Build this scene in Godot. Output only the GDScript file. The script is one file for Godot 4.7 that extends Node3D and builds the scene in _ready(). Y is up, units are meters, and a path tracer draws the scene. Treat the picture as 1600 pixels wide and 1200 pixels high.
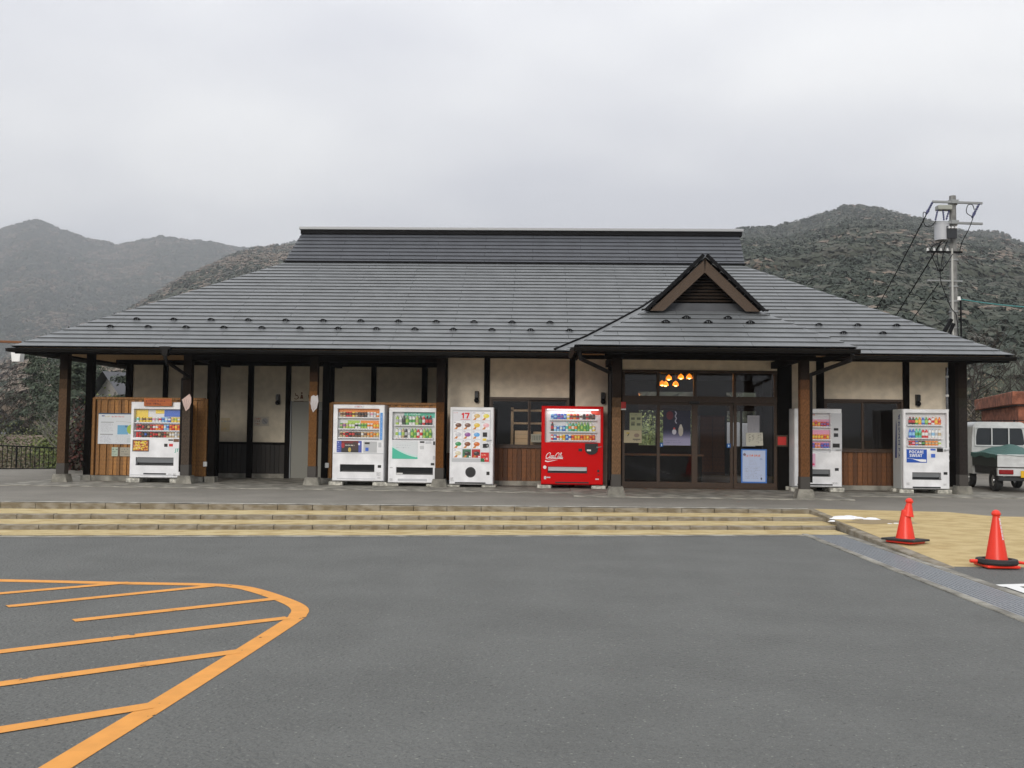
extends Node3D

var rng := RandomNumberGenerator.new()
var M := {}
var used := {}
var tex_cache := {}

# ---------------------------------------------------------------- mesh builder
class MB:
	var v := PackedVector3Array()
	var n := PackedVector3Array()
	var uv := PackedVector2Array()
	var c := PackedColorArray()
	var col := Color.WHITE
	var coloured := false
	func tri(a: Vector3, b: Vector3, d: Vector3) -> void:
		var m := (b - a).cross(d - a).normalized()
		tri_n(a, b, d, m, m, m)
	func tri_n(a: Vector3, b: Vector3, d: Vector3, na: Vector3, nb: Vector3, nd: Vector3, ua := Vector2.ZERO, ub := Vector2.ZERO, ud := Vector2.ZERO) -> void:
		v.append(a); v.append(d); v.append(b)
		n.append(na); n.append(nd); n.append(nb)
		uv.append(ua); uv.append(ud); uv.append(ub)
		if coloured:
			c.append(col); c.append(col); c.append(col)
	# corners counter-clockwise seen from outside, starting bottom left
	func quad(a: Vector3, b: Vector3, d: Vector3, e: Vector3) -> void:
		var m := (d - a).cross(e - b).normalized()
		tri_n(a, b, d, m, m, m, Vector2(0, 1), Vector2(1, 1), Vector2(1, 0))
		tri_n(a, d, e, m, m, m, Vector2(0, 1), Vector2(1, 0), Vector2(0, 0))
	func box(p: Vector3, s: Vector3, b := Basis.IDENTITY, ch := 0.0) -> void:
		var h := s / 2.0
		if ch <= 0.0:
			var k := []
			for z in [-1, 1]:
				for y in [-1, 1]:
					for x in [-1, 1]:
						k.append(p + b * Vector3(x * h.x, y * h.y, z * h.z))
			quad(k[4], k[5], k[7], k[6]); quad(k[1], k[0], k[2], k[3])
			quad(k[5], k[1], k[3], k[7]); quad(k[0], k[4], k[6], k[2])
			quad(k[6], k[7], k[3], k[2]); quad(k[0], k[1], k[5], k[4])
			return
		var ax := [Vector3.RIGHT, Vector3.UP, Vector3.BACK]
		# six inset faces
		for i in 3:
			for sg in [-1.0, 1.0]:
				var u: Vector3 = ax[(i + 1) % 3]
				var w: Vector3 = ax[(i + 2) % 3]
				var f: Vector3 = ax[i] * sg
				var hu: float = h[(i + 1) % 3] - ch
				var hw: float = h[(i + 2) % 3] - ch
				var o: Vector3 = f * h[i]
				var q := [o - u * hu - w * hw, o + u * hu - w * hw, o + u * hu + w * hw, o - u * hu + w * hw]
				if sg < 0: q.reverse()
				quad(p + b * q[0], p + b * q[1], p + b * q[2], p + b * q[3])
		# twelve chamfers
		for i in 3:
			for s1 in [-1.0, 1.0]:
				for s2 in [-1.0, 1.0]:
					var i1 := (i + 1) % 3
					var i2 := (i + 2) % 3
					var e: Vector3 = ax[i] * (h[i] - ch)
					var A: Vector3 = ax[i1] * s1 * h[i1] + ax[i2] * s2 * (h[i2] - ch)
					var B: Vector3 = ax[i1] * s1 * (h[i1] - ch) + ax[i2] * s2 * h[i2]
					_q(p, b, [B - e, A - e, A + e, B + e], ax[i1] * s1 + ax[i2] * s2)
		for x in [-1.0, 1.0]:
			for y in [-1.0, 1.0]:
				for z in [-1.0, 1.0]:
					var a := Vector3(x * h.x, y * (h.y - ch), z * (h.z - ch))
					var d := Vector3(x * (h.x - ch), y * h.y, z * (h.z - ch))
					var e := Vector3(x * (h.x - ch), y * (h.y - ch), z * h.z)
					if (d - a).cross(e - a).dot(Vector3(x, y, z)) > 0: tri(p + b * a, p + b * d, p + b * e)
					else: tri(p + b * a, p + b * e, p + b * d)
	func _q(p: Vector3, b: Basis, q: Array, out: Vector3) -> void:
		if (q[1] - q[0]).cross(q[2] - q[0]).dot(out) < 0: q.reverse()
		quad(p + b * q[0], p + b * q[1], p + b * q[2], p + b * q[3])
	func bx(x0: float, x1: float, y0: float, y1: float, z0: float, z1: float, ch := 0.0) -> void:
		box(Vector3((x0 + x1) / 2, (y0 + y1) / 2, (z0 + z1) / 2), Vector3(x1 - x0, y1 - y0, z1 - z0), Basis.IDENTITY, ch)
	func bar(a: Vector3, b: Vector3, w: float, h: float, ch := 0.0) -> void:
		var d := b - a
		var f := d.normalized()
		var up := Vector3.UP if absf(f.y) < 0.95 else Vector3.BACK
		var r := f.cross(up).normalized()
		var u := r.cross(f)
		box((a + b) / 2, Vector3(w, h, d.length()), Basis(r, u, -f), ch)
	func ring_pts(p: Vector3, f: Vector3, r: float, seg: int) -> Array:
		var up := Vector3.UP if absf(f.y) < 0.9 else Vector3.RIGHT
		var x := up.cross(f).normalized()
		var y := f.cross(x)
		var o := []
		for i in seg:
			var a := TAU * i / seg
			o.append(p + (x * cos(a) + y * sin(a)) * r)
		return o
	func cyl(a: Vector3, b: Vector3, r0: float, r1: float, seg := 10, caps := true) -> void:
		var f := (b - a).normalized()
		var A := ring_pts(a, f, r0, seg)
		var B := ring_pts(b, f, r1, seg)
		for i in seg:
			var j := (i + 1) % seg
			var na: Vector3 = (A[i] - a).normalized() if r0 > 0 else (B[i] - b).normalized()
			var nb: Vector3 = (A[j] - a).normalized() if r0 > 0 else (B[j] - b).normalized()
			var u0 := float(i) / seg
			var u1 := float(i + 1) / seg
			tri_n(A[i], A[j], B[j], na, nb, nb, Vector2(u0, 1), Vector2(u1, 1), Vector2(u1, 0))
			tri_n(A[i], B[j], B[i], na, nb, na, Vector2(u0, 1), Vector2(u1, 0), Vector2(u0, 0))
			if caps:
				if r1 > 0: tri(b, B[i], B[j])
				if r0 > 0: tri(a, A[j], A[i])
	func tube(pts: Array, r: float, seg := 6, r1 := -1.0) -> void:
		var rr := r
		for i in pts.size() - 1:
			var e := r if r1 < 0 else lerpf(r, r1, float(i + 1) / (pts.size() - 1))
			cyl(pts[i], pts[i + 1], rr, e, seg, true)
			rr = e
	# profile points (radius, height) turned about the y axis
	func lathe(prof: Array, seg := 20, at := Vector3.ZERO) -> void:
		for k in prof.size() - 1:
			var p: Vector2 = prof[k]
			var q: Vector2 = prof[k + 1]
			var d := q - p
			var nr := Vector2(d.y, -d.x).normalized()
			for i in seg:
				var a := TAU * i / seg
				var b := TAU * (i + 1) / seg
				var ca := Vector3(cos(a), 0, -sin(a))
				var cb := Vector3(cos(b), 0, -sin(b))
				var P := at + ca * p.x + Vector3.UP * p.y
				var Q := at + cb * p.x + Vector3.UP * p.y
				var R := at + cb * q.x + Vector3.UP * q.y
				var S := at + ca * q.x + Vector3.UP * q.y
				var na := ca * nr.x + Vector3.UP * nr.y
				var nb := cb * nr.x + Vector3.UP * nr.y
				var u0 := float(i) / seg
				var u1 := float(i + 1) / seg
				if p.x > 0: tri_n(P, Q, R, na, nb, nb, Vector2(u0, 1), Vector2(u1, 1), Vector2(u1, 0))
				if q.x > 0: tri_n(P, R, S, na, nb, na, Vector2(u0, 1), Vector2(u1, 0), Vector2(u0, 0))
	# flat polygon (x, y) pushed from z0 to z1, under a transform
	func prism(poly: PackedVector2Array, z0: float, z1: float, t := Transform3D.IDENTITY) -> void:
		var p := poly.duplicate()
		if Geometry2D.is_polygon_clockwise(p): p.reverse()
		var ix := Geometry2D.triangulate_polygon(p)
		for i in range(0, ix.size(), 3):
			var a := p[ix[i]]
			var b := p[ix[i + 1]]
			var d := p[ix[i + 2]]
			if (b - a).cross(d - a) < 0:
				var s := b
				b = d
				d = s
			tri(t * Vector3(a.x, a.y, z1), t * Vector3(b.x, b.y, z1), t * Vector3(d.x, d.y, z1))
			tri(t * Vector3(a.x, a.y, z0), t * Vector3(d.x, d.y, z0), t * Vector3(b.x, b.y, z0))
		for i in p.size():
			var a := p[i]
			var b := p[(i + 1) % p.size()]
			quad(t * Vector3(a.x, a.y, z0), t * Vector3(b.x, b.y, z0), t * Vector3(b.x, b.y, z1), t * Vector3(a.x, a.y, z1))
	# flat sheet on the ground: polygon in (x, z), height from a plane y = h.x + h.y * x + h.z * z
	func sheet(poly: Array, h: Vector3) -> void:
		var p := PackedVector2Array(poly)
		if Geometry2D.is_polygon_clockwise(p): p.reverse()
		var ix := Geometry2D.triangulate_polygon(p)
		for i in range(0, ix.size(), 3):
			var q := []
			for k in 3:
				var a := p[ix[i + k]]
				q.append(Vector3(a.x, h.x + h.y * a.x + h.z * a.y, a.y))
			if (q[1] - q[0]).cross(q[2] - q[0]).y < 0: q.reverse()
			tri(q[0], q[1], q[2])
	# flat ribbon along 2D points with a width per point
	func ribbon(pts: Array, w0: float, w1: float, z0: float, z1: float, t := Transform3D.IDENTITY) -> void:
		var L := PackedVector2Array()
		var Rr := PackedVector2Array()
		for i in pts.size():
			var d: Vector2 = pts[mini(i + 1, pts.size() - 1)] - pts[maxi(i - 1, 0)]
			var m := Vector2(-d.y, d.x).normalized()
			var w := lerpf(w0, w1, float(i) / (pts.size() - 1)) / 2
			L.append(pts[i] + m * w); Rr.append(pts[i] - m * w)
		for i in pts.size() - 1:
			var a := t * Vector3(Rr[i].x, Rr[i].y, z1)
			var b := t * Vector3(Rr[i + 1].x, Rr[i + 1].y, z1)
			var d := t * Vector3(L[i + 1].x, L[i + 1].y, z1)
			var e := t * Vector3(L[i].x, L[i].y, z1)
			quad(a, b, d, e)
			quad(t * Vector3(Rr[i].x, Rr[i].y, z0), t * Vector3(Rr[i + 1].x, Rr[i + 1].y, z0), b, a)
			quad(e, d, t * Vector3(L[i + 1].x, L[i + 1].y, z0), t * Vector3(L[i].x, L[i].y, z0))
	func mesh() -> ArrayMesh:
		return add_to(ArrayMesh.new())
	func add_to(m: ArrayMesh) -> ArrayMesh:
		var a := []
		a.resize(Mesh.ARRAY_MAX)
		a[Mesh.ARRAY_VERTEX] = v
		a[Mesh.ARRAY_NORMAL] = n
		a[Mesh.ARRAY_TEX_UV] = uv
		if coloured: a[Mesh.ARRAY_COLOR] = c
		m.add_surface_from_arrays(Mesh.PRIMITIVE_TRIANGLES, a)
		return m

# ---------------------------------------------------------------- scene helpers
func numbered(called: String, parent: Node) -> String:
	var key := "%d/%s" % [parent.get_instance_id(), called]
	var k: int = used.get(key, 0)
	used[key] = k + 1
	return called if k == 0 else "%s_%03d" % [called, k]

func part(called: String, mb, m: Material, parent: Node3D) -> MeshInstance3D:
	var o := MeshInstance3D.new()
	o.name = numbered(called, parent)
	o.mesh = mb.mesh() if mb is MB else mb
	o.material_override = m
	parent.add_child(o, true)
	return o

func thing(called: String, label: String, category: String, at := Vector3.ZERO, turn := 0.0, group := "") -> Node3D:
	var o := Node3D.new()
	o.name = numbered(called, self)
	add_child(o, true)
	o.position = at
	o.rotation.y = turn
	tag(o, label, category, group)
	return o

func tag(o: Node3D, label: String, category: String, group := "") -> Node3D:
	o.set_meta("label", label)
	o.set_meta("category", category)
	if group: o.set_meta("group", group)
	return o

func solo(called: String, mb, m: Material, label: String, category: String, at := Vector3.ZERO, group := "") -> MeshInstance3D:
	var o := part(called, mb, m, self)
	o.position = at
	tag(o, label, category, group)
	return o

func struct(called: String, mb, m: Material, label := "") -> MeshInstance3D:
	var o := part(called, mb, m, self)
	o.set_meta("kind", "structure")
	if label: o.set_meta("label", label)
	return o

func lin(r: float, g: float, b: float, a := 1.0) -> Color:
	var s := Color(r, g, b).linear_to_srgb()
	return Color(s.r, s.g, s.b, a)

# ---------------------------------------------------------------- textures and materials
func noise(size: int, freq: float, oct: int, lo: Color, hi: Color, sd: int, kind := FastNoiseLite.TYPE_SIMPLEX_SMOOTH, cut0 := 0.0, cut1 := 1.0) -> NoiseTexture2D:
	var f := FastNoiseLite.new()
	f.seed = sd
	f.noise_type = kind
	f.frequency = freq
	f.fractal_octaves = oct
	var g := Gradient.new()
	g.offsets = PackedFloat32Array([cut0, cut1])
	g.colors = PackedColorArray([lo, hi])
	var t := NoiseTexture2D.new()
	t.width = size
	t.height = size
	t.seamless = true
	t.noise = f
	t.color_ramp = g
	return t

func bump(size: int, freq: float, oct: int, strength: float, sd: int) -> NoiseTexture2D:
	var t := noise(size, freq, oct, Color.BLACK, Color.WHITE, sd)
	t.color_ramp = null
	t.as_normal_map = true
	t.bump_strength = strength
	return t

func grey(x: float) -> Color:
	return Color(x, x, x)

func mat(key: String, c: Color, rough := 0.7, metal := 0.0) -> StandardMaterial3D:
	if M.has(key): return M[key]
	var m := StandardMaterial3D.new()
	m.resource_name = key
	m.albedo_color = c
	m.roughness = rough
	m.metallic = metal
	M[key] = m
	return m

func tri_tex(m: StandardMaterial3D, t: Texture2D, scale: Vector3, nt: Texture2D = null, ns := 0.5) -> StandardMaterial3D:
	m.albedo_texture = t
	m.uv1_triplanar = true
	m.uv1_world_triplanar = true
	m.uv1_scale = scale
	m.uv1_triplanar_sharpness = 8.0
	if nt:
		m.normal_enabled = true
		m.normal_texture = nt
		m.normal_scale = ns
	return m

func stain(m: StandardMaterial3D, t: Texture2D, scale: Vector3) -> void:
	m.detail_enabled = true
	m.detail_albedo = t
	m.detail_blend_mode = BaseMaterial3D.BLEND_MODE_MUL
	m.detail_uv_layer = BaseMaterial3D.DETAIL_UV_2
	m.uv2_triplanar = true
	m.uv2_world_triplanar = true
	m.uv2_triplanar_sharpness = 8.0
	m.uv2_scale = scale

func pic_mat(key: String, im: Image, rough := 0.45) -> StandardMaterial3D:
	var m := mat(key, Color.WHITE, rough)
	m.albedo_texture = ImageTexture.create_from_image(im)
	m.texture_repeat = false
	return m

func glass(key: String, a := 0.06, tint := Color(0.75, 0.8, 0.78)) -> StandardMaterial3D:
	var m := mat(key, Color(tint.r, tint.g, tint.b, a), 0.03)
	m.transparency = BaseMaterial3D.TRANSPARENCY_ALPHA
	return m

func make_materials() -> void:
	var fine := noise(512, 0.09, 4, grey(0.80), grey(1.0), 3)
	var blotch := noise(512, 0.012, 5, grey(0.70), grey(1.0), 5, FastNoiseLite.TYPE_SIMPLEX_SMOOTH, 0.2, 0.75)
	var soft := noise(512, 0.010, 4, grey(0.88), grey(1.0), 8)
	var grain := noise(512, 0.05, 4, grey(0.55), grey(1.0), 11, FastNoiseLite.TYPE_SIMPLEX_SMOOTH, 0.2, 0.8)
	var moss := noise(512, 0.016, 5, Color(0.82, 0.79, 0.73), Color(1, 1, 1), 21, FastNoiseLite.TYPE_SIMPLEX_SMOOTH, 0.25, 0.75)
	var fine_n := bump(512, 0.12, 3, 6.0, 4)
	var wave_n := bump(512, 0.012, 3, 8.0, 14)
	tex_cache = {"fine": fine, "blotch": blotch, "soft": soft, "grain": grain, "moss": moss, "fine_n": fine_n}
	# asphalt: dark binder with pale and dark stones
	var im := Image.create(1024, 1024, false, Image.FORMAT_RGB8)
	var r := RandomNumberGenerator.new()
	r.seed = 77
	for y in 1024:
		for x in 1024:
			var k := 0.70 + r.randf_range(-0.08, 0.08)
			im.set_pixel(x, y, Color(k, k, k))
	for i in 26000:
		var k := r.randf_range(0.52, 0.88)
		im.fill_rect(Rect2i(r.randi() % 1022, r.randi() % 1022, 1 + r.randi() % 3, 1 + r.randi() % 2), Color(k, k, k * 0.99))
	for i in 620:
		var k := r.randf_range(0.9, 1.0)
		im.fill_rect(Rect2i(r.randi() % 1018, r.randi() % 1018, 2 + r.randi() % 4, 2 + r.randi() % 3), Color(k, k, k * 0.97))
	for i in 300:
		var k := r.randf_range(0.3, 0.55)
		im.fill_rect(Rect2i(r.randi() % 1018, r.randi() % 1018, 2 + r.randi() % 5, 1 + r.randi() % 3), Color(k, k, k))
	var asphalt_t := ImageTexture.create_from_image(im)
	var m := tri_tex(mat("asphalt", lin(0.292, 0.299, 0.281), 0.9), asphalt_t, Vector3(0.37, 0.37, 0.37), fine_n, 0.6)
	stain(m, noise(1024, 0.012, 6, grey(0.94), grey(1.0), 31, FastNoiseLite.TYPE_SIMPLEX_SMOOTH, 0.2, 0.8), Vector3(0.06, 0.06, 0.06))
	m = tri_tex(mat("paving", lin(0.50, 0.465, 0.395), 0.9), asphalt_t, Vector3(0.61, 0.61, 0.61), fine_n, 0.4)
	stain(m, soft, Vector3(0.11, 0.11, 0.11))
	m = tri_tex(mat("concrete", lin(0.42, 0.40, 0.34), 0.85), blotch, Vector3(0.35, 0.35, 0.35), fine_n, 0.3)
	stain(m, fine, Vector3(2.1, 2.1, 2.1))
	tri_tex(mat("pale_concrete", lin(0.60, 0.575, 0.50), 0.85), blotch, Vector3(0.5, 0.5, 0.5))
	m = tri_tex(mat("kerb_stone", lin(0.35, 0.315, 0.25), 0.9), moss, Vector3(0.43, 0.9, 0.43), fine_n, 0.3)
	stain(m, fine, Vector3(2.7, 2.7, 2.7))
	m = tri_tex(mat("yellow_tread", lin(0.68, 0.55, 0.29), 0.9), fine, Vector3(1.7, 1.7, 1.7), fine_n, 0.4)
	stain(m, noise(512, 0.02, 5, Color(0.86, 0.82, 0.74), Color(1, 1, 1), 41, FastNoiseLite.TYPE_SIMPLEX_SMOOTH, 0.2, 0.6), Vector3(0.17, 0.17, 0.5))
	m = tri_tex(mat("yellow_ramp", lin(0.66, 0.51, 0.25), 0.9), fine, Vector3(1.3, 1.3, 1.3), fine_n, 0.25)
	stain(m, noise(512, 0.02, 5, Color(0.90, 0.88, 0.83), Color(1, 1, 1), 43, FastNoiseLite.TYPE_SIMPLEX_SMOOTH, 0.15, 0.75), Vector3(0.2, 0.2, 0.3))
	tri_tex(mat("damp", lin(0.36, 0.27, 0.14), 0.6), fine, Vector3(1.3, 1.3, 1.3))
	tri_tex(mat("ground", lin(0.11, 0.1, 0.07), 0.95), blotch, Vector3(0.05, 0.05, 0.05))
	tri_tex(mat("hill_floor", lin(0.045, 0.05, 0.038), 0.95), blotch, Vector3(0.011, 0.011, 0.011))
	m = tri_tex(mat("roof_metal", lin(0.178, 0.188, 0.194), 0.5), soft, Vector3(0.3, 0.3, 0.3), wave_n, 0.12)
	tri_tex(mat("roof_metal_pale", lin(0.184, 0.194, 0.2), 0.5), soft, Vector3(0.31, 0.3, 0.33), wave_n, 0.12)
	tri_tex(mat("roof_steep", lin(0.082, 0.088, 0.10), 0.55), soft, Vector3(0.3, 0.3, 0.3), wave_n, 0.1)  # roof metal darkened: dimmer light on the steep slope put into the colour
	mat("roof_deck", lin(0.006, 0.006, 0.007), 0.9)
	mat("ridge_metal", lin(0.36, 0.37, 0.38), 0.45)
	mat("black_metal", lin(0.008, 0.008, 0.009), 0.6)
	m = mat("gutter", lin(0.011, 0.01, 0.0095), 0.4)
	tri_tex(mat("dark_timber", lin(0.0085, 0.0065, 0.005), 0.85), grain, Vector3(5, 0.5, 5))
	tri_tex(mat("dark_beam", lin(0.0085, 0.0065, 0.005), 0.85), grain, Vector3(0.5, 5, 5))
	m = tri_tex(mat("post_wood", lin(1, 1, 1), 0.75), grain, Vector3(7, 0.45, 7), fine_n, 0.3)
	m.vertex_color_use_as_albedo = true
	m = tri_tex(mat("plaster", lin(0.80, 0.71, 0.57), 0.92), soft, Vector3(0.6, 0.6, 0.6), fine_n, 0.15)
	tri_tex(mat("plaster_shade", lin(0.56, 0.505, 0.40), 0.92), soft, Vector3(0.6, 0.6, 0.6), fine_n, 0.15)  # plaster copy with the recess shade put into its colour
	for i in 4:
		var k: float = [1.0, 0.75, 1.25, 0.88][i]
		tri_tex(mat("plank_%d" % i, lin(0.55 * k, 0.25 * k, 0.06 * k), 0.6), grain, Vector3(6 + i, 0.4, 6), fine_n, 0.25)
	for i in 3:
		var k: float = [1.0, 0.7, 1.3][i]
		tri_tex(mat("wainscot_%d" % i, lin(0.24 * k, 0.085 * k, 0.018 * k), 0.6), grain, Vector3(6 + i, 0.35, 6), fine_n, 0.25)
	tri_tex(mat("brown_frame", lin(0.075, 0.037, 0.015), 0.5), grain, Vector3(4, 0.5, 4))
	tri_tex(mat("brown_rail", lin(0.075, 0.037, 0.015), 0.5), grain, Vector3(0.5, 4, 4))
	tri_tex(mat("soffit", lin(0.60, 0.35, 0.14), 0.7), grain, Vector3(0.6, 4, 4))
	tri_tex(mat("barge_wood", lin(0.13, 0.085, 0.055), 0.75), grain, Vector3(2, 2, 2), fine_n, 0.4)
	tri_tex(mat("slat_wood", lin(0.055, 0.034, 0.02), 0.8), grain, Vector3(0.6, 6, 6))
	tri_tex(mat("shelf_wood", lin(0.50, 0.33, 0.16), 0.6), grain, Vector3(3, 1, 3))
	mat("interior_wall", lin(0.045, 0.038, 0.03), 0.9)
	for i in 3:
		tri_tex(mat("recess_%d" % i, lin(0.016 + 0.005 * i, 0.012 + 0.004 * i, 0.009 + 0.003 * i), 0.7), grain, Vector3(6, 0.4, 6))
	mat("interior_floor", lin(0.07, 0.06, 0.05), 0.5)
	glass("pane", 0.02, Color(0.1, 0.11, 0.1))
	glass("display_glass", 0.02, Color(1, 1, 1))
	m = tri_tex(mat("vm_white", lin(0.90, 0.905, 0.92), 0.35), soft, Vector3(0.4, 0.4, 0.4))
	mat("vm_grey", lin(0.5, 0.51, 0.53), 0.4)
	mat("vm_side", lin(0.62, 0.66, 0.66), 0.4)
	mat("vm_red", lin(0.60, 0.002, 0.003), 0.4)
	M["vm_red"].metallic_specular = 0.25
	mat("vm_inner", lin(0.72, 0.73, 0.75), 0.4)
	mat("slot_dark", lin(0.018, 0.02, 0.023), 0.35)
	mat("slot_grey", lin(0.2, 0.21, 0.22), 0.5)
	mat("silver", lin(0.62, 0.63, 0.65), 0.35)
	mat("shoe", lin(0.05, 0.044, 0.038), 0.7)
	mat("steel", lin(0.55, 0.56, 0.57), 0.28, 0.9)
	mat("chrome_dark", lin(0.2, 0.2, 0.21), 0.2, 0.8)
	mat("black_plastic", lin(0.008, 0.008, 0.009), 0.4)
	mat("white_plastic", lin(0.8, 0.8, 0.78), 0.35)
	mat("red_plastic", lin(0.5, 0.02, 0.015), 0.4)
	mat("logo_white", lin(0.85, 0.85, 0.85), 0.4)
	mat("block", lin(0.66, 0.64, 0.56), 0.85)
	tri_tex(M["block"], blotch, Vector3(1.3, 1.3, 1.3), fine_n, 0.4)
	m = mat("cone_red", lin(0.80, 0.035, 0.012), 0.38)
	mat("rubber", lin(0.02, 0.02, 0.02), 0.75)
	m = mat("orange_paint", lin(0.74, 0.32, 0.06), 0.8)
	worn(m, 61, 0.42, 0.5)
	m = mat("white_paint", lin(0.76, 0.76, 0.74), 0.75)
	m = tri_tex(mat("galvanised", lin(0.29, 0.31, 0.33), 0.5, 0.2), fine, Vector3(1.2, 1.2, 0.4))
	m = tri_tex(mat("pole_concrete", lin(0.28, 0.28, 0.27), 0.85), blotch, Vector3(0.8, 0.3, 0.8))
	mat("pole_steel", lin(0.27, 0.28, 0.28), 0.5, 0.3)
	mat("insulator", lin(0.7, 0.7, 0.7), 0.3)
	mat("insulator_blue", lin(0.03, 0.035, 0.12), 0.4)
	mat("teal_cable", lin(0.06, 0.25, 0.25), 0.5)
	m = tri_tex(mat("truck_white", lin(0.66, 0.68, 0.68), 0.28), soft, Vector3(0.7, 0.7, 0.7))
	m.clearcoat_enabled = true
	m.clearcoat = 0.4
	mat("truck_dark", lin(0.02, 0.022, 0.024), 0.6)
	m = tri_tex(mat("tarp", lin(0.04, 0.135, 0.115), 0.65), fine, Vector3(1, 1, 1), wave_n, 0.5)
	mat("tail_red", lin(0.25, 0.01, 0.012), 0.15)
	mat("plate_yellow", lin(0.72, 0.42, 0.01), 0.4)
	m = tri_tex(mat("clay_wall", lin(0.37, 0.13, 0.072), 0.85), blotch, Vector3(0.4, 0.4, 0.4), fine_n, 0.5)
	mat("snow", lin(0.82, 0.83, 0.85), 0.6)
	mat("house_wall", lin(0.3, 0.29, 0.27), 0.9)
	mat("house_roof", lin(0.09, 0.092, 0.1), 0.8)
	mat("house_roof_brown", lin(0.17, 0.12, 0.1), 0.7)
	mat("grey_door", lin(0.21, 0.21, 0.185), 0.6)
	m = mat("bark", lin(0.10, 0.085, 0.07), 0.9)
	tri_tex(m, grain, Vector3(3, 0.5, 3))
	m = mat("pale_bark", lin(0.22, 0.205, 0.18), 0.85)
	m = mat("leaf", Color.WHITE, 0.75)
	m.vertex_color_use_as_albedo = true
	m.backlight_enabled = true
	m.backlight = Color(0.25, 0.28, 0.15)
	m = mat("far_leaf", Color.WHITE, 0.9)
	m.vertex_color_use_as_albedo = true
	for k in ["dark_timber", "dark_beam", "black_metal", "gutter", "roof_deck", "post_wood"]: M[k].metallic_specular = 0.2
	m = mat("glow", lin(0.8, 0.35, 0.08), 0.5)
	m.emission_enabled = true
	m.emission = Color(1.0, 0.56, 0.10)
	m.emission_energy_multiplier = 0.5
	m = mat("tube_glow", lin(0.9, 0.9, 0.9), 0.5)
	m.emission_enabled = true
	m.emission = Color(1.0, 1.0, 0.98)
	m.emission_energy_multiplier = 1.0

func worn(m: StandardMaterial3D, sd: int, cut: float, scale: float) -> void:
	# old road paint: chipped away in patches, one texture for colour and cut-out
	var f := FastNoiseLite.new()
	f.seed = sd
	f.frequency = 0.02
	f.fractal_octaves = 5
	var g := FastNoiseLite.new()
	g.seed = sd + 1
	g.frequency = 0.006
	var im := Image.create(512, 512, false, Image.FORMAT_RGBA8)
	for y in 512:
		for x in 512:
			var a := f.get_noise_2d(x, y) + 0.5 * g.get_noise_2d(x, y)
			var k := 0.95 + 0.05 * clampf(0.5 + a, 0, 1)
			im.set_pixel(x, y, Color(k, k, k, 1.0 if a > -cut * 1.55 else 0.0))
	m.albedo_texture = ImageTexture.create_from_image(im)
	m.transparency = BaseMaterial3D.TRANSPARENCY_ALPHA_SCISSOR
	m.alpha_scissor_threshold = 0.5
	m.uv1_triplanar = true
	m.uv1_world_triplanar = true
	m.uv1_scale = Vector3(scale, scale, scale)

# ---------------------------------------------------------------- print: small pictures for posters and labels
func canvas(w: int, h: int, c: Color) -> Image:
	var im := Image.create(w, h, false, Image.FORMAT_RGB8)
	im.fill(c)
	return im

func rect(im: Image, x: int, y: int, w: int, h: int, c: Color) -> void:
	im.fill_rect(Rect2i(x, y, w, h).intersection(Rect2i(0, 0, im.get_width(), im.get_height())), c)

func disc(im: Image, cx: float, cy: float, rx: float, ry: float, c: Color) -> void:
	for y in range(maxi(0, int(cy - ry)), mini(im.get_height(), int(cy + ry) + 1)):
		for x in range(maxi(0, int(cx - rx)), mini(im.get_width(), int(cx + rx) + 1)):
			if pow((x - cx) / rx, 2) + pow((y - cy) / ry, 2) <= 1.0: im.set_pixel(x, y, c)

func stroke(im: Image, pts: Array, w: float, c: Color) -> void:
	for i in pts.size() - 1:
		var a: Vector2 = pts[i]
		var b: Vector2 = pts[i + 1]
		var k := int((b - a).length() / maxf(0.6, w * 0.3)) + 1
		for j in k + 1:
			var p := a.lerp(b, float(j) / k)
			disc(im, p.x, p.y, w / 2, w / 2, c)

# rows of small print, each a run of short strokes
func print_rows(im: Image, x: int, y: int, w: int, rows: int, pitch: int, h: int, c: Color, sd: int, upright := false) -> void:
	var r := RandomNumberGenerator.new()
	r.seed = sd
	for i in rows:
		var at := 0
		var last := int(w * r.randf_range(0.6, 1.0))
		while at < last:
			var g := 2 + r.randi() % 4
			for k in 2:
				var px := at + r.randi() % g
				var ph := 1 + r.randi() % h
				if upright: rect(im, x + i * pitch + r.randi() % h, y + px, 1 + r.randi() % h, 1, c)
				else: rect(im, x + px, y + i * pitch + r.randi() % maxi(1, h - ph + 1), 1 + r.randi() % 2, ph, c)
			at += g + 1 + (3 if r.randf() < 0.12 else 0)

func letter(called: String, text: String, size: float, m: Material, parent: Node3D, at: Vector3, bold := true, depth := 0.004) -> MeshInstance3D:
	var f := SystemFont.new()
	f.font_names = PackedStringArray(["Droid Sans"])
	f.font_weight = 700 if bold else 400
	var t := TextMesh.new()
	t.font = f
	t.text = text
	t.font_size = 64
	t.pixel_size = size / 46.0
	t.depth = depth
	t.curve_step = 4.0
	var o := part(called, t, m, parent)
	o.position = at
	return o

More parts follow.
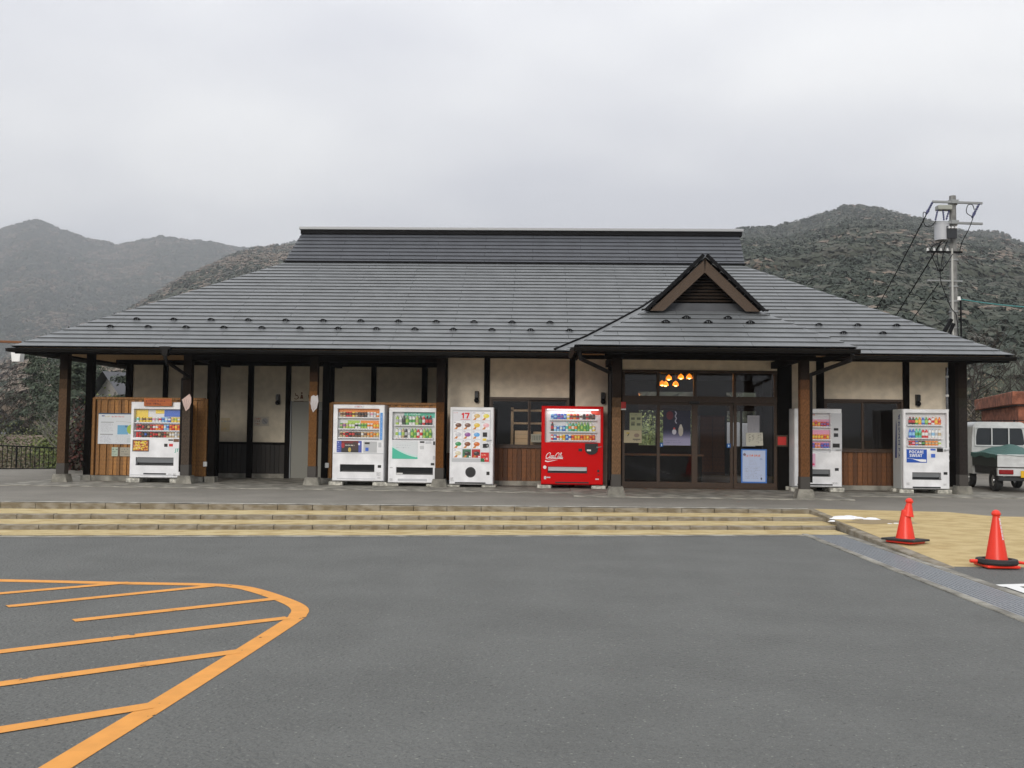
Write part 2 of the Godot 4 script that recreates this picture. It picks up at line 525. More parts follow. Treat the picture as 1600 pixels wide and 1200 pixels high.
# ---------------------------------------------------------------- sky, camera, sun
func make_sky() -> ImageTexture:
	var w := 1024
	var h := 512
	var im := Image.create(w, h, false, Image.FORMAT_RGBF)
	var f := FastNoiseLite.new()
	f.seed = 9
	f.frequency = 0.55
	f.fractal_octaves = 5
	f.fractal_gain = 0.45
	var g := FastNoiseLite.new()
	g.seed = 23
	g.frequency = 0.22
	g.fractal_octaves = 2
	for j in h:
		var el := (0.5 - (j + 0.5) / h) * PI
		var sy := sin(el)
		var cy := cos(el)
		for i in w:
			if el < 0.0:
				im.set_pixel(i, j, Color(0.16, 0.16, 0.16))
				continue
			var az := ((i + 0.5) / w - 0.5) * TAU
			var d := Vector3(sin(az) * cy, sy, -cos(az) * cy)
			var k := 1.0 / (sy + 0.22)
			var q := f.get_noise_3d(d.x * k * 1.6, 0, d.z * k * 2.2) + 0.75 * g.get_noise_3d(d.x * k * 1.6, 5, d.z * k * 2.0)
			var t := clampf(0.5 + q * 1.25, 0.0, 1.0)
			# an overcast sky brightens towards the zenith
			var lum := 0.385 * (1.0 + 0.80 * sy + 0.35 * sy * sy)
			var dark := Vector3(0.86, 0.876, 0.945)
			var pale := Vector3(1.20, 1.205, 1.215)
			var c := dark.lerp(pale, t) * lum
			im.set_pixel(i, j, Color(c.x, c.y, c.z))
	return ImageTexture.create_from_image(im)

func make_light() -> void:
	var cam := Camera3D.new()
	cam.name = "camera"
	cam.position = Vector3(0, 1.36, 22.7)
	cam.basis = Basis(Vector3.UP, deg_to_rad(1.75)) * Basis(Vector3.RIGHT, deg_to_rad(2.8)) * Basis(Vector3.BACK, 0.0118)
	cam.fov = rad_to_deg(2.0 * atan(600.0 / 1500.0))
	cam.near = 0.1
	cam.far = 8000.0
	add_child(cam)
	cam.current = true
	var e := Environment.new()
	e.background_mode = Environment.BG_SKY
	var sm := PanoramaSkyMaterial.new()
	sm.panorama = make_sky()
	var sk := Sky.new()
	sk.sky_material = sm
	e.sky = sk
	e.tonemap_mode = Environment.TONE_MAPPER_LINEAR
	e.tonemap_exposure = 2.0
	e.sdfgi_enabled = true
	e.ssao_enabled = true
	e.ssil_enabled = true
	e.fog_enabled = true
	e.fog_density = 0.00036
	e.fog_light_color = Color(0.90, 0.92, 0.95)
	var we := WorldEnvironment.new()
	we.name = "world_environment"
	we.environment = e
	add_child(we)
	var sun := DirectionalLight3D.new()
	sun.name = "sun"
	sun.light_energy = 0.5
	sun.light_color = Color(1.0, 0.97, 0.93)
	sun.light_angular_distance = 22.0
	sun.shadow_enabled = true
	sun.rotation = Vector3(deg_to_rad(-18), deg_to_rad(-16), 0)
	add_child(sun)

# ---------------------------------------------------------------- ground, steps, ramp, markings
func lot(x: float) -> float: return -0.215 + 0.006 * x

# chain of step edges: z of the edge and height drop, at a given x
func step_z(k: int, x: float) -> float:
	var a: Array = [[-9.5, 5.95, 4.96, 5.03], [-8.9, 7.02, 4.9, 5.90], [-8.4, 7.94, 4.8, 6.83], [-7.9, 8.80, 4.75, 7.56]][k]
	return a[1] + (a[3] - a[1]) * (x - a[0]) / (a[2] - a[0])

func step_y(k: int, x: float) -> float:
	return [0.0, 0.41, 0.71, 1.0][k] * lot(x)

func make_ground() -> void:
	var b := MB.new()
	var ring := []
	for i in 48: ring.append(Vector2(cos(TAU * i / 48.0), sin(TAU * i / 48.0)) * 3400.0)
	b.sheet(ring, Vector3(-1.6, 0, 0))
	struct("ground", b, M["ground"])
	# the lot: asphalt, slightly rising to the right
	b = MB.new()
	var H := Vector3(-0.215, 0.006, 0)
	b.sheet([Vector2(-60, 12.3), Vector2(4.05, 7.8), Vector2(4.05, 60), Vector2(-60, 60)], H)
	b.sheet([Vector2(4.75, 11.1), Vector2(60, 10.4), Vector2(60, 60), Vector2(4.75, 60)], H)
	struct("parking_lot_asphalt", b, M["asphalt"])
	# upper pavement between the steps and the building, and the yard left and behind
	b = MB.new()
	b.sheet([Vector2(-60, step_z(0, -60) - 0.16), Vector2(-60, -7.6), Vector2(-22, -4.6), Vector2(-15.0, -7.4), Vector2(-12.3, -14), Vector2(30, -14), Vector2(60, -14), Vector2(60, 6.4), Vector2(7.75, 6.0), Vector2(7.3, 5.2), Vector2(5.0, 4.9)], Vector3.ZERO)
	struct("pavement", b, M["paving"])
	# yellow ramp beside the steps
	b = MB.new()
	var rx := [4.895, 5.6, 6.4, 7.3, 7.75, 12.0, 60.0]
	for i in 6:
		for j in 8:
			var q := []
			for e in [[i, j + 1], [i + 1, j + 1], [i + 1, j], [i, j]]:
				var x: float = rx[e[0]]
				var zt: float = [4.88, 4.98, 5.08, 5.2, 6.0, 6.1, 6.4][e[0]]
				var zb := 11.1 - 0.7 * (x - 4.9) / 55.1
				q.append(Vector3(x, lerpf(0.003, lot(x) + 0.003, e[1] / 8.0), lerpf(zt, zb, e[1] / 8.0)))
			b.quad(q[0], q[1], q[2], q[3])
	struct("sloping_yellow_paving", b, M["yellow_ramp"])
	# damp patch round the old snow
	b = MB.new()
	var damp := []
	for i in 22:
		var a := TAU * i / 22.0
		var q := 1.0 + 0.28 * sin(a * 3.0 + 0.6) + 0.16 * sin(a * 7.0)
		damp.append(Vector2(5.62 + cos(a) * 0.62 * q, 6.75 + sin(a) * 0.33 * q))
	b.sheet(damp, Vector3(0.153, 0, -0.0297))
	struct("damp_patch", b, M["damp"])
	b = MB.new()
	b.quad(Vector3(4.9, -0.4, 11.1), Vector3(60, -0.4, 10.4), Vector3(60, -0.15, 10.4), Vector3(4.9, -0.18, 11.1))
	struct("ramp_toe_kerb", b, M["concrete"])
	# three low steps: yellow treads behind rows of kerb stones
	var st := Node3D.new()
	st.name = "steps"
	add_child(st)
	st.set_meta("kind", "structure")
	for k in 3:
		var t := MB.new()
		var xs := [-60.0, -20.0, -9.0, -2.0, [4.9, 4.88, 4.8][k]]
		for i in 4:
			var x0: float = xs[i]
			var x1: float = xs[i + 1]
			t.quad(Vector3(x0, step_y(k + 1, x0), step_z(k + 1, x0) - (0.13 if k < 2 else 0.0)), Vector3(x1, step_y(k + 1, x1), step_z(k + 1, x1) - (0.13 if k < 2 else 0.0)), Vector3(x1, step_y(k + 1, x1), step_z(k, x1) - 0.02), Vector3(x0, step_y(k + 1, x0), step_z(k, x0) - 0.02))
		part("tread", t, M["yellow_tread"], st)
		var x := -15.5 + k * 0.23
		while x < 4.6:
			var x1 := minf(x + rng.randf_range(0.585, 0.62), [4.95, 4.9, 4.82][k])
			if x1 > 4.5: x1 = [4.95, 4.9, 4.82][k]
			var s := MB.new()
			var y0 := step_y(k, x) + rng.randf_range(-0.004, 0.004)
			var y1 := step_y(k, x1) + rng.randf_range(-0.004, 0.004)
			var z0 := step_z(k, x) + rng.randf_range(-0.006, 0.006)
			var z1 := step_z(k, x1) + rng.randf_range(-0.006, 0.006)
			var g := 0.006
			var low := 0.2
			var A := Vector3(x + g, y0, z0)
			var B := Vector3(x1 - g, y1, z1)
			var cz := Vector3(0, 0, 0.012)
			var cy := Vector3(0, 0.012, 0)
			var dn := Vector3(0, low, 0)
			var bk := Vector3(0, 0, 0.15)
			s.quad(A - dn, B - dn, B - cy, A - cy)
			s.quad(A - cy, B - cy, B - cz, A - cz)
			s.quad(A - cz, B - cz, B - bk, A - bk)
			s.quad(B - dn, B - dn - bk, B - bk, B - cy)
			s.quad(A - dn - bk, A - dn, A - cy, A - bk)
			part("kerb_stone", s, M["kerb_stone"], st)
			x = x1
	# pale worn arris along the top of the steps
	var ar := MB.new()
	for i in 4:
		var xs := [-60.0, -20.0, -9.0, -2.0, 4.88]
		var x0: float = xs[i]
		var x1: float = xs[i + 1]
		ar.quad(Vector3(x0, 0.009, step_z(0, x0) - 0.015), Vector3(x1, 0.009, step_z(0, x1) - 0.015), Vector3(x1, 0.009, step_z(0, x1) - 0.14), Vector3(x0, 0.009, step_z(0, x0) - 0.14))
	part("edge_strip", ar, M["pale_concrete"], st)
	# gutter strip at the foot of the steps
	var gs := MB.new()
	for i in 4:
		var xs := [-60.0, -20.0, -9.0, -2.0, 4.15]
		var x0: float = xs[i]
		var x1: float = xs[i + 1]
		gs.quad(Vector3(x0, lot(x0) + 0.004, step_z(3, x0) + 0.22), Vector3(x1, lot(x1) + 0.004, step_z(3, x1) + 0.22), Vector3(x1, lot(x1) + 0.004, step_z(3, x1)), Vector3(x0, lot(x0) + 0.004, step_z(3, x0)))
	part("gutter_strip", gs, M["concrete"], st)
	# cheek kerb between steps and ramp
	var ck := MB.new()
	for i in 6:
		var p0 := Vector3(4.95, -0.004, 4.9).lerp(Vector3(4.93, -0.092, 7.62), i / 6.0)
		var p1 := Vector3(4.95, -0.004, 4.9).lerp(Vector3(4.93, -0.092, 7.62), (i + 1) / 6.0 - 0.004)
		ck.bar(p0 + Vector3(0, -0.1, 0), p1 + Vector3(0, -0.1, 0), 0.13, 0.22, 0.012)
	part("cheek_kerb", ck, M["kerb_stone"], st)
	# concrete border on the ramp side of the drain
	var bd := MB.new()
	for i in 4:
		var p0 := Vector3(4.84, -0.085, 7.66).lerp(Vector3(4.80, -0.178, 11.2), i / 4.0)
		var p1 := Vector3(4.84, -0.085, 7.66).lerp(Vector3(4.80, -0.178, 11.2), (i + 1) / 4.0 - 0.003)
		bd.bar(p0 + Vector3(0, -0.1, 0), p1 + Vector3(0, -0.1, 0), 0.17, 0.2, 0.012)
	part("border_kerb", bd, M["kerb_stone"], st)
	# the drain: channel, two concrete lips and steel gratings
	var dr := Node3D.new()
	dr.name = "drain_channel"
	add_child(dr)
	dr.set_meta("kind", "structure")
	var ch := MB.new()
	ch.bx(4.0, 4.8, -0.75, -0.55, 7.6, 36)
	ch.bx(4.0, 4.06, -0.6, lot(4) - 0.03, 7.6, 36)
	part("channel", ch, M["truck_dark"], dr)
	for sx in [[4.05, 4.145], [4.645, 4.755]]:
		var z := 7.62
		while z < 30.0:
			var lp := MB.new()
			lp.bx(sx[0], sx[1], -0.6, lot(4.4) + 0.012 + rng.randf_range(0, 0.004), z, z + 1.99, 0.008)
			part("lip", lp, M["concrete"], dr)
			z += 2.0
	var gm := MB.new()
	var gy := lot(4.4) + 0.004
	for i in 10:
		var x := 4.17 + i * 0.05
		gm.bx(x - 0.018, x + 0.018, -0.04, 0.0, -0.495, 0.495)
	for i in 11:
		var z := -0.485 + i * 0.097
		gm.bx(4.148, 4.642, -0.03, -0.004, z - 0.004, z + 0.004)
	gm.bx(4.147, 4.642, -0.045, 0.001, -0.497, -0.487)
	gm.bx(4.147, 4.642, -0.045, 0.001, 0.487, 0.497)
	var gmesh := gm.mesh()
	for i in 16:
		var o := part("grating", gmesh, M["galvanised"], dr)
		o.position = Vector3(0, gy, 8.14 + i)
	make_markings()

func densify(p: Array, n: int) -> Array:
	var o := []
	for i in p.size() - 1:
		for k in n: o.append((p[i] as Vector2).lerp(p[i + 1], float(k) / n))
	o.append(p[-1])
	return o

func smooth(p: Array, n: int) -> Array:
	var o := []
	for i in p.size() - 1:
		var a: Vector2 = p[maxi(i - 1, 0)]
		var d: Vector2 = p[mini(i + 2, p.size() - 1)]
		for k in n: o.append((p[i] as Vector2).cubic_interpolate(p[i + 1], a, d, float(k) / n))
	o.append(p[-1])
	return o

func ground_line(b: MB, pts: Array, w: float, lift: float) -> void:
	for i in pts.size() - 1:
		var d: Vector2 = (pts[mini(i + 2, pts.size() - 1)] - pts[maxi(i - 1, 0)])
		var p: Vector2 = pts[i]
		var q: Vector2 = pts[i + 1]
		var d0: Vector2 = (pts[i + 1] - pts[maxi(i - 1, 0)]).normalized()
		var d1: Vector2 = (pts[mini(i + 2, pts.size() - 1)] - pts[i]).normalized()
		var m0 := Vector2(-d0.y, d0.x) * w / 2
		var m1 := Vector2(-d1.y, d1.x) * w / 2
		var c := []
		for e in [p + m0, p - m0, q - m1, q + m1]: c.append(Vector3(e.x, lot(e.x) + lift, e.y))
		if (c[1] - c[0]).cross(c[2] - c[0]).y < 0: c.reverse()
		b.quad(c[0], c[1], c[2], c[3])

func make_markings() -> void:
	var o := Node3D.new()
	o.name = "hatched_road_marking"
	add_child(o)
	o.set_meta("kind", "structure")
	var b := MB.new()
	var edge := smooth([Vector2(-16, 12.6), Vector2(-9, 12.72), Vector2(-5.6, 12.85), Vector2(-4.45, 12.93), Vector2(-3.42, 12.97), Vector2(-3.03, 13.08), Vector2(-2.74, 13.33), Vector2(-2.41, 13.73), Vector2(-2.2, 14.03), Vector2(-2.09, 14.27), Vector2(-2.05, 14.5), Vector2(-2.04, 14.75), Vector2(-2.10, 16.0), Vector2(-2.17, 17.23), Vector2(-2.24, 18.3), Vector2(-2.33, 20), Vector2(-2.5, 23)], 6)
	ground_line(b, edge, 0.152, 0.0035)
	part("outline", b, M["orange_paint"], o)
	for s in [[Vector2(-9.5, 17.05), Vector2(-4.2, 12.9)], [Vector2(-4.69, 14.28), Vector2(-3.28, 13.05)], [Vector2(-3.81, 14.86), Vector2(-2.45, 13.74)], [Vector2(-5.6, 17.4), Vector2(-2.1, 14.64)], [Vector2(-5.6, 18.65), Vector2(-2.12, 15.86)], [Vector2(-5.6, 19.9), Vector2(-2.2, 17.22)], [Vector2(-5.6, 21.2), Vector2(-2.35, 18.6)]]:
		b = MB.new()
		ground_line(b, densify(s, 8), 0.125, 0.0055)
		part("stripe", b, M["orange_paint"], o)
	var w := Node3D.new()
	w.name = "white_parking_line"
	add_child(w)
	w.set_meta("kind", "structure")
	b = MB.new()
	ground_line(b, [Vector2(4.76, 12.52), Vector2(8.5, 11.7)], 0.16, 0.005)
	part("line", b, M["white_paint"], w)
	b = MB.new()
	ground_line(b, [Vector2(4.86, 12.56), Vector2(4.83, 18)], 0.15, 0.009)
	part("line", b, M["white_paint"], w)

# ---------------------------------------------------------------- hills
func look_up(t: Array, x: float) -> float:
	for i in t.size() - 1:
		if x <= t[i + 1][0]: return lerpf(t[i][1], t[i + 1][1], clampf((x - t[i][0]) / (t[i + 1][0] - t[i][0]), 0, 1))
	return t[-1][1]

var far_t := [[-2.5, 0.14], [-0.9, 0.165], [-0.62, 0.168], [-0.585, 0.174], [-0.56, 0.183], [-0.541, 0.187], [-0.52, 0.181], [-0.497, 0.175], [-0.455, 0.17], [-0.43, 0.176], [-0.407, 0.181], [-0.35, 0.18], [-0.31, 0.177], [-0.293, 0.178], [-0.249, 0.19], [-0.2, 0.196], [-0.05, 0.17], [0.1, 0.16], [0.19, 0.175], [0.26, 0.175], [0.4, 0.16], [0.7, 0.16], [2.5, 0.12]]
var spur_t := [[-2.5, 0.0], [-0.6, 0.03], [-0.53, 0.066], [-0.44, 0.100], [-0.37, 0.146], [-0.303, 0.172], [-0.25, 0.176], [-0.15, 0.14], [0.1, 0.05], [2.5, 0.0]]
var right_t := [[-0.2, 0.0], [0.0, 0.1], [0.13, 0.16], [0.205, 0.198], [0.24, 0.198], [0.261, 0.2], [0.288, 0.206], [0.315, 0.214], [0.347, 0.213], [0.4, 0.199], [0.437, 0.182], [0.473, 0.177], [0.497, 0.167], [0.6, 0.155], [0.8, 0.13], [2.5, 0.08]]
var hill_noise := FastNoiseLite.new()

func rise(r: float, r0: float, rc: float, p: float) -> float:
	if r <= r0: return 0.0
	if r <= rc: return pow((r - r0) / (rc - r0), p)
	return maxf(0.0, 1.0 - 0.8 * (r - rc) / rc)

func hill_y(a: float, r: float) -> float:
	var k := sqrt(1.0 + a * a)
	var h := -1.9
	h = maxf(h, lerpf(-1.9, look_up(far_t, a) * 1900.0 * k + 1.36, rise(r, 700, 1900, 1.2)))
	h = maxf(h, lerpf(-1.9, look_up(spur_t, a) * 900.0 * k + 1.36, rise(r, 90, 900, 1.08)))
	h = maxf(h, lerpf(-1.9, look_up(right_t, a) * 850.0 * k + 1.36, rise(r, 60, 850, 1.05)))
	if r > 75: h += hill_noise.get_noise_2d(a * r, r) * minf(9.0, (r - 75) * 0.012)
	return h

func hill_at(a: float, r: float) -> Vector3:
	return Vector3(a * r, hill_y(a, r), 22.7 - r)

func tree_blob(sd: int, conifer: bool, faces: int) -> ArrayMesh:
	var r := RandomNumberGenerator.new()
	r.seed = sd
	var b := MB.new()
	b.coloured = true
	for i in faces:
		var p: Vector3
		var nr: Vector3
		if conifer:
			var t := pow(r.randf(), 0.7)
			var rad := (1.0 - t) * 0.36 + 0.04
			var a := r.randf() * TAU
			var q := sqrt(r.randf_range(0.35, 1.0))
			p = Vector3(cos(a) * rad * q, 0.1 + 0.9 * t, sin(a) * rad * q)
			nr = Vector3(cos(a), 0.6, sin(a)).normalized()
		else:
			var d := Vector3(r.randfn(), r.randfn(), r.randfn()).normalized()
			p = Vector3(0, 0.58, 0) + d * Vector3(0.42, 0.42, 0.42) * pow(r.randf_range(0.4, 1.0), 0.4) * (1.0 + 0.18 * sin(d.x * 5 + sd) * sin(d.y * 4 + d.z * 5))
			nr = d
		var s := r.randf_range(0.05, 0.11)
		var u := Vector3(r.randfn(), r.randfn(), r.randfn()).normalized()
		var w := u.cross(nr).normalized()
		u = nr.cross(w)
		var k := r.randf_range(0.9, 1.1)
		b.col = Color(k, k, k)
		b.tri_n(p - u * s - w * s * 0.6, p + w * s, p + u * s - w * s * 0.6, nr, nr, nr)
	return b.mesh()

func make_hills() -> void:
	hill_noise.seed = 4
	hill_noise.frequency = 0.006
	hill_noise.fractal_octaves = 3
	var b := MB.new()
	var na := 150
	var nr := 80
	var P := []
	for j in nr + 1:
		var row := []
		for i in na + 1:
			row.append(hill_at(tan(lerpf(-1.12, 1.12, float(i) / na)), lerpf(34, 2500, pow(float(j) / nr, 1.7))))
		P.append(row)
	var N := []
	for j in nr + 1:
		var row := []
		for i in na + 1:
			var u: Vector3 = P[j][mini(i + 1, na)] - P[j][maxi(i - 1, 0)]
			var w: Vector3 = P[mini(j + 1, nr)][i] - P[maxi(j - 1, 0)][i]
			row.append(u.cross(w).normalized())
		N.append(row)
	for j in nr:
		for i in na:
			b.tri_n(P[j][i], P[j][i + 1], P[j + 1][i + 1], N[j][i], N[j][i + 1], N[j + 1][i + 1])
			b.tri_n(P[j][i], P[j + 1][i + 1], P[j + 1][i], N[j][i], N[j + 1][i + 1], N[j + 1][i])
	struct("hills", b, M["hill_floor"])
	# the woods on them
	var kinds := [[], [], []]
	var cols := [[], [], []]
	var patch := FastNoiseLite.new()
	patch.seed = 12
	patch.frequency = 0.0055
	var r := RandomNumberGenerator.new()
	r.seed = 5
	var tries := 300000
	for i in tries:
		var a := tan(r.randf_range(-0.66, 0.66))
		var rr := sqrt(r.randf()) * 1960.0 + 72.0 if i % 3 else r.randf_range(72.0, 700.0)
		if rr > 1960 or (absf(a) < 0.16 and rr > 300): continue
		if a > 0.0 and rr > 900 and (a > 0.29 and a < 0.45): continue
		var q := hill_at(a, rr)
		if rr < 130 and q.y < 0.0: continue
		var on_far := rr > 930
		var v := patch.get_noise_2d(q.x, q.z)
		var spur := a < 0.05 and rr < 940
		var brown := 0.25
		if spur: brown = 0.9 if v > -0.15 else 0.2
		elif a > 0.15: brown = 0.30 if v > 0.25 else 0.04
		else: brown = 0.5 if v > 0.15 else 0.1
		var k := 0
		if r.randf() < brown: k = 2 if r.randf() < 0.75 else 1
		elif r.randf() < 0.45: k = 1
		var s := r.randf_range(7.0, 12.0) * (1.2 if on_far else 0.9) * (1.0 if rr > 250 else 0.7)
		var wd := s * r.randf_range(1.2, 1.7)
		var bs := Basis(Vector3.UP, r.randf() * TAU).scaled(Vector3(wd, s, wd))
		kinds[k].append(Transform3D(bs, q - Vector3(0, 0.6, 0)))
		var t := r.randf_range(0.87, 1.13)
		match k:
			0: cols[k].append(Color(0.043 * t, 0.055 * t, 0.042 * t))
			1: cols[k].append(Color(0.058 * t, 0.066 * t, 0.047 * t) if r.randf() < 0.7 else Color(0.066 * t, 0.066 * t, 0.05 * t))
			2: cols[k].append(Color(0.17 * t, 0.135 * t, 0.104 * t))
	var meshes := [tree_blob(1, true, 130), tree_blob(2, false, 150), tree_blob(3, false, 120)]
	var called := ["conifer_wood", "evergreen_wood", "leafless_wood"]
	var lab := ["dark conifers covering the hills behind the building", "olive broadleaf trees scattered over the hills", "leafless grey brown trees covering the lower slopes"]
	for k in 3:
		var mm := MultiMesh.new()
		mm.transform_format = MultiMesh.TRANSFORM_3D
		mm.use_colors = true
		mm.mesh = meshes[k]
		mm.instance_count = kinds[k].size()
		for i in kinds[k].size():
			mm.set_instance_transform(i, kinds[k][i])
			mm.set_instance_color(i, cols[k][i])
		var o := MultiMeshInstance3D.new()
		o.name = called[k]
		o.multimesh = mm
		o.material_override = M["far_leaf"]
		add_child(o, true)
		o.set_meta("kind", "stuff")
		o.set_meta("label", lab[k])
		o.set_meta("category", "wood")

# ---------------------------------------------------------------- the building
# rows of long metal sheets, each with a lifted lower edge; corners bottom left, bottom right, top right, top left seen from outside
func course_roof(root: Node3D, called: String, P0: Vector3, P1: Vector3, P2: Vector3, P3: Vector3, rows: int, plen: float, mats: Array, shift := 0.0, joined := false) -> void:
	var e := (P1 - P0).normalized()
	var nrm := (P1 - P0).cross(P3 - P0).normalized()
	var lump := MB.new()
	for i in rows:
		var t0 := float(i) / rows
		var t1 := minf(1.0, (i + 1.12) / rows)
		var L0 := P0.lerp(P3, t0)
		var L1 := P0.lerp(P3, t1)
		var R0 := P1.lerp(P2, t0)
		var R1 := P1.lerp(P2, t1)
		var s0 := 0.0
		var s1 := (R0 - L0).dot(e)
		var up0 := nrm * 0.042
		var up1 := nrm * 0.014
		var th := nrm * 0.012
		# seam positions measured from P0 so that they run straight up the slope
		var base := (L0 - P0).dot(e)
		var cuts := [s0]
		var k := ceilf((base - shift) / plen - 0.5 * (i % 2))
		var x: float = (k + 0.5 * (i % 2)) * plen + shift - base
		while x < s1 - 0.25:
			if x > 0.25: cuts.append(x)
			x += plen
		cuts.append(s1)
		for c in cuts.size() - 1:
			var a0: float = cuts[c] + (0.004 if c > 0 else 0.0)
			var a1: float = cuts[c + 1] - (0.004 if c < cuts.size() - 2 else 0.0)
			var A := L0 + e * a0
			var B := L0 + e * a1
			# the same distance along e at the upper edge
			var toA: float = (A - L1).dot(e)
			var toB: float = (B - L1).dot(e)
			var w1: float = (R1 - L1).dot(e)
			var D := L1 + e * clampf(toA, 0, w1)
			var C := L1 + e * clampf(toB, 0, w1)
			if c == 0: D = L1
			if c == cuts.size() - 2: C = R1
			var wob := nrm * rng.randf_range(-0.0008, 0.0008)
			var b := lump if joined else MB.new()
			b.quad(A + up0 + wob, B + up0 - wob, C + up1, D + up1)
			b.quad(A + up0 + wob - th, B + up0 - wob - th, B + up0 - wob, A + up0 + wob)
			b.quad(B + up0 - wob - th, C + up1 - th, C + up1, B + up0 - wob)
			b.quad(D + up1 - th, A + up0 + wob - th, A + up0 + wob, D + up1)
			b.quad(D + up1 - th, C + up1 - th, B + up0 - wob - th, A + up0 + wob - th)
			if not joined: part(called, b, mats[rng.randi() % mats.size()], root)
	if joined: part(called, lump, mats[0], root)
	var dk := MB.new()
	var o := nrm * 0.004
	dk.quad(P0 + o, P1 + o, P2 + o, P3 + o)
	part("roof_deck", dk, M["roof_deck"], root)

# timber post with stain worn towards its foot, eave shade and a shaded right face painted into its colours, a metal shoe and a stone base
func timber_post(root: Node3D, x: float, z: float, y1: float, low_tone: Color, sd: float) -> void:
	var b := MB.new()
	b.coloured = true
	var w := 0.095
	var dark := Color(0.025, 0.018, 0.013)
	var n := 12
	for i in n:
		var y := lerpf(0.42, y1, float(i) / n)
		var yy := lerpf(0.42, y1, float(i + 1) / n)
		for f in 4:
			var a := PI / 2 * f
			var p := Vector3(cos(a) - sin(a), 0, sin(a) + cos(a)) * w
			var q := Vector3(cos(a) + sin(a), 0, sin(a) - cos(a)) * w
			var k := clampf((y - 1.75 - 0.3 * sin(sd * 3.0 + f)) / 0.5, 0, 1)  # darker upwards: eave shade painted in over the worn stain
			var side := 0.75 if f == 0 else 0.0  # right face darkened, its shade put into the vertex colour
			b.col = low_tone.lerp(dark, maxf(k, side))
			b.quad(Vector3(x, y, z) + p, Vector3(x, y, z) + q, Vector3(x, yy, z) + q, Vector3(x, yy, z) + p)
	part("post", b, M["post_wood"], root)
	b = MB.new()
	b.bx(x - 0.103, x + 0.103, 0.19, 0.47, z - 0.103, z + 0.103, 0.006)
	part("post_shoe", b, M["shoe"], root)
	b = MB.new()
	b.prism(PackedVector2Array([Vector2(-0.2, 0), Vector2(0.2, 0), Vector2(0.145, 0.21), Vector2(-0.145, 0.21)]), -0.15, 0.15, Transform3D(Basis.IDENTITY, Vector3(x, 0.0, z)))
	part("post_base", b, M["concrete"], root)

func post(root: Node3D, x0: float, x1: float, y0: float, y1: float, z0: float, z1: float, called := "wall_post") -> void:
	var b := MB.new()
	b.bx(x0, x1, y0, y1, z0, z1, 0.004)
	part(called, b, M["dark_timber"], root)

func beam(root: Node3D, x0: float, x1: float, y0: float, y1: float, z0: float, z1: float, m := "dark_beam", called := "beam") -> void:
	var b := MB.new()
	b.bx(x0, x1, y0, y1, z0, z1, 0.004)
	part(called, b, M[m], root)

func wall(root: Node3D, x0: float, x1: float, y0: float, y1: float, z: float, m := "plaster", th := 0.12) -> void:
	var b := MB.new()
	b.bx(x0, x1, y0, y1, z - th, z)
	part("wall_panel", b, M[m], root)

func boards(root: Node3D, x0: float, x1: float, y0: float, y1: float, z: float, w: float, set_: String, kinds: int, called := "wainscot_board") -> void:
	var x := x0
	while x < x1 - 0.01:
		var xe := minf(x + w, x1)
		if x1 - xe < w * 0.4: xe = x1
		var b := MB.new()
		b.bx(x + 0.003, xe - 0.003, y0, y1, z - 0.03, z + rng.randf_range(-0.002, 0.004), 0.003)
		part(called, b, M["%s_%d" % [set_, rng.randi() % kinds]], root)
		x = xe

# window of sliding sashes with a pane in each
func window(root: Node3D, x0: float, x1: float, y0: float, y1: float, z: float, sashes: int) -> void:
	var w := Node3D.new()
	w.name = numbered("window", root)
	root.add_child(w, true)
	var f := MB.new()
	f.bx(x0, x1, y1 - 0.06, y1, z - 0.14, z + 0.03)
	f.bx(x0, x1, y0, y0 + 0.05, z - 0.14, z + 0.05)
	f.bx(x0, x0 + 0.05, y0 + 0.05, y1 - 0.06, z - 0.14, z + 0.03)
	f.bx(x1 - 0.05, x1, y0 + 0.05, y1 - 0.06, z - 0.14, z + 0.03)
	part("frame", f, M["brown_rail"], w)
	var sw := (x1 - x0 - 0.1) / sashes
	for i in sashes:
		var a := x0 + 0.05 + sw * i
		var zz := z - 0.04 - 0.05 * (i % 2)
		var s := MB.new()
		s.bx(a, a + 0.035, y0 + 0.05, y1 - 0.06, zz - 0.02, zz + 0.02)
		s.bx(a + sw - 0.035, a + sw, y0 + 0.05, y1 - 0.06, zz - 0.02, zz + 0.02)
		s.bx(a + 0.035, a + sw - 0.035, y0 + 0.05, y0 + 0.09, zz - 0.02, zz + 0.02)
		s.bx(a + 0.035, a + sw - 0.035, y1 - 0.1, y1 - 0.06, zz - 0.02, zz + 0.02)
		part("sash", s, M["brown_frame"], w)
		var g := MB.new()
		g.quad(Vector3(a + 0.035, y0 + 0.09, zz), Vector3(a + sw - 0.035, y0 + 0.09, zz), Vector3(a + sw - 0.035, y1 - 0.1, zz), Vector3(a + 0.035, y1 - 0.1, zz))
		part("pane", g, M["pane"], w)

const EY := 3.16
const SL := 0.572
const EX0 := -12.22
const EX1 := 10.53

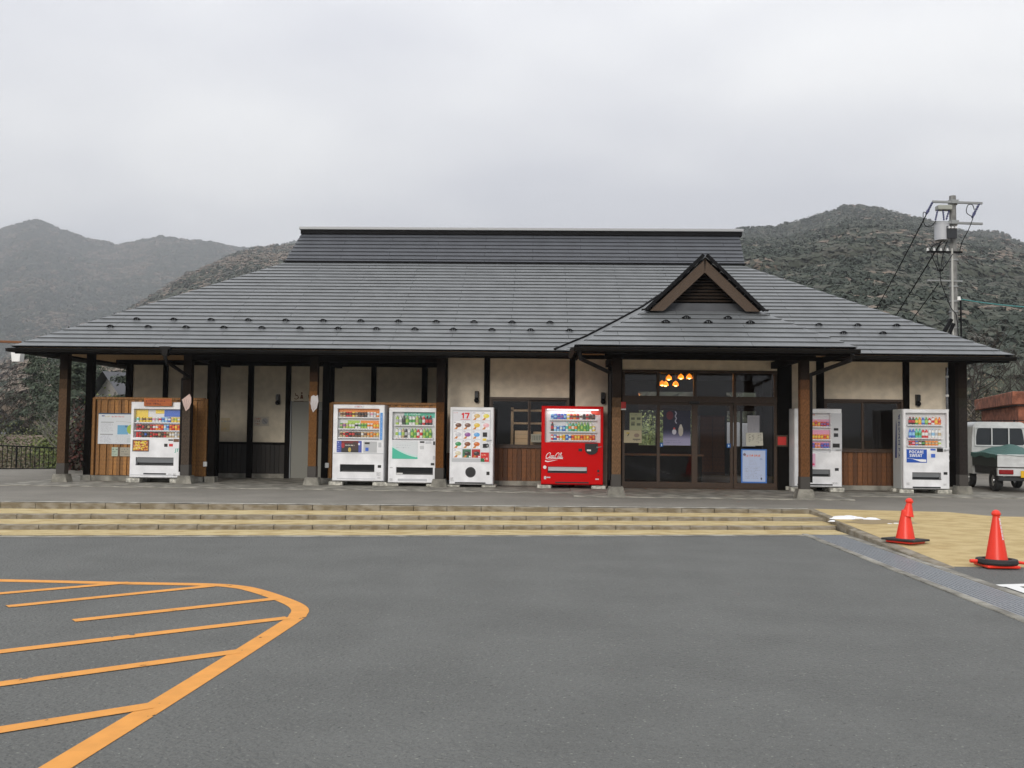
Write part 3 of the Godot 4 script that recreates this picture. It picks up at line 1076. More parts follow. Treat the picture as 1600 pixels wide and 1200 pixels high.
func make_building() -> Node3D:
	var B := thing("station_building", "long single storey building with grey metal hipped roof and white plaster walls", "building", Vector3.ZERO)
	var steel := [M["roof_metal"], M["roof_metal"], M["roof_metal_pale"]]
	# main roof, front slope
	var hz := -4.0
	var hy := EY + SL * 5.0
	var a := Vector3(EX0, EY, 1.0)
	var b := Vector3(EX1, EY, 1.0)
	var c := Vector3(EX1 - 5.0, hy, hz)
	var d := Vector3(EX0 + 5.0, hy, hz)
	course_roof(B, "roof_sheet", a, b, c, d, 25, 2.72, steel, 0.6)
	# upper steep slope
	var ry := 7.17
	var rz := -5.12
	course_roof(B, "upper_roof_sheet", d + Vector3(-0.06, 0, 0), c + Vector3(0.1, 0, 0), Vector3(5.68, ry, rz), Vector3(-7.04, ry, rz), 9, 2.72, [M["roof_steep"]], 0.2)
	# the sides and the back, which the photograph does not show
	var bz := 2.0 * rz - 1.0
	var a2 := Vector3(EX0, EY, bz)
	var b2 := Vector3(EX1, EY, bz)
	var c2 := Vector3(EX1 - 5.0, hy, 2.0 * rz - hz)
	var d2 := Vector3(EX0 + 5.0, hy, 2.0 * rz - hz)
	course_roof(B, "side_roof", a2, a, d, d2, 25, 40.0, [M["roof_metal"]], 0.0, true)
	course_roof(B, "side_roof", b, b2, c2, c, 25, 40.0, [M["roof_metal"]], 0.0, true)
	course_roof(B, "back_roof", b2, a2, d2, c2, 25, 60.0, [M["roof_metal"]], 0.0, true)
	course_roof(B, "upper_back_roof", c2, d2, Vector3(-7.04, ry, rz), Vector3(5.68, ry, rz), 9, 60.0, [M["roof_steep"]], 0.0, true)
	var g := MB.new()
	g.tri(d + Vector3(0.05, 0, 0), Vector3(-6.95, ry, rz), d2 + Vector3(0.05, 0, 0))
	g.tri(c - Vector3(0.05, 0, 0), c2 - Vector3(0.05, 0, 0), Vector3(5.6, ry, rz))
	part("gable_wall", g, M["dark_beam"], B)
	g = MB.new()
	g.bx(-7.12, 5.78, ry + 0.0, ry + 0.08, rz - 0.25, rz + 0.25, 0.01)
	part("ridge_cap", g, M["ridge_metal"], B)
	g = MB.new()
	g.bx(-7.08, 5.74, ry - 0.12, ry + 0.0, rz - 0.2, rz + 0.2)
	part("ridge_base", g, M["black_metal"], B)
	# flashing where the steep slope meets the lower one
	g = MB.new()
	g.bar(Vector3(-7.32, hy + 0.05, hz + 0.04), Vector3(5.66, hy + 0.05, hz + 0.04), 0.05, 0.03)
	part("roof_flashing", g, M["black_metal"], B)
	# eaves: fascia, soffit, gutter
	g = MB.new()
	g.bx(EX0 + 0.06, EX1 - 0.06, 3.01, EY - 0.01, 0.9, 0.94)
	g.bx(EX0 + 0.06, EX0 + 0.1, 3.12, EY - 0.01, bz + 0.1, 0.9)
	g.bx(EX1 - 0.1, EX1 - 0.06, 3.12, EY - 0.01, bz + 0.1, 0.9)
	g.bx(EX0 + 0.06, EX1 - 0.06, 3.01, EY - 0.01, bz + 0.06, bz + 0.1)
	part("fascia", g, M["dark_beam"], B)
	var n := 0
	var x := EX0 + 0.12
	while x < EX1 - 0.12:
		var xe := minf(x + 0.91, EX1 - 0.12)
		g = MB.new()
		g.bx(x + 0.004, xe - 0.004, 3.16, 3.185, -2.95, 0.88)
		part("soffit_board", g, M["soffit"], B)
		x = xe
	g = MB.new()
	g.bx(EX0 + 0.12, EX1 - 0.12, 3.17, 3.19, bz + 0.1, -2.96)
	part("soffit_board", g, M["soffit"], B)
	gutter(B, Vector3(EX0 - 0.02, 3.12, 1.05), Vector3(0.66, 3.12, 1.05))
	gutter(B, Vector3(6.44, 3.12, 1.05), Vector3(EX1 + 0.02, 3.12, 1.05))
	gutter(B, Vector3(EX0 - 0.05, 3.12, 1.05), Vector3(EX0 - 0.05, 3.12, -10))
	# wall beams and verandah beam
	beam(B, -8.43, -2.28, 2.955, 3.155, -0.075, 0.075)
	beam(B, -11.5, -2.3, 3.03, 3.158, -3.0, -2.86)
	for z in [[-2.86, -0.08], [-0.76, -0.66]]: pass
	for px in [-8.43, -5.4, -2.38]:
		g = MB.new()
		g.bx(px - 0.06, px + 0.06, 2.98, 3.155, -2.86, -0.08)
		part("tie_beam", g, M["dark_timber"], B)
	var weather := [Color(0.17, 0.105, 0.06), Color(0.13, 0.10, 0.075), Color(0.26, 0.125, 0.045), Color(0.24, 0.10, 0.03)]
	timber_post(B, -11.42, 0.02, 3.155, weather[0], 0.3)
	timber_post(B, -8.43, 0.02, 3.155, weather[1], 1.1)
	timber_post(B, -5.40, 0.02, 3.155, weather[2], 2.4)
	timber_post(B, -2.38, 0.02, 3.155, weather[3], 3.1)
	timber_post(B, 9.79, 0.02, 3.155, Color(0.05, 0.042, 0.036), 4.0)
	# ---- recessed left part
	var zr := -2.9
	for p in [[-11.22, -11.03], [-10.205, -10.066], [-8.99, -8.64], [-7.887, -7.73], [-6.862, -6.723], [-5.74, -5.55], [-4.561, -4.423], [-3.2, -3.046], [-2.42, -2.3]]:
		post(B, p[0], p[1], 0.0, 3.06, zr - 0.12, zr + 0.035)
	for p in [[-11.03, -10.205, 0.0], [-10.066, -8.99, 0.0], [-8.64, -7.887, 0.95], [-7.73, -6.862, 0.95], [-6.723, -5.74, 2.09], [-5.55, -4.561, 0.0], [-4.423, -3.2, 0.0], [-3.046, -2.42, 0.0]]:
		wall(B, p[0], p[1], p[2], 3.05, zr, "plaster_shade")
	boards(B, -8.64, -7.887, 0.14, 0.92, zr - 0.01, 0.12, "recess", 3)
	boards(B, -7.73, -6.862, 0.14, 0.92, zr - 0.01, 0.12, "recess", 3)
	beam(B, -8.64, -7.887, 0.92, 0.98, zr - 0.1, zr + 0.02)
	beam(B, -7.73, -6.862, 0.92, 0.98, zr - 0.1, zr + 0.02)
	g = MB.new()
	g.bx(-8.64, -6.862, 0.0, 0.14, zr - 0.12, zr + 0.005, 0.005)
	part("wall_base", g, M["concrete"], B)
	# grey sliding door of the lavatory with a dark pane
	var door := Node3D.new()
	door.name = numbered("door", B)
	B.add_child(door, true)
	g = MB.new()
	g.bx(-6.723, -6.08, 0.02, 2.08, zr - 0.06, zr - 0.02, 0.004)
	part("door_leaf", g, M["grey_door"], door)
	g = MB.new()
	g.bx(-6.06, -5.75, 0.02, 0.75, zr - 0.05, zr - 0.0, 0.004)
	g.bx(-6.06, -5.75, 1.06, 1.09, zr - 0.05, zr - 0.0)
	g.bx(-6.06, -5.75, 0.75, 1.06, zr - 0.05, zr - 0.005)
	g.bx(-6.06, -5.75, 1.86, 2.08, zr - 0.05, zr - 0.0)
	g.bx(-6.06, -6.0, 1.09, 1.86, zr - 0.05, zr)
	part("side_panel", g, M["grey_door"], door)
	g = MB.new()
	g.bx(-6.0, -5.75, 1.09, 1.86, zr - 0.06, zr - 0.045)
	part("pane", g, M["slot_dark"], door)
	g = MB.new()
	g.bx(-6.74, -6.70, 0.02, 2.1, zr - 0.02, zr + 0.02)
	part("door_frame", g, M["galvanised"], door)
	# end wall and returns
	g = MB.new()
	g.bx(-11.2, -11.08, 0.0, 3.16, -9.3, zr - 0.12)
	g.bx(-2.42, -2.30, 0.0, 3.16, zr + 0.035, -0.92)
	g.bx(9.98, 10.1, 0.0, 3.16, -9.3, -0.92)
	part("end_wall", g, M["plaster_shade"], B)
	# ---- front wall of the right part
	var zf := -0.9
	for p in [[-1.408, -1.266], [0.69, 0.831], [6.70, 6.885], [8.784, 8.938], [9.877, 10.1], [-2.42, -2.31]]:
		post(B, p[0], p[1], 0.0, 3.158, zf - 0.12, zf + 0.035)
	post(B, 1.632, 1.95, 0.0, 3.158, zf - 0.12, -0.46)
	post(B, 5.66, 6.0, 0.0, 3.158, zf - 0.12, -0.46)
	wall(B, -2.31, -1.408, 0.8, 3.158, zf)
	boards(B, -2.31, -1.408, 0.12, 0.8, zf + 0.005, 0.12, "wainscot", 3)
	wall(B, -1.266, 0.69, 2.19, 3.158, zf)
	wall(B, 0.831, 1.632, 0.0, 3.158, zf)
	wall(B, 6.0, 6.70, 0.0, 3.158, zf)
	wall(B, 6.885, 8.784, 2.23, 3.158, zf)
	wall(B, 8.938, 9.877, 0.0, 3.158, zf)
	window(B, -1.266, 0.69, 0.94, 2.19, zf, 2)
	window(B, 6.885, 8.784, 0.94, 2.23, zf, 2)
	boards(B, -1.266, 0.69, 0.14, 0.94, zf + 0.005, 0.115, "wainscot", 3)
	boards(B, 6.885, 8.784, 0.14, 0.94, zf + 0.005, 0.115, "wainscot", 3)
	g = MB.new()
	g.bx(-2.31, 0.69, 0.0, 0.14, zf - 0.12, zf + 0.04, 0.006)
	part("wall_base", g, M["concrete"], B)
	g = MB.new()
	g.bx(6.885, 10.1, 0.0, 0.14, zf - 0.12, zf + 0.04, 0.006)
	part("wall_base", g, M["concrete"], B)
	# ---- entrance: lintel panel, transom lights and sliding doors
	var ze := -0.5
	wall(B, 1.95, 5.66, 2.87, 3.158, ze)
	beam(B, 1.95, 5.66, 2.80, 2.87, ze - 0.1, ze + 0.03, "brown_rail", "lintel")
	beam(B, 1.95, 5.66, 2.09, 2.245, ze - 0.09, ze + 0.02, "brown_rail", "transom_beam")
	beam(B, 1.95, 5.66, 0.03, 0.055, ze - 0.12, ze + 0.05, "brown_rail", "threshold")
	for p in [[1.95, 2.02], [2.78, 2.85], [3.665, 3.735], [4.61, 4.68], [5.59, 5.66]]:
		var m := MB.new()
		m.bx(p[0], p[1], 2.245, 2.80, ze - 0.06, ze)
		part("mullion", m, M["brown_frame"], B)
	for i in 4:
		var p0: float = [2.02, 2.85, 3.735, 4.68][i]
		var p1: float = [2.78, 3.665, 4.61, 5.59][i]
		g = MB.new()
		g.quad(Vector3(p0, 2.245, ze - 0.03), Vector3(p1, 2.245, ze - 0.03), Vector3(p1, 2.8, ze - 0.03), Vector3(p0, 2.8, ze - 0.03))
		part("transom_pane", g, M["pane"], B)
	for i in 4:
		var p0: float = [1.95, 2.80, 3.70, 4.63][i]
		var p1: float = [2.86, 3.70, 4.62, 5.66][i]
		var zz: float = ze - [0.03, 0.075, 0.075, 0.03][i]
		var dd := Node3D.new()
		dd.name = numbered("sliding_door", B)
		B.add_child(dd, true)
		g = MB.new()
		g.bx(p0, p0 + 0.07, 0.055, 2.09, zz - 0.018, zz + 0.018)
		g.bx(p1 - 0.07, p1, 0.055, 2.09, zz - 0.018, zz + 0.018)
		part("stile", g, M["brown_frame"], dd)
		g = MB.new()
		g.bx(p0 + 0.07, p1 - 0.07, 0.055, 0.18, zz - 0.018, zz + 0.018)
		g.bx(p0 + 0.07, p1 - 0.07, 2.03, 2.09, zz - 0.018, zz + 0.018)
		part("rail", g, M["brown_rail"], dd)
		g = MB.new()
		g.quad(Vector3(p0 + 0.07, 0.18, zz), Vector3(p1 - 0.07, 0.18, zz), Vector3(p1 - 0.07, 2.03, zz), Vector3(p0 + 0.07, 2.03, zz))
		part("pane", g, M["pane"], dd)
	g = MB.new()
	g.bx(3.56, 3.80, 2.06, 2.12, ze + 0.02, ze + 0.07, 0.01)
	part("door_sensor", g, M["black_plastic"], B)
	# ---- interior shell
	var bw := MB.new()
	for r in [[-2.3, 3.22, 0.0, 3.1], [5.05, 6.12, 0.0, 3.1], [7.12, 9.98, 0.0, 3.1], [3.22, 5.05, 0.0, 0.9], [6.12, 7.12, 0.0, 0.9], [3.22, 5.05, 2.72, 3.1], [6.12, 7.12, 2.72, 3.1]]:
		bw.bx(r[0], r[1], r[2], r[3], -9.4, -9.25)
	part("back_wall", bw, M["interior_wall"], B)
	for w in [[3.22, 5.05], [6.12, 7.12]]:
		var f := MB.new()
		f.bx(w[0], w[1], 2.1, 2.32, -9.36, -9.24)
		f.bx(w[0], w[1], 0.9, 0.94, -9.36, -9.24)
		var k := 3 if w[1] - w[0] > 1.2 else 2
		for i in k + 1:
			var xx: float = lerpf(w[0], w[1], float(i) / k)
			f.bx(xx - 0.025, xx + 0.025, 0.94, 2.1, -9.35, -9.25)
		part("back_window_frame", f, M["brown_frame"], B)
		f = MB.new()
		f.quad(Vector3(w[0], 0.94, -9.3), Vector3(w[1], 0.94, -9.3), Vector3(w[1], 2.72, -9.3), Vector3(w[0], 2.72, -9.3))
		part("back_pane", f, M["display_glass"], B)
	g = MB.new()
	g.bx(-11.1, -2.42, 0.0, 3.1, -9.4, -9.25)
	part("back_wall", g, M["plaster_shade"], B)
	g = MB.new()
	g.bx(1.0, 1.1, 0.0, 3.1, -9.25, -1.02)
	g.bx(7.3, 7.35, 0.0, 3.1, -9.25, -4.6)
	g.bx(-2.3, 1.0, 0.0, 3.1, -5.2, -5.1)
	g.bx(7.35, 9.98, 0.0, 3.1, -4.7, -4.6)
	part("partition", g, M["interior_wall"], B)
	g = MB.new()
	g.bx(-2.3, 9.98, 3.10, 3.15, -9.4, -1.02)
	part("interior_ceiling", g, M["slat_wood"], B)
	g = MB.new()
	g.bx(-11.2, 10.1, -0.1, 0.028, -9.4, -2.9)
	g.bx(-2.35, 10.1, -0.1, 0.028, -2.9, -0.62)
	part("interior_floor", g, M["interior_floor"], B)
	# ---- concrete verandah floor and porch slab
	g = MB.new()
	g.bx(-12.25, 0.7, -0.1, 0.022, -2.9, 1.45, 0.01)
	g.bx(6.52, 10.75, -0.1, 0.022, -0.9, 1.2, 0.01)
	g.bx(0.7, 6.52, -0.1, 0.026, -0.62, 2.55, 0.01)
	part("verandah_floor", g, M["concrete"], B)
	make_porch(B)
	# snow guards: two staggered rows on the main slope
	var sg := snow_guard()
	for i in 22:
		var xu := -9.87 + i * 0.915
		if xu > 9.0: break
		for k in 2:
			var z: float = [-0.30, 0.10][k]
			var xx := xu - 0.46 * k
			if xx > 0.9 and xx < 6.25 and z < 3.3:
				if k == 1 and xx > 0.75 and xx < 6.4: continue
				if k == 0 and xx > 1.15 and xx < 6.0: continue
			if xx > 0.75 and xx < 6.4: continue
			var o := part("snow_guard", sg, M["black_metal"], B)
			o.position = Vector3(xx, EY + SL * (1.0 - z) + 0.05, z)
	for xx in [3.19, 4.09]:
		var o := part("snow_guard", sg, M["black_metal"], B)
		o.position = Vector3(xx - 0.05, 3.11 + SL * (3.0 - 1.79) + 0.05, 1.79)
	for xx in [2.72, 3.63, 4.53]:
		var o := part("snow_guard", sg, M["black_metal"], B)
		o.position = Vector3(xx - 0.05, 3.11 + SL * (3.0 - 2.0) + 0.05, 2.0)
	# downpipe from the front gutter to the post
	g = MB.new()
	g.prism(PackedVector2Array([Vector2(-0.06, 0), Vector2(0.06, 0), Vector2(0.075, 0.14), Vector2(0.13, 0.16), Vector2(0.12, 0.21), Vector2(-0.12, 0.21), Vector2(-0.13, 0.16), Vector2(-0.075, 0.14)]), -0.07, 0.07, Transform3D(Basis.IDENTITY, Vector3(-8.57, 2.98, 1.12)))
	g.cyl(Vector3(-8.57, 2.9, 1.12), Vector3(-8.57, 2.99, 1.12), 0.045, 0.045, 10)
	g.tube([Vector3(-8.57, 2.92, 1.12), Vector3(-8.55, 2.84, 1.06), Vector3(-8.36, 2.56, 0.22), Vector3(-8.56, 2.5, 0.05), Vector3(-8.56, 0.3, 0.05)], 0.04, 10)
	part("downpipe", g, M["gutter"], B)
	# porch corner pipes
	g = MB.new()
	g.tube([Vector3(0.78, 3.02, 3.0), Vector3(0.80, 2.86, 2.98), Vector3(1.47, 2.62, 2.25), Vector3(1.47, 0.35, 2.22)], 0.042, 10)
	part("downpipe", g, M["gutter"], B)
	g = MB.new()
	g.tube([Vector3(6.33, 3.0, 3.0), Vector3(6.30, 2.88, 2.96), Vector3(5.69, 2.62, 2.25), Vector3(5.69, 0.35, 2.22)], 0.042, 10)
	part("downpipe", g, M["gutter"], B)
	# pale pipe with brackets at the right corner
	g = MB.new()
	g.tube([Vector3(9.70, 3.0, -0.55), Vector3(9.70, 0.1, -0.55)], 0.03, 8)
	part("conduit", g, M["chrome_dark"], B)
	for y in [2.75, 2.3, 1.95, 1.35, 1.2, 1.05, 0.9, 0.75]:
		g = MB.new()
		g.cyl(Vector3(9.70, y, -0.55), Vector3(9.70, y + 0.05, -0.55), 0.045, 0.045, 8)
		part("pipe_bracket", g, M["insulator"], B)
	return B

func snow_guard() -> ArrayMesh:
	# an arched wire foot with a standing tab
	var b := MB.new()
	var pts := []
	for i in 9:
		var a := PI * i / 8.0
		pts.append(Vector3(-cos(a) * 0.066, 0.0 + pow(sin(a), 0.7) * 0.054, 0.0))
	for i in 8: b.bar(pts[i], pts[i + 1], 0.06, 0.018)
	b.bar(Vector3(0, 0.0, 0.01), Vector3(0, 0.065, 0.01), 0.022, 0.012)
	return b.mesh()

func gutter(root: Node3D, p: Vector3, q: Vector3) -> void:
	# half-round trough with a rolled lip and hangers
	var g := MB.new()
	var f := (q - p).normalized()
	var s := f.cross(Vector3.UP).normalized()
	var N := 8
	for i in N:
		var a := PI * i / N
		var b := PI * (i + 1) / N
		var da := s * cos(a) * 0.06 - Vector3.UP * sin(a) * 0.075
		var db := s * cos(b) * 0.06 - Vector3.UP * sin(b) * 0.075
		g.quad(p + db, q + db, q + da, p + da)
		g.quad(p + da * 0.93, q + da * 0.93, q + db * 0.93, p + db * 0.93)
	g.cyl(p + s * 0.062, q + s * 0.062, 0.011, 0.011, 6)
	for e in [p, q]: g.box(e - Vector3.UP * 0.03, Vector3(0.012, 0.07, 0.10) if absf(f.x) > 0.5 else Vector3(0.10, 0.07, 0.012))
	part("gutter", g, M["gutter"], root)
	g = MB.new()
	var L := (q - p).length()
	var k := int(L / 0.6)
	for i in k + 1:
		var e := p + f * (0.1 + (L - 0.2) * i / k)
		g.bar(e + s * 0.07 + Vector3.UP * 0.008, e - s * 0.12 + Vector3.UP * 0.012, 0.02, 0.006)
	part("gutter_hanger", g, M["black_metal"], root)

func make_porch(B: Node3D) -> void:
	var steel := [M["roof_metal"], M["roof_metal"], M["roof_metal_pale"]]
	var ey := 3.12
	var x0 := 0.70
	var x1 := 6.42
	var xc := 3.57
	var zf := 3.0
	var gz := 1.36
	var gy := ey + SL * (zf - gz)
	var hw := (x1 - x0) / 2 - (zf - gz)
	course_roof(B, "porch_roof_sheet", Vector3(x0, ey, zf), Vector3(x1, ey, zf), Vector3(xc + hw, gy, gz), Vector3(xc - hw, gy, gz), 8, 2.72, steel, 0.9)
	# side skirts back to the main slope
	var zback := 1.0 - (ey - EY) / SL
	var zb2 := 1.0 - (gy - EY) / SL
	course_roof(B, "porch_side_roof_sheet", Vector3(x0, ey, zback), Vector3(x0, ey, zf), Vector3(xc - hw, gy, gz), Vector3(xc - hw, gy, zb2), 8, 5.0, [M["roof_metal_pale"]])
	course_roof(B, "porch_side_roof_sheet", Vector3(x1, ey, zf), Vector3(x1, ey, zback), Vector3(xc + hw, gy, zb2), Vector3(xc + hw, gy, gz), 8, 5.0, [M["roof_metal_pale"]])
	# little gable
	var ay := gy + hw * 0.955
	var za := 1.0 - (ay - EY) / SL
	var gf := 1.66
	course_roof(B, "gable_roof_sheet", Vector3(xc - hw - 0.02, gy, zb2), Vector3(xc - hw - 0.02, gy, gf), Vector3(xc, ay, gf), Vector3(xc, ay, za), 7, 5.0, [M["roof_metal_pale"]])
	course_roof(B, "gable_roof_sheet", Vector3(xc + hw + 0.02, gy, gf), Vector3(xc + hw + 0.02, gy, zb2), Vector3(xc, ay, za), Vector3(xc, ay, gf), 7, 5.0, [M["roof_metal_pale"]])
	for s in [-1.0, 1.0]:
		# barge board and the black metal edge above it
		var u := Vector3(hw * s, gy - ay, 0).normalized()
		var nn := Vector3(u.y * -s, u.x * s, 0) * (1.0 if s > 0 else 1.0)
		if nn.y > 0: nn = -nn
		var t := Vector3(xc, ay, gf - 0.03)
		var foot := Vector3(xc + (hw + 0.0) * s, gy, gf - 0.03)
		var b := MB.new()
		var poly := PackedVector2Array()
		for p in [t + nn * 0.03, foot + nn * 0.03, foot + nn * 0.03 + Vector3(-s * 0.30, 0, 0), Vector3(xc, ay - 0.33, 0)]: poly.append(Vector2(p.x, p.y))
		b.prism(poly, gf - 0.10, gf - 0.04)
		part("barge_board", b, M["barge_wood"], B)
		b = MB.new()
		b.bar(t - nn * 0.045 + Vector3(0, 0.02, 0.02), foot - nn * 0.045 + u * 0.06 + Vector3(0, 0, 0.02), 0.07, 0.075, 0.006)
		part("barge_flashing", b, M["black_metal"], B)
		b = MB.new()
		b.bar(foot + Vector3(-0.02 * s, 0.02, -0.02), foot + Vector3(0.16 * s, 0.0, -0.02), 0.12, 0.03)
		part("flashing_foot", b, M["gutter"], B)
	# wide valley sheets on the main roof, with a dark raised outer edge
	var outer := [Vector2(0.29, 1.01), Vector2(1.02, 0.38), Vector2(1.80, -0.45), Vector2(2.47, -1.19), Vector2(3.22, -2.2), Vector2(3.5, -2.75)]
	var inner := [Vector2(x0, zback), Vector2(1.25, 0.52), Vector2(1.9, -0.13), Vector2(xc - hw, zb2), Vector2(xc - 0.55, za + 0.97), Vector2(xc, za)]
	for s in [-1.0, 1.0]:
		var b := MB.new()
		var e := MB.new()
		for i in 5:
			var q := []
			for p in [outer[i], inner[i], inner[i + 1], outer[i + 1]]:
				var px: float = p.x if s < 0 else 2.0 * xc - p.x
				q.append(Vector3(px, EY + SL * (1.0 - p.y) + 0.062, p.y))
			if (q[1] - q[0]).cross(q[2] - q[0]).y < 0: b.quad(q[3], q[2], q[1], q[0])
			else: b.quad(q[0], q[1], q[2], q[3])
			e.bar(q[0], q[3], 0.05, 0.05)
		part("valley_sheet", b, M["roof_metal_pale"], B)
		part("valley_edge", e, M["black_metal"], B)
	# recessed louvre of slats
	var bk := MB.new()
	bk.prism(PackedVector2Array([Vector2(xc - hw + 0.05, gy - 0.05), Vector2(xc + hw - 0.05, gy - 0.05), Vector2(xc, ay - 0.05)]), 1.12, 1.16)
	part("gable_back", bk, M["dark_beam"], B)
	for i in 9:
		var y := gy + 0.26 + i * 0.075
		var w := (ay - 0.1 - y) / 1.02
		if w < 0.06: break
		var b := MB.new()
		b.box(Vector3(xc, y, 1.22), Vector3(w * 2, 0.012, 0.075), Basis(Vector3.RIGHT, 0.6))
		part("louvre_slat", b, M["slat_wood"], B)
	var fl := MB.new()
	fl.bx(xc - hw + 0.12, xc + hw - 0.12, gy - 0.05, gy + 0.2, 1.2, 1.24)
	part("gable_flashing", fl, M["roof_steep"], B)
	# eaves of the porch
	var g := MB.new()
	g.bx(x0 + 0.06, x1 - 0.06, ey - 0.15, ey - 0.01, zf - 0.1, zf - 0.06)
	g.bx(x0 + 0.06, x0 + 0.1, ey - 0.15, ey - 0.01, 1.0, zf - 0.1)
	g.bx(x1 - 0.1, x1 - 0.06, ey - 0.15, ey - 0.01, 1.0, zf - 0.1)
	part("porch_fascia", g, M["dark_beam"], B)
	gutter(B, Vector3(x0 - 0.04, ey - 0.035, zf + 0.05), Vector3(x1 + 0.04, ey - 0.035, zf + 0.05))
	gutter(B, Vector3(x0 - 0.05, ey - 0.035, zf + 0.05), Vector3(x0 - 0.05, ey - 0.035, 1.12))
	for i in 7:
		var xa := lerpf(x0 + 0.12, x1 - 0.12, i / 7.0)
		var xb := lerpf(x0 + 0.12, x1 - 0.12, (i + 1) / 7.0)
		g = MB.new()
		g.bx(xa + 0.004, xb - 0.004, ey - 0.02, ey + 0.005, 0.96, zf - 0.11)
		part("porch_soffit_board", g, M["soffit"], B)
	beam(B, 1.35, 5.8, 2.92, 3.08, 2.12, 2.28)
	for x in [1.60, 5.56]:
		var tb := MB.new()
		tb.bx(x - 0.06, x + 0.06, 2.92, 3.08, -0.46, 2.12)
		part("tie_beam", tb, M["dark_timber"], B)
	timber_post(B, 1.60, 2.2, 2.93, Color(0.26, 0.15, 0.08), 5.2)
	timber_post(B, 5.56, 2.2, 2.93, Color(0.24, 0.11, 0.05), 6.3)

# ---------------------------------------------------------------- vending machines
var can_mesh := {}

func drink_mesh(kind: String) -> ArrayMesh:
	if can_mesh.has(kind): return can_mesh[kind]
	var a := MB.new()
	var b := MB.new()
	if kind == "can":
		a.lathe([Vector2(0, 0), Vector2(0.024, 0), Vector2(0.028, 0.008), Vector2(0.028, 0.045)], 10)
		a.lathe([Vector2(0.028, 0.09), Vector2(0.028, 0.108), Vector2(0.023, 0.118), Vector2(0, 0.117)], 10)
		b.lathe([Vector2(0.028, 0.045), Vector2(0.028, 0.09)], 10)
	elif kind == "short":
		a.lathe([Vector2(0, 0), Vector2(0.024, 0), Vector2(0.028, 0.008), Vector2(0.028, 0.03)], 10)
		a.lathe([Vector2(0.028, 0.065), Vector2(0.028, 0.085), Vector2(0.023, 0.095), Vector2(0, 0.094)], 10)
		b.lathe([Vector2(0.028, 0.03), Vector2(0.028, 0.065)], 10)
	else:
		a.lathe([Vector2(0, 0), Vector2(0.026, 0), Vector2(0.03, 0.012), Vector2(0.03, 0.05)], 10)
		a.lathe([Vector2(0.03, 0.115), Vector2(0.027, 0.14), Vector2(0.012, 0.172), Vector2(0.012, 0.182)], 10)
		b.lathe([Vector2(0.03, 0.05), Vector2(0.03, 0.115)], 10)
		b.lathe([Vector2(0.014, 0.182), Vector2(0.014, 0.2), Vector2(0, 0.2)], 10)
	var m := a.mesh()
	b.add_to(m)
	can_mesh[kind] = m
	return m

var hue := {
	"r": Color(0.62, 0.03, 0.03), "o": Color(0.85, 0.27, 0.02), "y": Color(0.85, 0.62, 0.06), "g": Color(0.10, 0.36, 0.08), "l": Color(0.42, 0.60, 0.10),
	"b": Color(0.05, 0.14, 0.55), "c": Color(0.30, 0.58, 0.82), "w": Color(0.80, 0.80, 0.78), "k": Color(0.035, 0.03, 0.03), "n": Color(0.16, 0.075, 0.035),
	"t": Color(0.55, 0.42, 0.24), "p": Color(0.80, 0.36, 0.52), "v": Color(0.30, 0.10, 0.36), "s": Color(0.48, 0.49, 0.50), "m": Color(0.10, 0.55, 0.42), "d": Color(0.06, 0.10, 0.06),
}

func ink(k: String) -> StandardMaterial3D:
	return mat("ink_" + k, hue[k].linear_to_srgb(), 0.3)

# a slab of the front with openings left out; rectangles in face metres from its bottom left corner
func holed(b: MB, x0: float, x1: float, y0: float, y1: float, holes: Array, z0: float, z1: float) -> void:
	var ys := [y0, y1]
	for h in holes:
		ys.append(h.position.y)
		ys.append(h.end.y)
	ys.sort()
	for i in ys.size() - 1:
		var a: float = ys[i]
		var c: float = ys[i + 1]
		if c - a < 0.0005: continue
		var cut := []
		for h in holes:
			if h.position.y < c - 0.0004 and h.end.y > a + 0.0004: cut.append(Vector2(h.position.x, h.end.x))
		cut.sort_custom(func(p, q): return p.x < q.x)
		var x := x0
		for k in cut:
			if k.x - x > 0.001: b.bx(x, k.x, a, c, z0, z1)
			x = maxf(x, k.y)
		if x1 - x > 0.001: b.bx(x, x1, a, c, z0, z1)

# d: px box of the front, its corners in metres, and the looks. Rectangles are given as fractions of the front: left, top, right, bottom.
func fr(d: Dictionary, q: Array) -> Rect2:
	return Rect2(q[0] * d.w, (1.0 - q[3]) * d.h, (q[2] - q[0]) * d.w, (q[3] - q[1]) * d.h)

func face(root: Node3D, called: String, d: Dictionary, q: Array, m: Material, z := 0.004, th := 0.008) -> MeshInstance3D:
	var r := fr(d, q)
	var b := MB.new()
	b.bx(r.position.x, r.end.x, r.position.y, r.end.y, z - th, z)
	return part(called, b, m, root)

# a thin printed sheet whose picture fills it
func sheet_at(root: Node3D, called: String, x0: float, x1: float, y0: float, y1: float, z: float, m: Material) -> MeshInstance3D:
	var b := MB.new()
	b.quad(Vector3(x0, y0, z), Vector3(x1, y0, z), Vector3(x1, y1, z), Vector3(x0, y1, z))
	var e := Vector2(0.5, 0.02)
	for k in [[Vector3(x1, y0, z), Vector3(x0, y0, z), Vector3(x0, y1, z), Vector3(x1, y1, z)]]:
		var w := Vector3(0, 0, -0.003)
		var nrm := Vector3(0, 0, -1)
		b.tri_n(k[0] + w, k[1] + w, k[2] + w, nrm, nrm, nrm, e, e, e)
		b.tri_n(k[0] + w, k[2] + w, k[3] + w, nrm, nrm, nrm, e, e, e)
	return part(called, b, m, root)

func face_print(root: Node3D, called: String, d: Dictionary, q: Array, m: Material, z := 0.006) -> MeshInstance3D:
	var r := fr(d, q)
	return sheet_at(root, called, r.position.x, r.end.x, r.position.y, r.end.y, z, m)

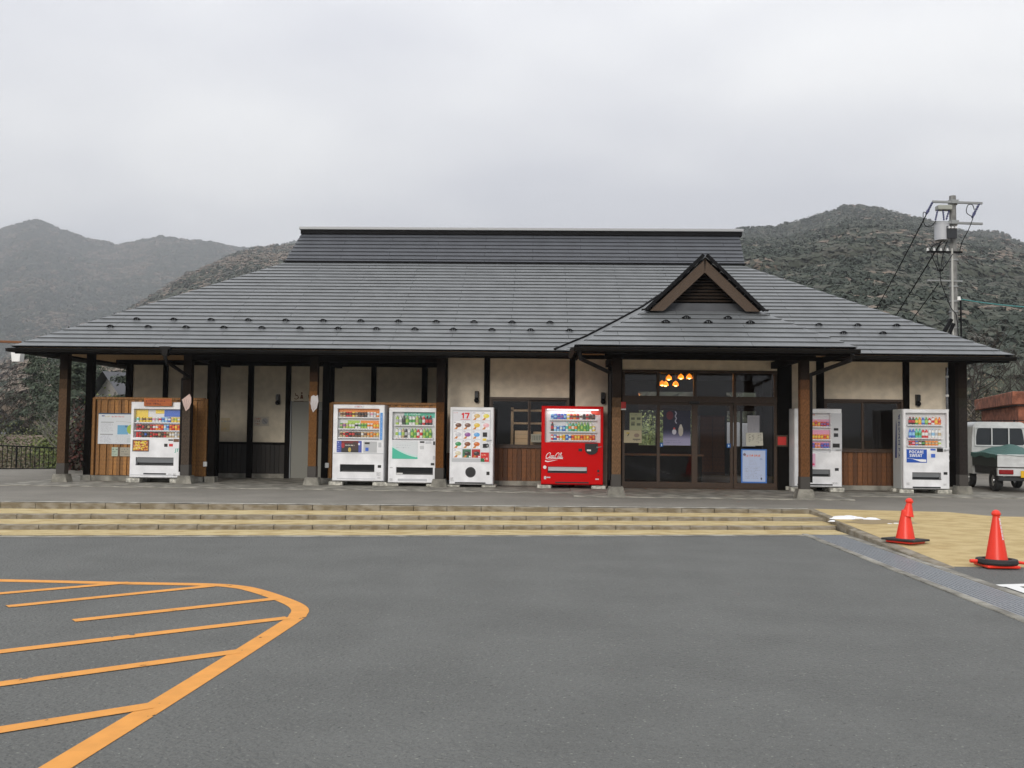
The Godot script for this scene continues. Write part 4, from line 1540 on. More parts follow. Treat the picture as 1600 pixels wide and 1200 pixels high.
func machine(d: Dictionary) -> Node3D:
	var t := thing(d.get("called", "vending_machine"), d.label, "vending machine", Vector3(d.x, d.y, d.z), deg_to_rad(d.get("turn", 0.0)), "vending machines under the eaves")
	var w: float = d.w
	var h: float = d.h
	var dep: float = d.get("depth", 0.62)
	var shell: Material = M[d.get("shell", "vm_white")]
	var b := MB.new()
	b.bx(0.0, w, 0.0, h, -dep, -0.13, 0.012)
	part("body", b, M[d.get("side", "vm_side")] if d.has("side") else shell, t)
	var holes := []
	if d.has("window"): holes.append(fr(d, d.window))
	if d.has("slot"): holes.append(fr(d, d.slot))
	b = MB.new()
	var bev := 0.014
	holed(b, bev, w - bev, bev + 0.02, h - bev, holes, -0.125, 0.0)
	# softened rim of the door
	for e in [[Vector3(bev / 2, 0.02, -0.07), Vector3(bev / 2, h, -0.07)], [Vector3(w - bev / 2, 0.02, -0.07), Vector3(w - bev / 2, h, -0.07)]]:
		b.box((e[0] + e[1]) / 2, Vector3(bev, h - 0.02, 0.11), Basis.IDENTITY, 0.006)
	b.box(Vector3(w / 2, h - bev / 2, -0.07), Vector3(w - 2 * bev, bev, 0.11), Basis.IDENTITY, 0.006)
	b.box(Vector3(w / 2, 0.02 + bev / 2, -0.07), Vector3(w - 2 * bev, bev, 0.11), Basis.IDENTITY, 0.006)
	part("front_door", b, shell, t)
	if d.has("window"):
		var r := fr(d, d.window)
		var D := Node3D.new()
		D.name = "display_case"
		t.add_child(D)
		b = MB.new()
		b.bx(r.position.x, r.end.x, r.position.y, r.end.y, -0.128, -0.118)
		part("back_panel", b, M[d.get("inner", "vm_inner")], D)
		if d.has("banner"):
			for q in d.banner:
				var rr := fr(d, q[0])
				b = MB.new()
				b.bx(rr.position.x, rr.end.x, rr.position.y, rr.end.y, -0.117, -0.106)
				part("banner", b, ink(q[1]), D)
		for row in d.rows:
			# each row: [left, foot, right, drinks]; two letters a drink (body, label), a third for the kind
			var ry: float = (1.0 - row[1]) * h
			var xa: float = row[0] * w
			var xb: float = row[2] * w
			b = MB.new()
			b.bx(xa - 0.03, xb + 0.03, ry - 0.035, ry - 0.004, -0.117, -0.03)
			part("shelf", b, M["vm_inner"], D)
			var items: PackedStringArray = row[3].split(" ")
			var n := items.size()
			b = MB.new()
			var b2 := MB.new()
			for i in n:
				var it := items[i]
				var x := lerpf(xa, xb, (i + 0.5) / n)
				var kind := "can"
				if it.length() > 2: kind = "bottle" if it[2] == "b" else "short" if it[2] == "s" else "can"
				var o := part("sample_drink", drink_mesh(kind), null, D)
				o.material_override = null
				o.set_surface_override_material(0, ink(it[0]))
				o.set_surface_override_material(1, ink(it[1]))
				var k: float = minf(1.3, (xb - xa) / n / 0.06)
				o.scale = Vector3(k, (row[4] if row.size() > 4 else 1.0) * 1.13, minf(k, 1.0))
				o.position = Vector3(x, ry - 0.003, -0.066)
				b.bx(x - 0.02, x + 0.02, ry - 0.03, ry - 0.009, -0.03, -0.022)
				b2.bx(x - 0.012, x + 0.012, ry - 0.026, ry - 0.02, -0.022, -0.019)
			part("price_buttons", b, M["white_plastic"], D).set_meta("kind", "stuff")
			part("button_marks", b2, ink(row[5] if row.size() > 5 else "s"), D).set_meta("kind", "stuff")
		b = MB.new()
		b.quad(Vector3(r.position.x, r.position.y, -0.008), Vector3(r.end.x, r.position.y, -0.008), Vector3(r.end.x, r.end.y, -0.008), Vector3(r.position.x, r.end.y, -0.008))
		part("glass_front", b, M["display_glass"], D)
	if d.has("slot"):
		var r := fr(d, d.slot)
		b = MB.new()
		b.bx(r.position.x, r.end.x, r.position.y, r.end.y, -0.128, -0.115)
		b.bx(r.position.x, r.end.x, r.position.y, r.position.y + 0.012, -0.115, 0.006)
		part("delivery_slot", b, M["slot_dark"], t)
		b = MB.new()
		var hh := r.size.y
		b.quad(Vector3(r.position.x + 0.012, r.position.y + hh * 0.38, -0.05), Vector3(r.end.x - 0.012, r.position.y + hh * 0.38, -0.05), Vector3(r.end.x - 0.012, r.end.y - 0.008, -0.025), Vector3(r.position.x + 0.012, r.end.y - 0.008, -0.025))
		b.bx(r.position.x + 0.012, r.end.x - 0.012, r.position.y + hh * 0.34, r.position.y + hh * 0.38, -0.06, -0.045)
		part("slot_flap", b, M[d.get("flap", "chrome_dark")], t)
	for q in d.get("bits", []):
		face(t, q[0], d, q[1], M[q[2]] if M.has(q[2]) else ink(q[2]), 0.006 if q.size() < 4 else q[3], 0.012)
	# coin return, lock and handle
	if d.has("lock"):
		b = MB.new()
		var lp := Vector3(d.lock[0] * w, (1 - d.lock[1]) * h, 0.0)
		b.cyl(lp, lp + Vector3(0, 0, 0.035), 0.03, 0.026, 12)
		b.bar(lp + Vector3(0, 0, 0.03), lp + Vector3(0.10, 0.012, 0.03), 0.02, 0.014, 0.003)
		part("door_lock", b, M["steel"], t)
	# rating plates and stickers
	for q in d.get("stickers", []):
		var im := canvas(40, 40, Color(0.86, 0.86, 0.86))
		print_rows(im, 3, 3, 34, 7, 5, 3, Color(0.35, 0.36, 0.4), int(q[0] * 900))
		face_print(t, "sticker", d, q, pic_mat("sticker_%d" % int(q[0] * 1000 + q[1] * 77), im))
	# white concrete blocks that carry it
	for k in 2:
		var bx: float = d.x + (0.08 if k == 0 else w - 0.10) + d.get("block_shift", 0.0)
		var o := MB.new()
		o.box(Vector3(0, 0.0, 0), Vector3(0.33, d.y - 0.026, 0.2), Basis.IDENTITY, 0.008)
		o.box(Vector3(0, 0.0, -0.44), Vector3(0.33, d.y - 0.026, 0.2), Basis.IDENTITY, 0.008)
		for s in [-0.07, 0.05]: o.bx(s, s + 0.06, -0.008, 0.01, 0.098, 0.102)
		solo("concrete_block", o, M["block"], "pale concrete block under the %s foot of the %s" % [["left", "right"][k], d.short], "concrete block", Vector3(bx, 0.024 + (d.y - 0.026) / 2, d.z - 0.12), "concrete blocks under the vending machines")
	return t

func make_machines() -> void:
	var adv: Image
	# 1: left end, in front of the first wooden screen
	var d := {"label": "white drink vending machine with a wooden board on top, leftmost of the row", "short": "leftmost white vending machine", "x": -9.80, "y": 0.13, "z": 0.02, "w": 1.235, "h": 1.82,
		"window": [0.055, 0.09, 0.965, 0.47], "slot": [0.12, 0.725, 0.86, 0.83], "flap": "slot_grey",
		"banner": [[[0.055, 0.10, 0.3, 0.215], "y"], [[0.45, 0.10, 0.62, 0.15], "y"], [[0.62, 0.10, 0.965, 0.19], "b"], [[0.1, 0.20, 0.5, 0.24], "t"]],
		"rows": [[0.09, 0.262, 0.955, "wm yt yn yt yn wp ws wr cb cw bw yt yl yw", 0.9, "b"], [0.09, 0.367, 0.955, "rn rk nr nk nt rn rw ow or ro cw cb or ro oy or", 1.0, "b"], [0.09, 0.463, 0.955, "rr rn kn kb nk rn nr kr nt nk rn tn tw tw ws ts", 0.95, "r"]],
		"bits": [["coin_panel", [0.75, 0.487, 0.84, 0.505], "black_plastic"], ["bill_slot", [0.85, 0.48, 0.955, 0.52], "n"], ["card_reader", [0.67, 0.545, 0.735, 0.585], "black_plastic"], ["display_light", [0.765, 0.545, 0.84, 0.58], "r"], ["base_line", [0.0, 0.952, 1.0, 0.96], "vm_grey"], ["vent_strip", [0.28, 0.93, 0.72, 0.948], "slot_dark"]],
		"stickers": [[0.86, 0.93, 0.92, 0.965], [0.76, 0.935, 0.83, 0.95]]}
	var t := machine(d)
	adv = canvas(96, 64, Color(0.62, 0.28, 0.10))
	for i in 60: disc(adv, rng.randi() % 96, rng.randi() % 64, 5, 4, Color(0.85, 0.55 + 0.3 * rng.randf(), 0.3 * rng.randf()))
	print_rows(adv, 8, 12, 80, 3, 15, 9, Color(0.95, 0.85, 0.6), 4)
	for k in [[0, 0, 96, 5], [0, 59, 96, 5], [0, 0, 5, 64], [91, 0, 5, 64]]: rect(adv, k[0], k[1], k[2], k[3], Color(0.35, 0.3, 0.3))
	face_print(t, "advert_panel", d, [0.05, 0.497, 0.375, 0.65], pic_mat("advert_first", adv))
	letter("lettering", "JT", 0.075, mat("green_ink", lin(0.05, 0.42, 0.3), 0.5), t, Vector3(0.92 * d.w, (1 - 0.628) * d.h, 0.004))
	# wooden board standing on it
	var bd := MB.new()
	bd.bx(-0.34, 0.34, 0.0, 0.19, -0.02, 0.02, 0.006)
	var board := solo("wooden_sign_board", bd, M["plank_2"], "orange brown wooden board with worn lettering leaning on top of the leftmost machine", "sign board", Vector3(-9.13, 1.85, 0.06))
	var bi := canvas(128, 36, Color(0.70, 0.36, 0.12))
	for i in 60: rect(bi, rng.randi() % 128, rng.randi() % 36, 12 + rng.randi() % 30, 1, Color(0.55, 0.25, 0.08))
	print_rows(bi, 8, 8, 112, 2, 14, 9, Color(0.30, 0.07, 0.03), 8)
	sheet_at(board, "painted_face", -0.33, 0.33, 0.008, 0.182, 0.0235, pic_mat("board_face", bi, 0.6))

	# 2: orange banner machine
	d = {"label": "white vending machine with orange banner and can rows before the second wooden screen", "short": "orange banner vending machine", "x": -4.93, "y": 0.115, "z": 0.03, "w": 1.225, "h": 1.825,
		"window": [0.085, 0.05, 0.90, 0.46], "slot": [0.15, 0.775, 0.82, 0.87], "flap": "slot_dark",
		"banner": [[[0.09, 0.05, 0.90, 0.098], "o"], [[0.27, 0.205, 0.5, 0.255], "l"], [[0.52, 0.205, 0.87, 0.255], "o"]],
		"rows": [[0.12, 0.158, 0.89, "tn tn rk rn yn tn nk nk kn ws wp ws ow", 0.9, "s"], [0.12, 0.307, 0.89, "gt tv lt lw lw wk wg lg lg wo wo oy oy", 0.95, "s"], [0.12, 0.42, 0.89, "tn tr rk kr nr nk nk tw tn to ot to ty", 0.95, "s"]],
		"bits": [["blue_strip", [0.915, 0.10, 0.965, 0.455], "c"], ["seam", [0.0, 0.628, 1.0, 0.638], "vm_grey"], ["coin_panel", [0.60, 0.475, 0.86, 0.62], "s"], ["bill_slot", [0.625, 0.487, 0.72, 0.51], "black_plastic", 0.012], ["keypad", [0.64, 0.555, 0.70, 0.60], "b", 0.012], ["lock_plate", [0.89, 0.488, 0.945, 0.55], "vm_grey"], ["return_cup", [0.885, 0.78, 0.95, 0.815], "black_plastic"], ["base_line", [0.1, 0.955, 0.84, 0.962], "vm_grey"]],
		"stickers": [[0.86, 0.87, 0.95, 0.925], [0.88, 0.935, 0.945, 0.955]]}
	t = machine(d)
	adv = canvas(128, 60, Color(0.16, 0.15, 0.16))
	rect(adv, 0, 0, 128, 14, Color(0.42, 0.07, 0.10))
	rect(adv, 0, 0, 24, 60, Color(0.25, 0.32, 0.62))
	rect(adv, 112, 0, 16, 60, Color(0.30, 0.35, 0.66))
	disc(adv, 32, 24, 9, 14, Color(0.65, 0.12, 0.14))
	disc(adv, 92, 26, 16, 22, Color(0.24, 0.16, 0.15))
	disc(adv, 66, 46, 8, 12, Color(0.75, 0.65, 0.3))
	disc(adv, 114, 16, 5, 6, Color(0.9, 0.92, 0.97))
	print_rows(adv, 44, 20, 54, 1, 8, 7, Color(0.92, 0.9, 0.86), 12)
	print_rows(adv, 4, 6, 14, 5, 11, 4, Color(0.8, 0.85, 0.95), 13)
	face_print(t, "advert_panel", d, [0.08, 0.47, 0.565, 0.62], pic_mat("advert_second", adv))
	adv = canvas(24, 128, Color(0.28, 0.55, 0.85))
	print_rows(adv, 5, 6, 116, 1, 12, 10, Color(0.85, 0.93, 1.0), 14, true)
	face_print(t, "strip_print", d, [0.918, 0.105, 0.962, 0.45], pic_mat("strip_second", adv), 0.009)
	adv = canvas(80, 14, Color(0.85, 0.86, 0.88))
	print_rows(adv, 4, 2, 72, 1, 8, 10, Color(0.75, 0.1, 0.1), 15)
	face_print(t, "name_print", d, [0.40, 0.012, 0.60, 0.04], pic_mat("name_second", adv))

	# 3: green banner machine
	d = {"label": "white vending machine with green swoosh panel and two rows of bottles", "short": "green swoosh vending machine", "x": -3.60, "y": 0.09, "z": 0.04, "w": 1.17, "h": 1.79,
		"window": [0.07, 0.055, 0.935, 0.43], "slot": [0.165, 0.785, 0.91, 0.88], "flap": "slot_dark",
		"banner": [[[0.30, 0.062, 0.93, 0.105], "m"], [[0.72, 0.105, 0.93, 0.13], "m"]],
		"rows": [[0.13, 0.223, 0.87, "lsb wsb dkb glb wgb wgb ltb dgb rwb krb krb", 0.98, "s"], [0.13, 0.395, 0.87, "wlb wcb tlb ksb wsb glb lgb rwb wrb lgb glb lgb", 1.0, "r"]],
		"bits": [["coin_panel", [0.64, 0.44, 0.73, 0.462], "black_plastic"], ["bill_slot", [0.75, 0.44, 0.87, 0.47], "vm_grey"], ["coin_slot", [0.905, 0.44, 0.945, 0.487], "slot_dark"], ["card_reader", [0.64, 0.50, 0.72, 0.545], "steel"], ["lock_plate", [0.905, 0.63, 0.945, 0.68], "vm_grey"], ["return_cup", [0.865, 0.725, 0.935, 0.755], "black_plastic"], ["vent_strip", [0.20, 0.935, 0.79, 0.965], "vm_grey"], ["slot_label", [0.17, 0.86, 0.3, 0.878], "white_plastic"]],
		"stickers": [[0.03, 0.93, 0.10, 0.965], [0.03, 0.785, 0.10, 0.80]]}
	t = machine(d)
	adv = canvas(128, 92, Color(0.82, 0.84, 0.85))
	for x in 128:
		var y := 34.0 + 50.0 * (1.0 - pow(1.0 - x / 127.0, 1.6))
		rect(adv, x, int(y - 9), 1, 9, Color(0.76, 0.86, 0.84))
		rect(adv, x, int(y), 1, 92, Color(0.26, 0.72, 0.60))
	print_rows(adv, 20, 20, 90, 2, 12, 4, Color(0.68, 0.70, 0.72), 16)
	face_print(t, "advert_panel", d, [0.08, 0.44, 0.595, 0.675], pic_mat("advert_third", adv))
	adv = canvas(128, 16, Color(0.26, 0.72, 0.60))
	print_rows(adv, 4, 3, 104, 1, 10, 10, Color(0.92, 0.98, 0.96), 17)
	var bp := fr(d, [0.30, 0.064, 0.85, 0.104])
	sheet_at(t.get_node("display_case"), "banner_print", bp.position.x, bp.end.x, bp.position.y, bp.end.y, -0.1035, pic_mat("banner_third", adv))

	# 4: ice cream machine
	d = {"called": "ice_cream_machine", "label": "white ice cream vending machine with picture grid, red 17 and round black flap", "short": "ice cream machine", "x": -2.145, "y": 0.075, "z": 0.05, "w": 1.03, "h": 1.835, "shell": "vm_white",
		"bits": [["picture_frame", [0.05, 0.035, 0.93, 0.705], "vm_grey", 0.003], ["control_panel", [0.715, 0.295, 0.915, 0.715], "vm_inner", 0.012], ["coin_slot", [0.755, 0.322, 0.855, 0.38], "black_plastic", 0.018], ["bill_slot", [0.755, 0.40, 0.84, 0.43], "y", 0.018], ["keypad", [0.76, 0.47, 0.85, 0.52], "black_plastic", 0.018], ["return_cup", [0.85, 0.825, 0.92, 0.868], "black_plastic"], ["vent_strip", [0.13, 0.963, 0.83, 0.98], "slot_dark"]],
		"lock": [0.86, 0.425], "stickers": [[0.02, 0.90, 0.105, 0.955], [0.75, 0.54, 0.85, 0.555]]}
	t = machine(d)
	adv = canvas(256, 336, Color(0.86, 0.86, 0.88))
	var cones := [["", "", "tan", "lemon"], ["choc", "brown", "yellow", "pink"], ["white", "grape", "blue", ""], ["green", "cocoa", "amber", ""], ["milk", "dark", "dark", ""]]
	var tone := {"tan": Color(0.85, 0.72, 0.45), "lemon": Color(0.93, 0.87, 0.35), "choc": Color(0.40, 0.25, 0.18), "brown": Color(0.48, 0.35, 0.30), "yellow": Color(0.90, 0.76, 0.28), "pink": Color(0.93, 0.72, 0.74), "white": Color(0.78, 0.78, 0.80), "grape": Color(0.56, 0.32, 0.60), "blue": Color(0.38, 0.66, 0.90), "green": Color(0.20, 0.56, 0.32), "cocoa": Color(0.52, 0.29, 0.16), "amber": Color(0.82, 0.42, 0.14), "milk": Color(0.84, 0.80, 0.68), "dark": Color(0.20, 0.16, 0.15)}
	for r in 5:
		for c in 4:
			var k: String = cones[r][c]
			if k == "": continue
			var x := 4 + c * 64
			var y := 2 + r * 67
			rect(adv, x, y, 58, 60, Color(0.93, 0.93, 0.94) if k != "dark" else Color(0.24, 0.45, 0.32) if c == 1 else Color(0.70, 0.14, 0.14))
			for j in 22: rect(adv, x + 4 + j, y + 58 - j, 20 - j / 2, 1, Color(0.80, 0.52, 0.26))
			disc(adv, x + 33, y + 29, 21, 15, tone[k])
			disc(adv, x + 26, y + 23, 9, 5, tone[k].lightened(0.35))
			print_rows(adv, x + 3, y + 3, 22, 2, 6, 4, Color(0.4, 0.35, 0.4), r * 7 + c)
			disc(adv, x + 50, y + 52, 6, 6, Color(0.97, 0.97, 0.97))
	stroke(adv, [Vector2(62, 20), Vector2(70, 14), Vector2(70, 46)], 10, Color(0.85, 0.08, 0.10))
	stroke(adv, [Vector2(84, 14), Vector2(108, 14), Vector2(96, 46)], 10, Color(0.85, 0.08, 0.10))
	rect(adv, 52, 56, 64, 3, Color(0.85, 0.3, 0.3))
	print_rows(adv, 4, 8, 40, 1, 6, 5, Color(0.8, 0.3, 0.3), 44)
	face_print(t, "picture_grid", d, [0.07, 0.055, 0.92, 0.66], pic_mat("ice_grid", adv), 0.0055)
	adv = canvas(64, 64, Color(0.80, 0.12, 0.10))
	rect(adv, 0, 40, 30, 24, Color(0.15, 0.42, 0.25))
	print_rows(adv, 5, 12, 54, 1, 10, 9, Color(0.98, 0.85, 0.7), 45)
	print_rows(adv, 22, 34, 34, 1, 10, 18, Color(0.98, 0.96, 0.92), 46)
	face_print(t, "red_notice", d, [0.715, 0.58, 0.905, 0.70], pic_mat("ice_notice", adv), 0.0165)
	var b := MB.new()
	var cp := Vector3(0.485 * d.w, (1 - 0.835) * d.h, 0)
	b.cyl(cp, cp + Vector3(0, 0, 0.008), 0.125, 0.122, 28)
	part("flap_ring", b, M["chrome_dark"], t)
	b = MB.new()
	b.cyl(cp + Vector3(0, 0, 0.008), cp + Vector3(0, 0, 0.014), 0.108, 0.104, 28)
	part("round_flap", b, M["black_plastic"], t)
	b = MB.new()
	b.tube([Vector3(0.78 * d.w, (1 - 0.475) * d.h, 0.02), Vector3(0.88 * d.w, (1 - 0.47) * d.h, 0.04), Vector3(0.885 * d.w, (1 - 0.505) * d.h, 0.03), Vector3(0.8 * d.w, (1 - 0.515) * d.h, 0.02)], 0.011, 6)
	part("handle", b, M["black_plastic"], t)

	# 5: the red one
	d = {"label": "bright red vending machine with white script logo and lit window of drinks", "short": "red vending machine", "x": 0.015, "y": 0.10, "z": 0.06, "w": 1.455, "h": 1.86, "shell": "vm_red",
		"window": [0.055, 0.035, 0.955, 0.46], "slot": [0.105, 0.765, 0.745, 0.845], "flap": "silver",
		"rows": [[0.15, 0.165, 0.87, "cbs bcs vbs bvs bcs yws rns ons rks wns kks rns nks kns", 1.18, "r"], [0.15, 0.315, 0.87, "krb cw cb cw bc wmb mob gwb mob lgb glb lgb ggb wlb yw", 0.93, "c"], [0.15, 0.428, 0.87, "rw bw wr wy yo bc wb or oy oy or oo oy or ro", 0.95, "r"]],
		"bits": [["bill_slot", [0.60, 0.535, 0.66, 0.57], "black_plastic"], ["return_cup", [0.905, 0.80, 0.94, 0.83], "slot_dark"], ["button", [0.91, 0.855, 0.94, 0.87], "slot_dark"], ["vent_strip", [0.23, 0.955, 0.77, 0.972], "slot_dark"]],
		"lock": [0.90, 0.515], "stickers": [[0.09, 0.895, 0.15, 0.91], [0.875, 0.91, 0.93, 0.925], [0.05, 0.888, 0.083, 0.925]]}
	t = machine(d)
	var D: Node3D = t.get_node("display_case")
	var wr := fr(d, d.window)
	b = MB.new()
	b.cyl(Vector3(wr.position.x + 0.05, wr.end.y - 0.018, -0.05), Vector3(wr.end.x - 0.05, wr.end.y - 0.018, -0.05), 0.012, 0.012, 8)
	part("light_tube", b, M["tube_glow"], D)
	var lamp := AreaLight3D.new()
	lamp.name = "tube_light"
	lamp.light_energy = 0.05
	lamp.light_color = Color(1, 1, 0.98)
	lamp.area_size = Vector2(wr.size.x - 0.12, 0.03)
	lamp.shadow_enabled = true
	D.add_child(lamp)
	lamp.position = Vector3(wr.get_center().x, wr.end.y - 0.034, -0.045)
	lamp.rotation = Vector3(-PI / 2, 0, 0)
	adv = canvas(64, 64, Color(0.86, 0.87, 0.88))
	disc(adv, 40, 10, 46, 44, Color(0.80, 0.26, 0.16))
	print_rows(adv, 10, 4, 30, 1, 8, 6, Color(0.95, 0.8, 0.75), 50)
	sheet_at(D, "corner_print", wr.end.x - 0.22, wr.end.x - 0.005, wr.end.y - 0.16, wr.end.y - 0.03, -0.112, pic_mat("red_corner", adv))
	adv = canvas(64, 12, Color(0.84, 0.85, 0.86))
	print_rows(adv, 2, 1, 58, 1, 8, 9, Color(0.8, 0.25, 0.2), 51)
	sheet_at(D, "name_print", wr.position.x + 0.53, wr.position.x + 0.73, wr.end.y - 0.075, wr.end.y - 0.045, -0.112, pic_mat("red_name", adv))
	# black coin mechanism with a rounded foot
	b = MB.new()
	var cm := fr(d, [0.705, 0.468, 0.91, 0.61])
	var poly := PackedVector2Array([Vector2(cm.position.x, cm.end.y), Vector2(cm.end.x, cm.end.y)])
	for i in 9:
		var a := PI * i / 8.0
		poly.append(Vector2(cm.get_center().x + cos(a) * cm.size.x / 2, cm.position.y + cm.size.y * 0.45 - sin(a) * cm.size.y * 0.45))
	b.prism(poly, 0.0, 0.035)
	part("coin_mechanism", b, M["black_plastic"], t)
	b = MB.new()
	b.bx(0.735 * d.w, 0.80 * d.w, (1 - 0.565) * d.h, (1 - 0.545) * d.h, 0.035, 0.04)
	part("coin_plate", b, M["white_plastic"], t)
	b = MB.new()
	var bt := Vector3(0.06 * d.w, (1 - 0.775) * d.h, 0)
	b.cyl(bt, bt + Vector3(0, 0, 0.02), 0.042, 0.038, 16)
	part("round_badge", b, M["white_plastic"], t)
	logo(t, Vector3(0.062 * d.w, (1 - 0.60) * d.h, 0.0), 0.044)

	# 6: pink machine half behind the porch post
	d = {"label": "white vending machine with pink shelves, partly behind the right porch post", "short": "pink shelf vending machine", "x": 5.93, "y": 0.125, "z": 0.02, "w": 1.10, "h": 1.84,
		"window": [0.10, 0.055, 0.765, 0.555], "slot": [0.16, 0.77, 0.755, 0.86], "flap": "slot_grey", "inner": "vm_inner",
		"banner": [[[0.1, 0.135, 0.765, 0.215], "p"], [[0.1, 0.27, 0.765, 0.375], "p"], [[0.1, 0.42, 0.765, 0.48], "p"]],
		"rows": [[0.14, 0.222, 0.75, "gys lys yrs yrs oys ory oys rvs rvs vrs", 1.0, "s"], [0.14, 0.385, 0.75, "rps rps rps ors oys oys oys oys ors oys", 1.05, "s"], [0.14, 0.497, 0.75, "yts nos bvs bws bvs ops ops vbs bvs bvs", 1.05, "r"]],
		"bits": [["coin_panel", [0.775, 0.055, 1.0, 0.535], "vm_grey", 0.004], ["coin_slot", [0.83, 0.245, 0.925, 0.275], "black_plastic", 0.012], ["bill_slot", [0.83, 0.31, 0.92, 0.355], "slot_dark", 0.012], ["card_reader", [0.805, 0.44, 0.95, 0.49], "black_plastic", 0.012], ["handle", [0.87, 0.51, 0.99, 0.525], "steel", 0.03], ["return_cup", [0.85, 0.75, 0.93, 0.785], "slot_dark"], ["vent_strip", [0.06, 0.955, 0.80, 0.972], "slot_dark"]],
		"stickers": [[0.79, 0.93, 0.94, 0.955]]}
	t = machine(d)
	adv = canvas(64, 64, Color(0.88, 0.68, 0.78))
	print_rows(adv, 4, 10, 50, 1, 8, 4, Color(0.7, 0.45, 0.55), 55)
	disc(adv, 50, 52, 10, 5, Color(0.85, 0.2, 0.4))
	face_print(t, "advert_panel", d, [0.16, 0.57, 0.44, 0.735], pic_mat("advert_pink", adv))
	adv = canvas(64, 12, Color(0.85, 0.85, 0.85))
	print_rows(adv, 4, 1, 54, 1, 8, 9, Color(0.8, 0.15, 0.1), 56)
	var np := fr(d, [0.30, 0.062, 0.52, 0.09])
	sheet_at(t.get_node("display_case"), "name_print", np.position.x, np.end.x, np.position.y, np.end.y, -0.112, pic_mat("name_pink", adv))

	# 7: blue label machine at the right end, turned a little
	d = {"label": "white vending machine with blue sports drink label and lettered left side, rightmost of the row", "short": "rightmost white vending machine", "x": 8.43, "y": 0.11, "z": 0.06, "w": 1.06, "h": 1.87, "depth": 0.66, "turn": 0.0,
		"window": [0.055, 0.045, 0.95, 0.485], "slot": [0.19, 0.785, 0.815, 0.875], "flap": "slot_grey", "side": "vm_side",
		"rows": [[0.14, 0.19, 0.85, "krb krb gyb oyb bcb glb rwb wrb oyb orb", 0.78, "s"], [0.14, 0.355, 0.85, "bcb bcb mgb mgb rwb rwb wsb wcb wsb wtb", 0.95, "r"], [0.14, 0.45, 0.85, "rns rps bts nws kgs ots ots ots ots wls", 1.0, "p"]],
		"bits": [["coin_slot", [0.59, 0.49, 0.70, 0.512], "b"], ["bill_slot", [0.73, 0.485, 0.86, 0.53], "black_plastic"], ["card_reader", [0.60, 0.555, 0.69, 0.60], "b"], ["return_cup", [0.87, 0.778, 0.95, 0.81], "slot_dark"], ["vent_strip", [0.2, 0.962, 0.8, 0.98], "slot_dark"]],
		"lock": [0.90, 0.508], "stickers": [[0.06, 0.91, 0.145, 0.945], [0.86, 0.92, 0.945, 0.945]]}
	t = machine(d)
	b = MB.new()
	var br := fr(d, [0.07, 0.50, 0.51, 0.665])
	b.bx(br.position.x, br.end.x, br.position.y, br.end.y, -0.004, 0.005)
	part("blue_label", b, mat("label_blue", lin(0.015, 0.085, 0.42), 0.35), t)
	letter("lettering", "POCARI", 0.066, M["logo_white"], t, Vector3(br.get_center().x - 0.01, br.end.y - 0.062, 0.006))
	letter("lettering", "SWEAT", 0.066, M["logo_white"], t, Vector3(br.get_center().x - 0.02, br.end.y - 0.145, 0.006))
	b = MB.new()
	var wv := PackedVector2Array()
	for i in 17: 
		var u := i / 16.0
		wv.append(Vector2(br.position.x + br.size.x * (0.04 + 0.92 * u), br.position.y + 0.105 - 0.035 * smoothstep(0.15, 0.7, u) - 0.01 * sin(u * 6.0)))
	for i in 17:
		var u := 1.0 - i / 16.0
		wv.append(Vector2(br.position.x + br.size.x * (0.04 + 0.92 * u), br.position.y + 0.095 - 0.075 * smoothstep(0.1, 0.8, u)))
	b.prism(wv, 0.005, 0.008)
	part("wave_mark", b, M["logo_white"], t)
	# katakana down the left side, and a blue bar beside it
	b = MB.new()
	var T := Transform3D(Basis(Vector3(0, 0, 1), Vector3(0, 1, 0), Vector3(-1, 0, 0)), Vector3(0.0, 0.0, -0.62))
	var glyphs := [
		[[Vector2(1, 7), Vector2(9, 7)], [Vector2(5, 10), Vector2(5, 0)], [Vector2(2.6, 4.5), Vector2(1, 2)], [Vector2(7.4, 4.5), Vector2(9, 2)], [Vector2(8, 9), Vector2(9.4, 9), Vector2(9.4, 10.2), Vector2(8, 10.2), Vector2(8, 9)]],
		[[Vector2(1, 7), Vector2(9, 7), Vector2(8.2, 1), Vector2(7, 0.6)], [Vector2(5, 10), Vector2(4.6, 5), Vector2(1, 0)]],
		[[Vector2(2.5, 9.5), Vector2(2.5, 4)], [Vector2(7.8, 10), Vector2(7.8, 4), Vector2(6.5, 1.4), Vector2(4, 0)]],
		[[Vector2(1.5, 9), Vector2(8.3, 9), Vector2(5.5, 4), Vector2(1, 0)], [Vector2(5.6, 4.2), Vector2(9.2, 0)]],
		[[Vector2(1.5, 8.6), Vector2(8.5, 8.6)], [Vector2(5, 8.6), Vector2(5, 1)], [Vector2(0.6, 1), Vector2(9.4, 1)]],
		[[Vector2(2.2, 6), Vector2(3, 4)], [Vector2(4.6, 6.4), Vector2(5.2, 4.4)], [Vector2(8, 6), Vector2(7, 2.5), Vector2(4, 0.3)]],
		[[Vector2(3, 10), Vector2(3, 0)], [Vector2(3, 6.2), Vector2(8, 3.8)]],
	]
	for gi in glyphs.size():
		for s in glyphs[gi]:
			var pts := []
			for p in s: pts.append(Vector2(0.31 + p.x * 0.0135, 1.62 - gi * 0.148 + p.y * 0.0118))
			b.ribbon(pts, 0.022, 0.022, 0.0, 0.003, T)
	part("side_lettering", b, mat("deep_blue", lin(0.03, 0.06, 0.22), 0.4), t)
	b = MB.new()
	b.prism(PackedVector2Array([Vector2(0.10, 0.72), Vector2(0.22, 0.72), Vector2(0.22, 1.5), Vector2(0.18, 1.62)]), 0.0, 0.003, T)
	part("side_bar", b, M["deep_blue"], t)

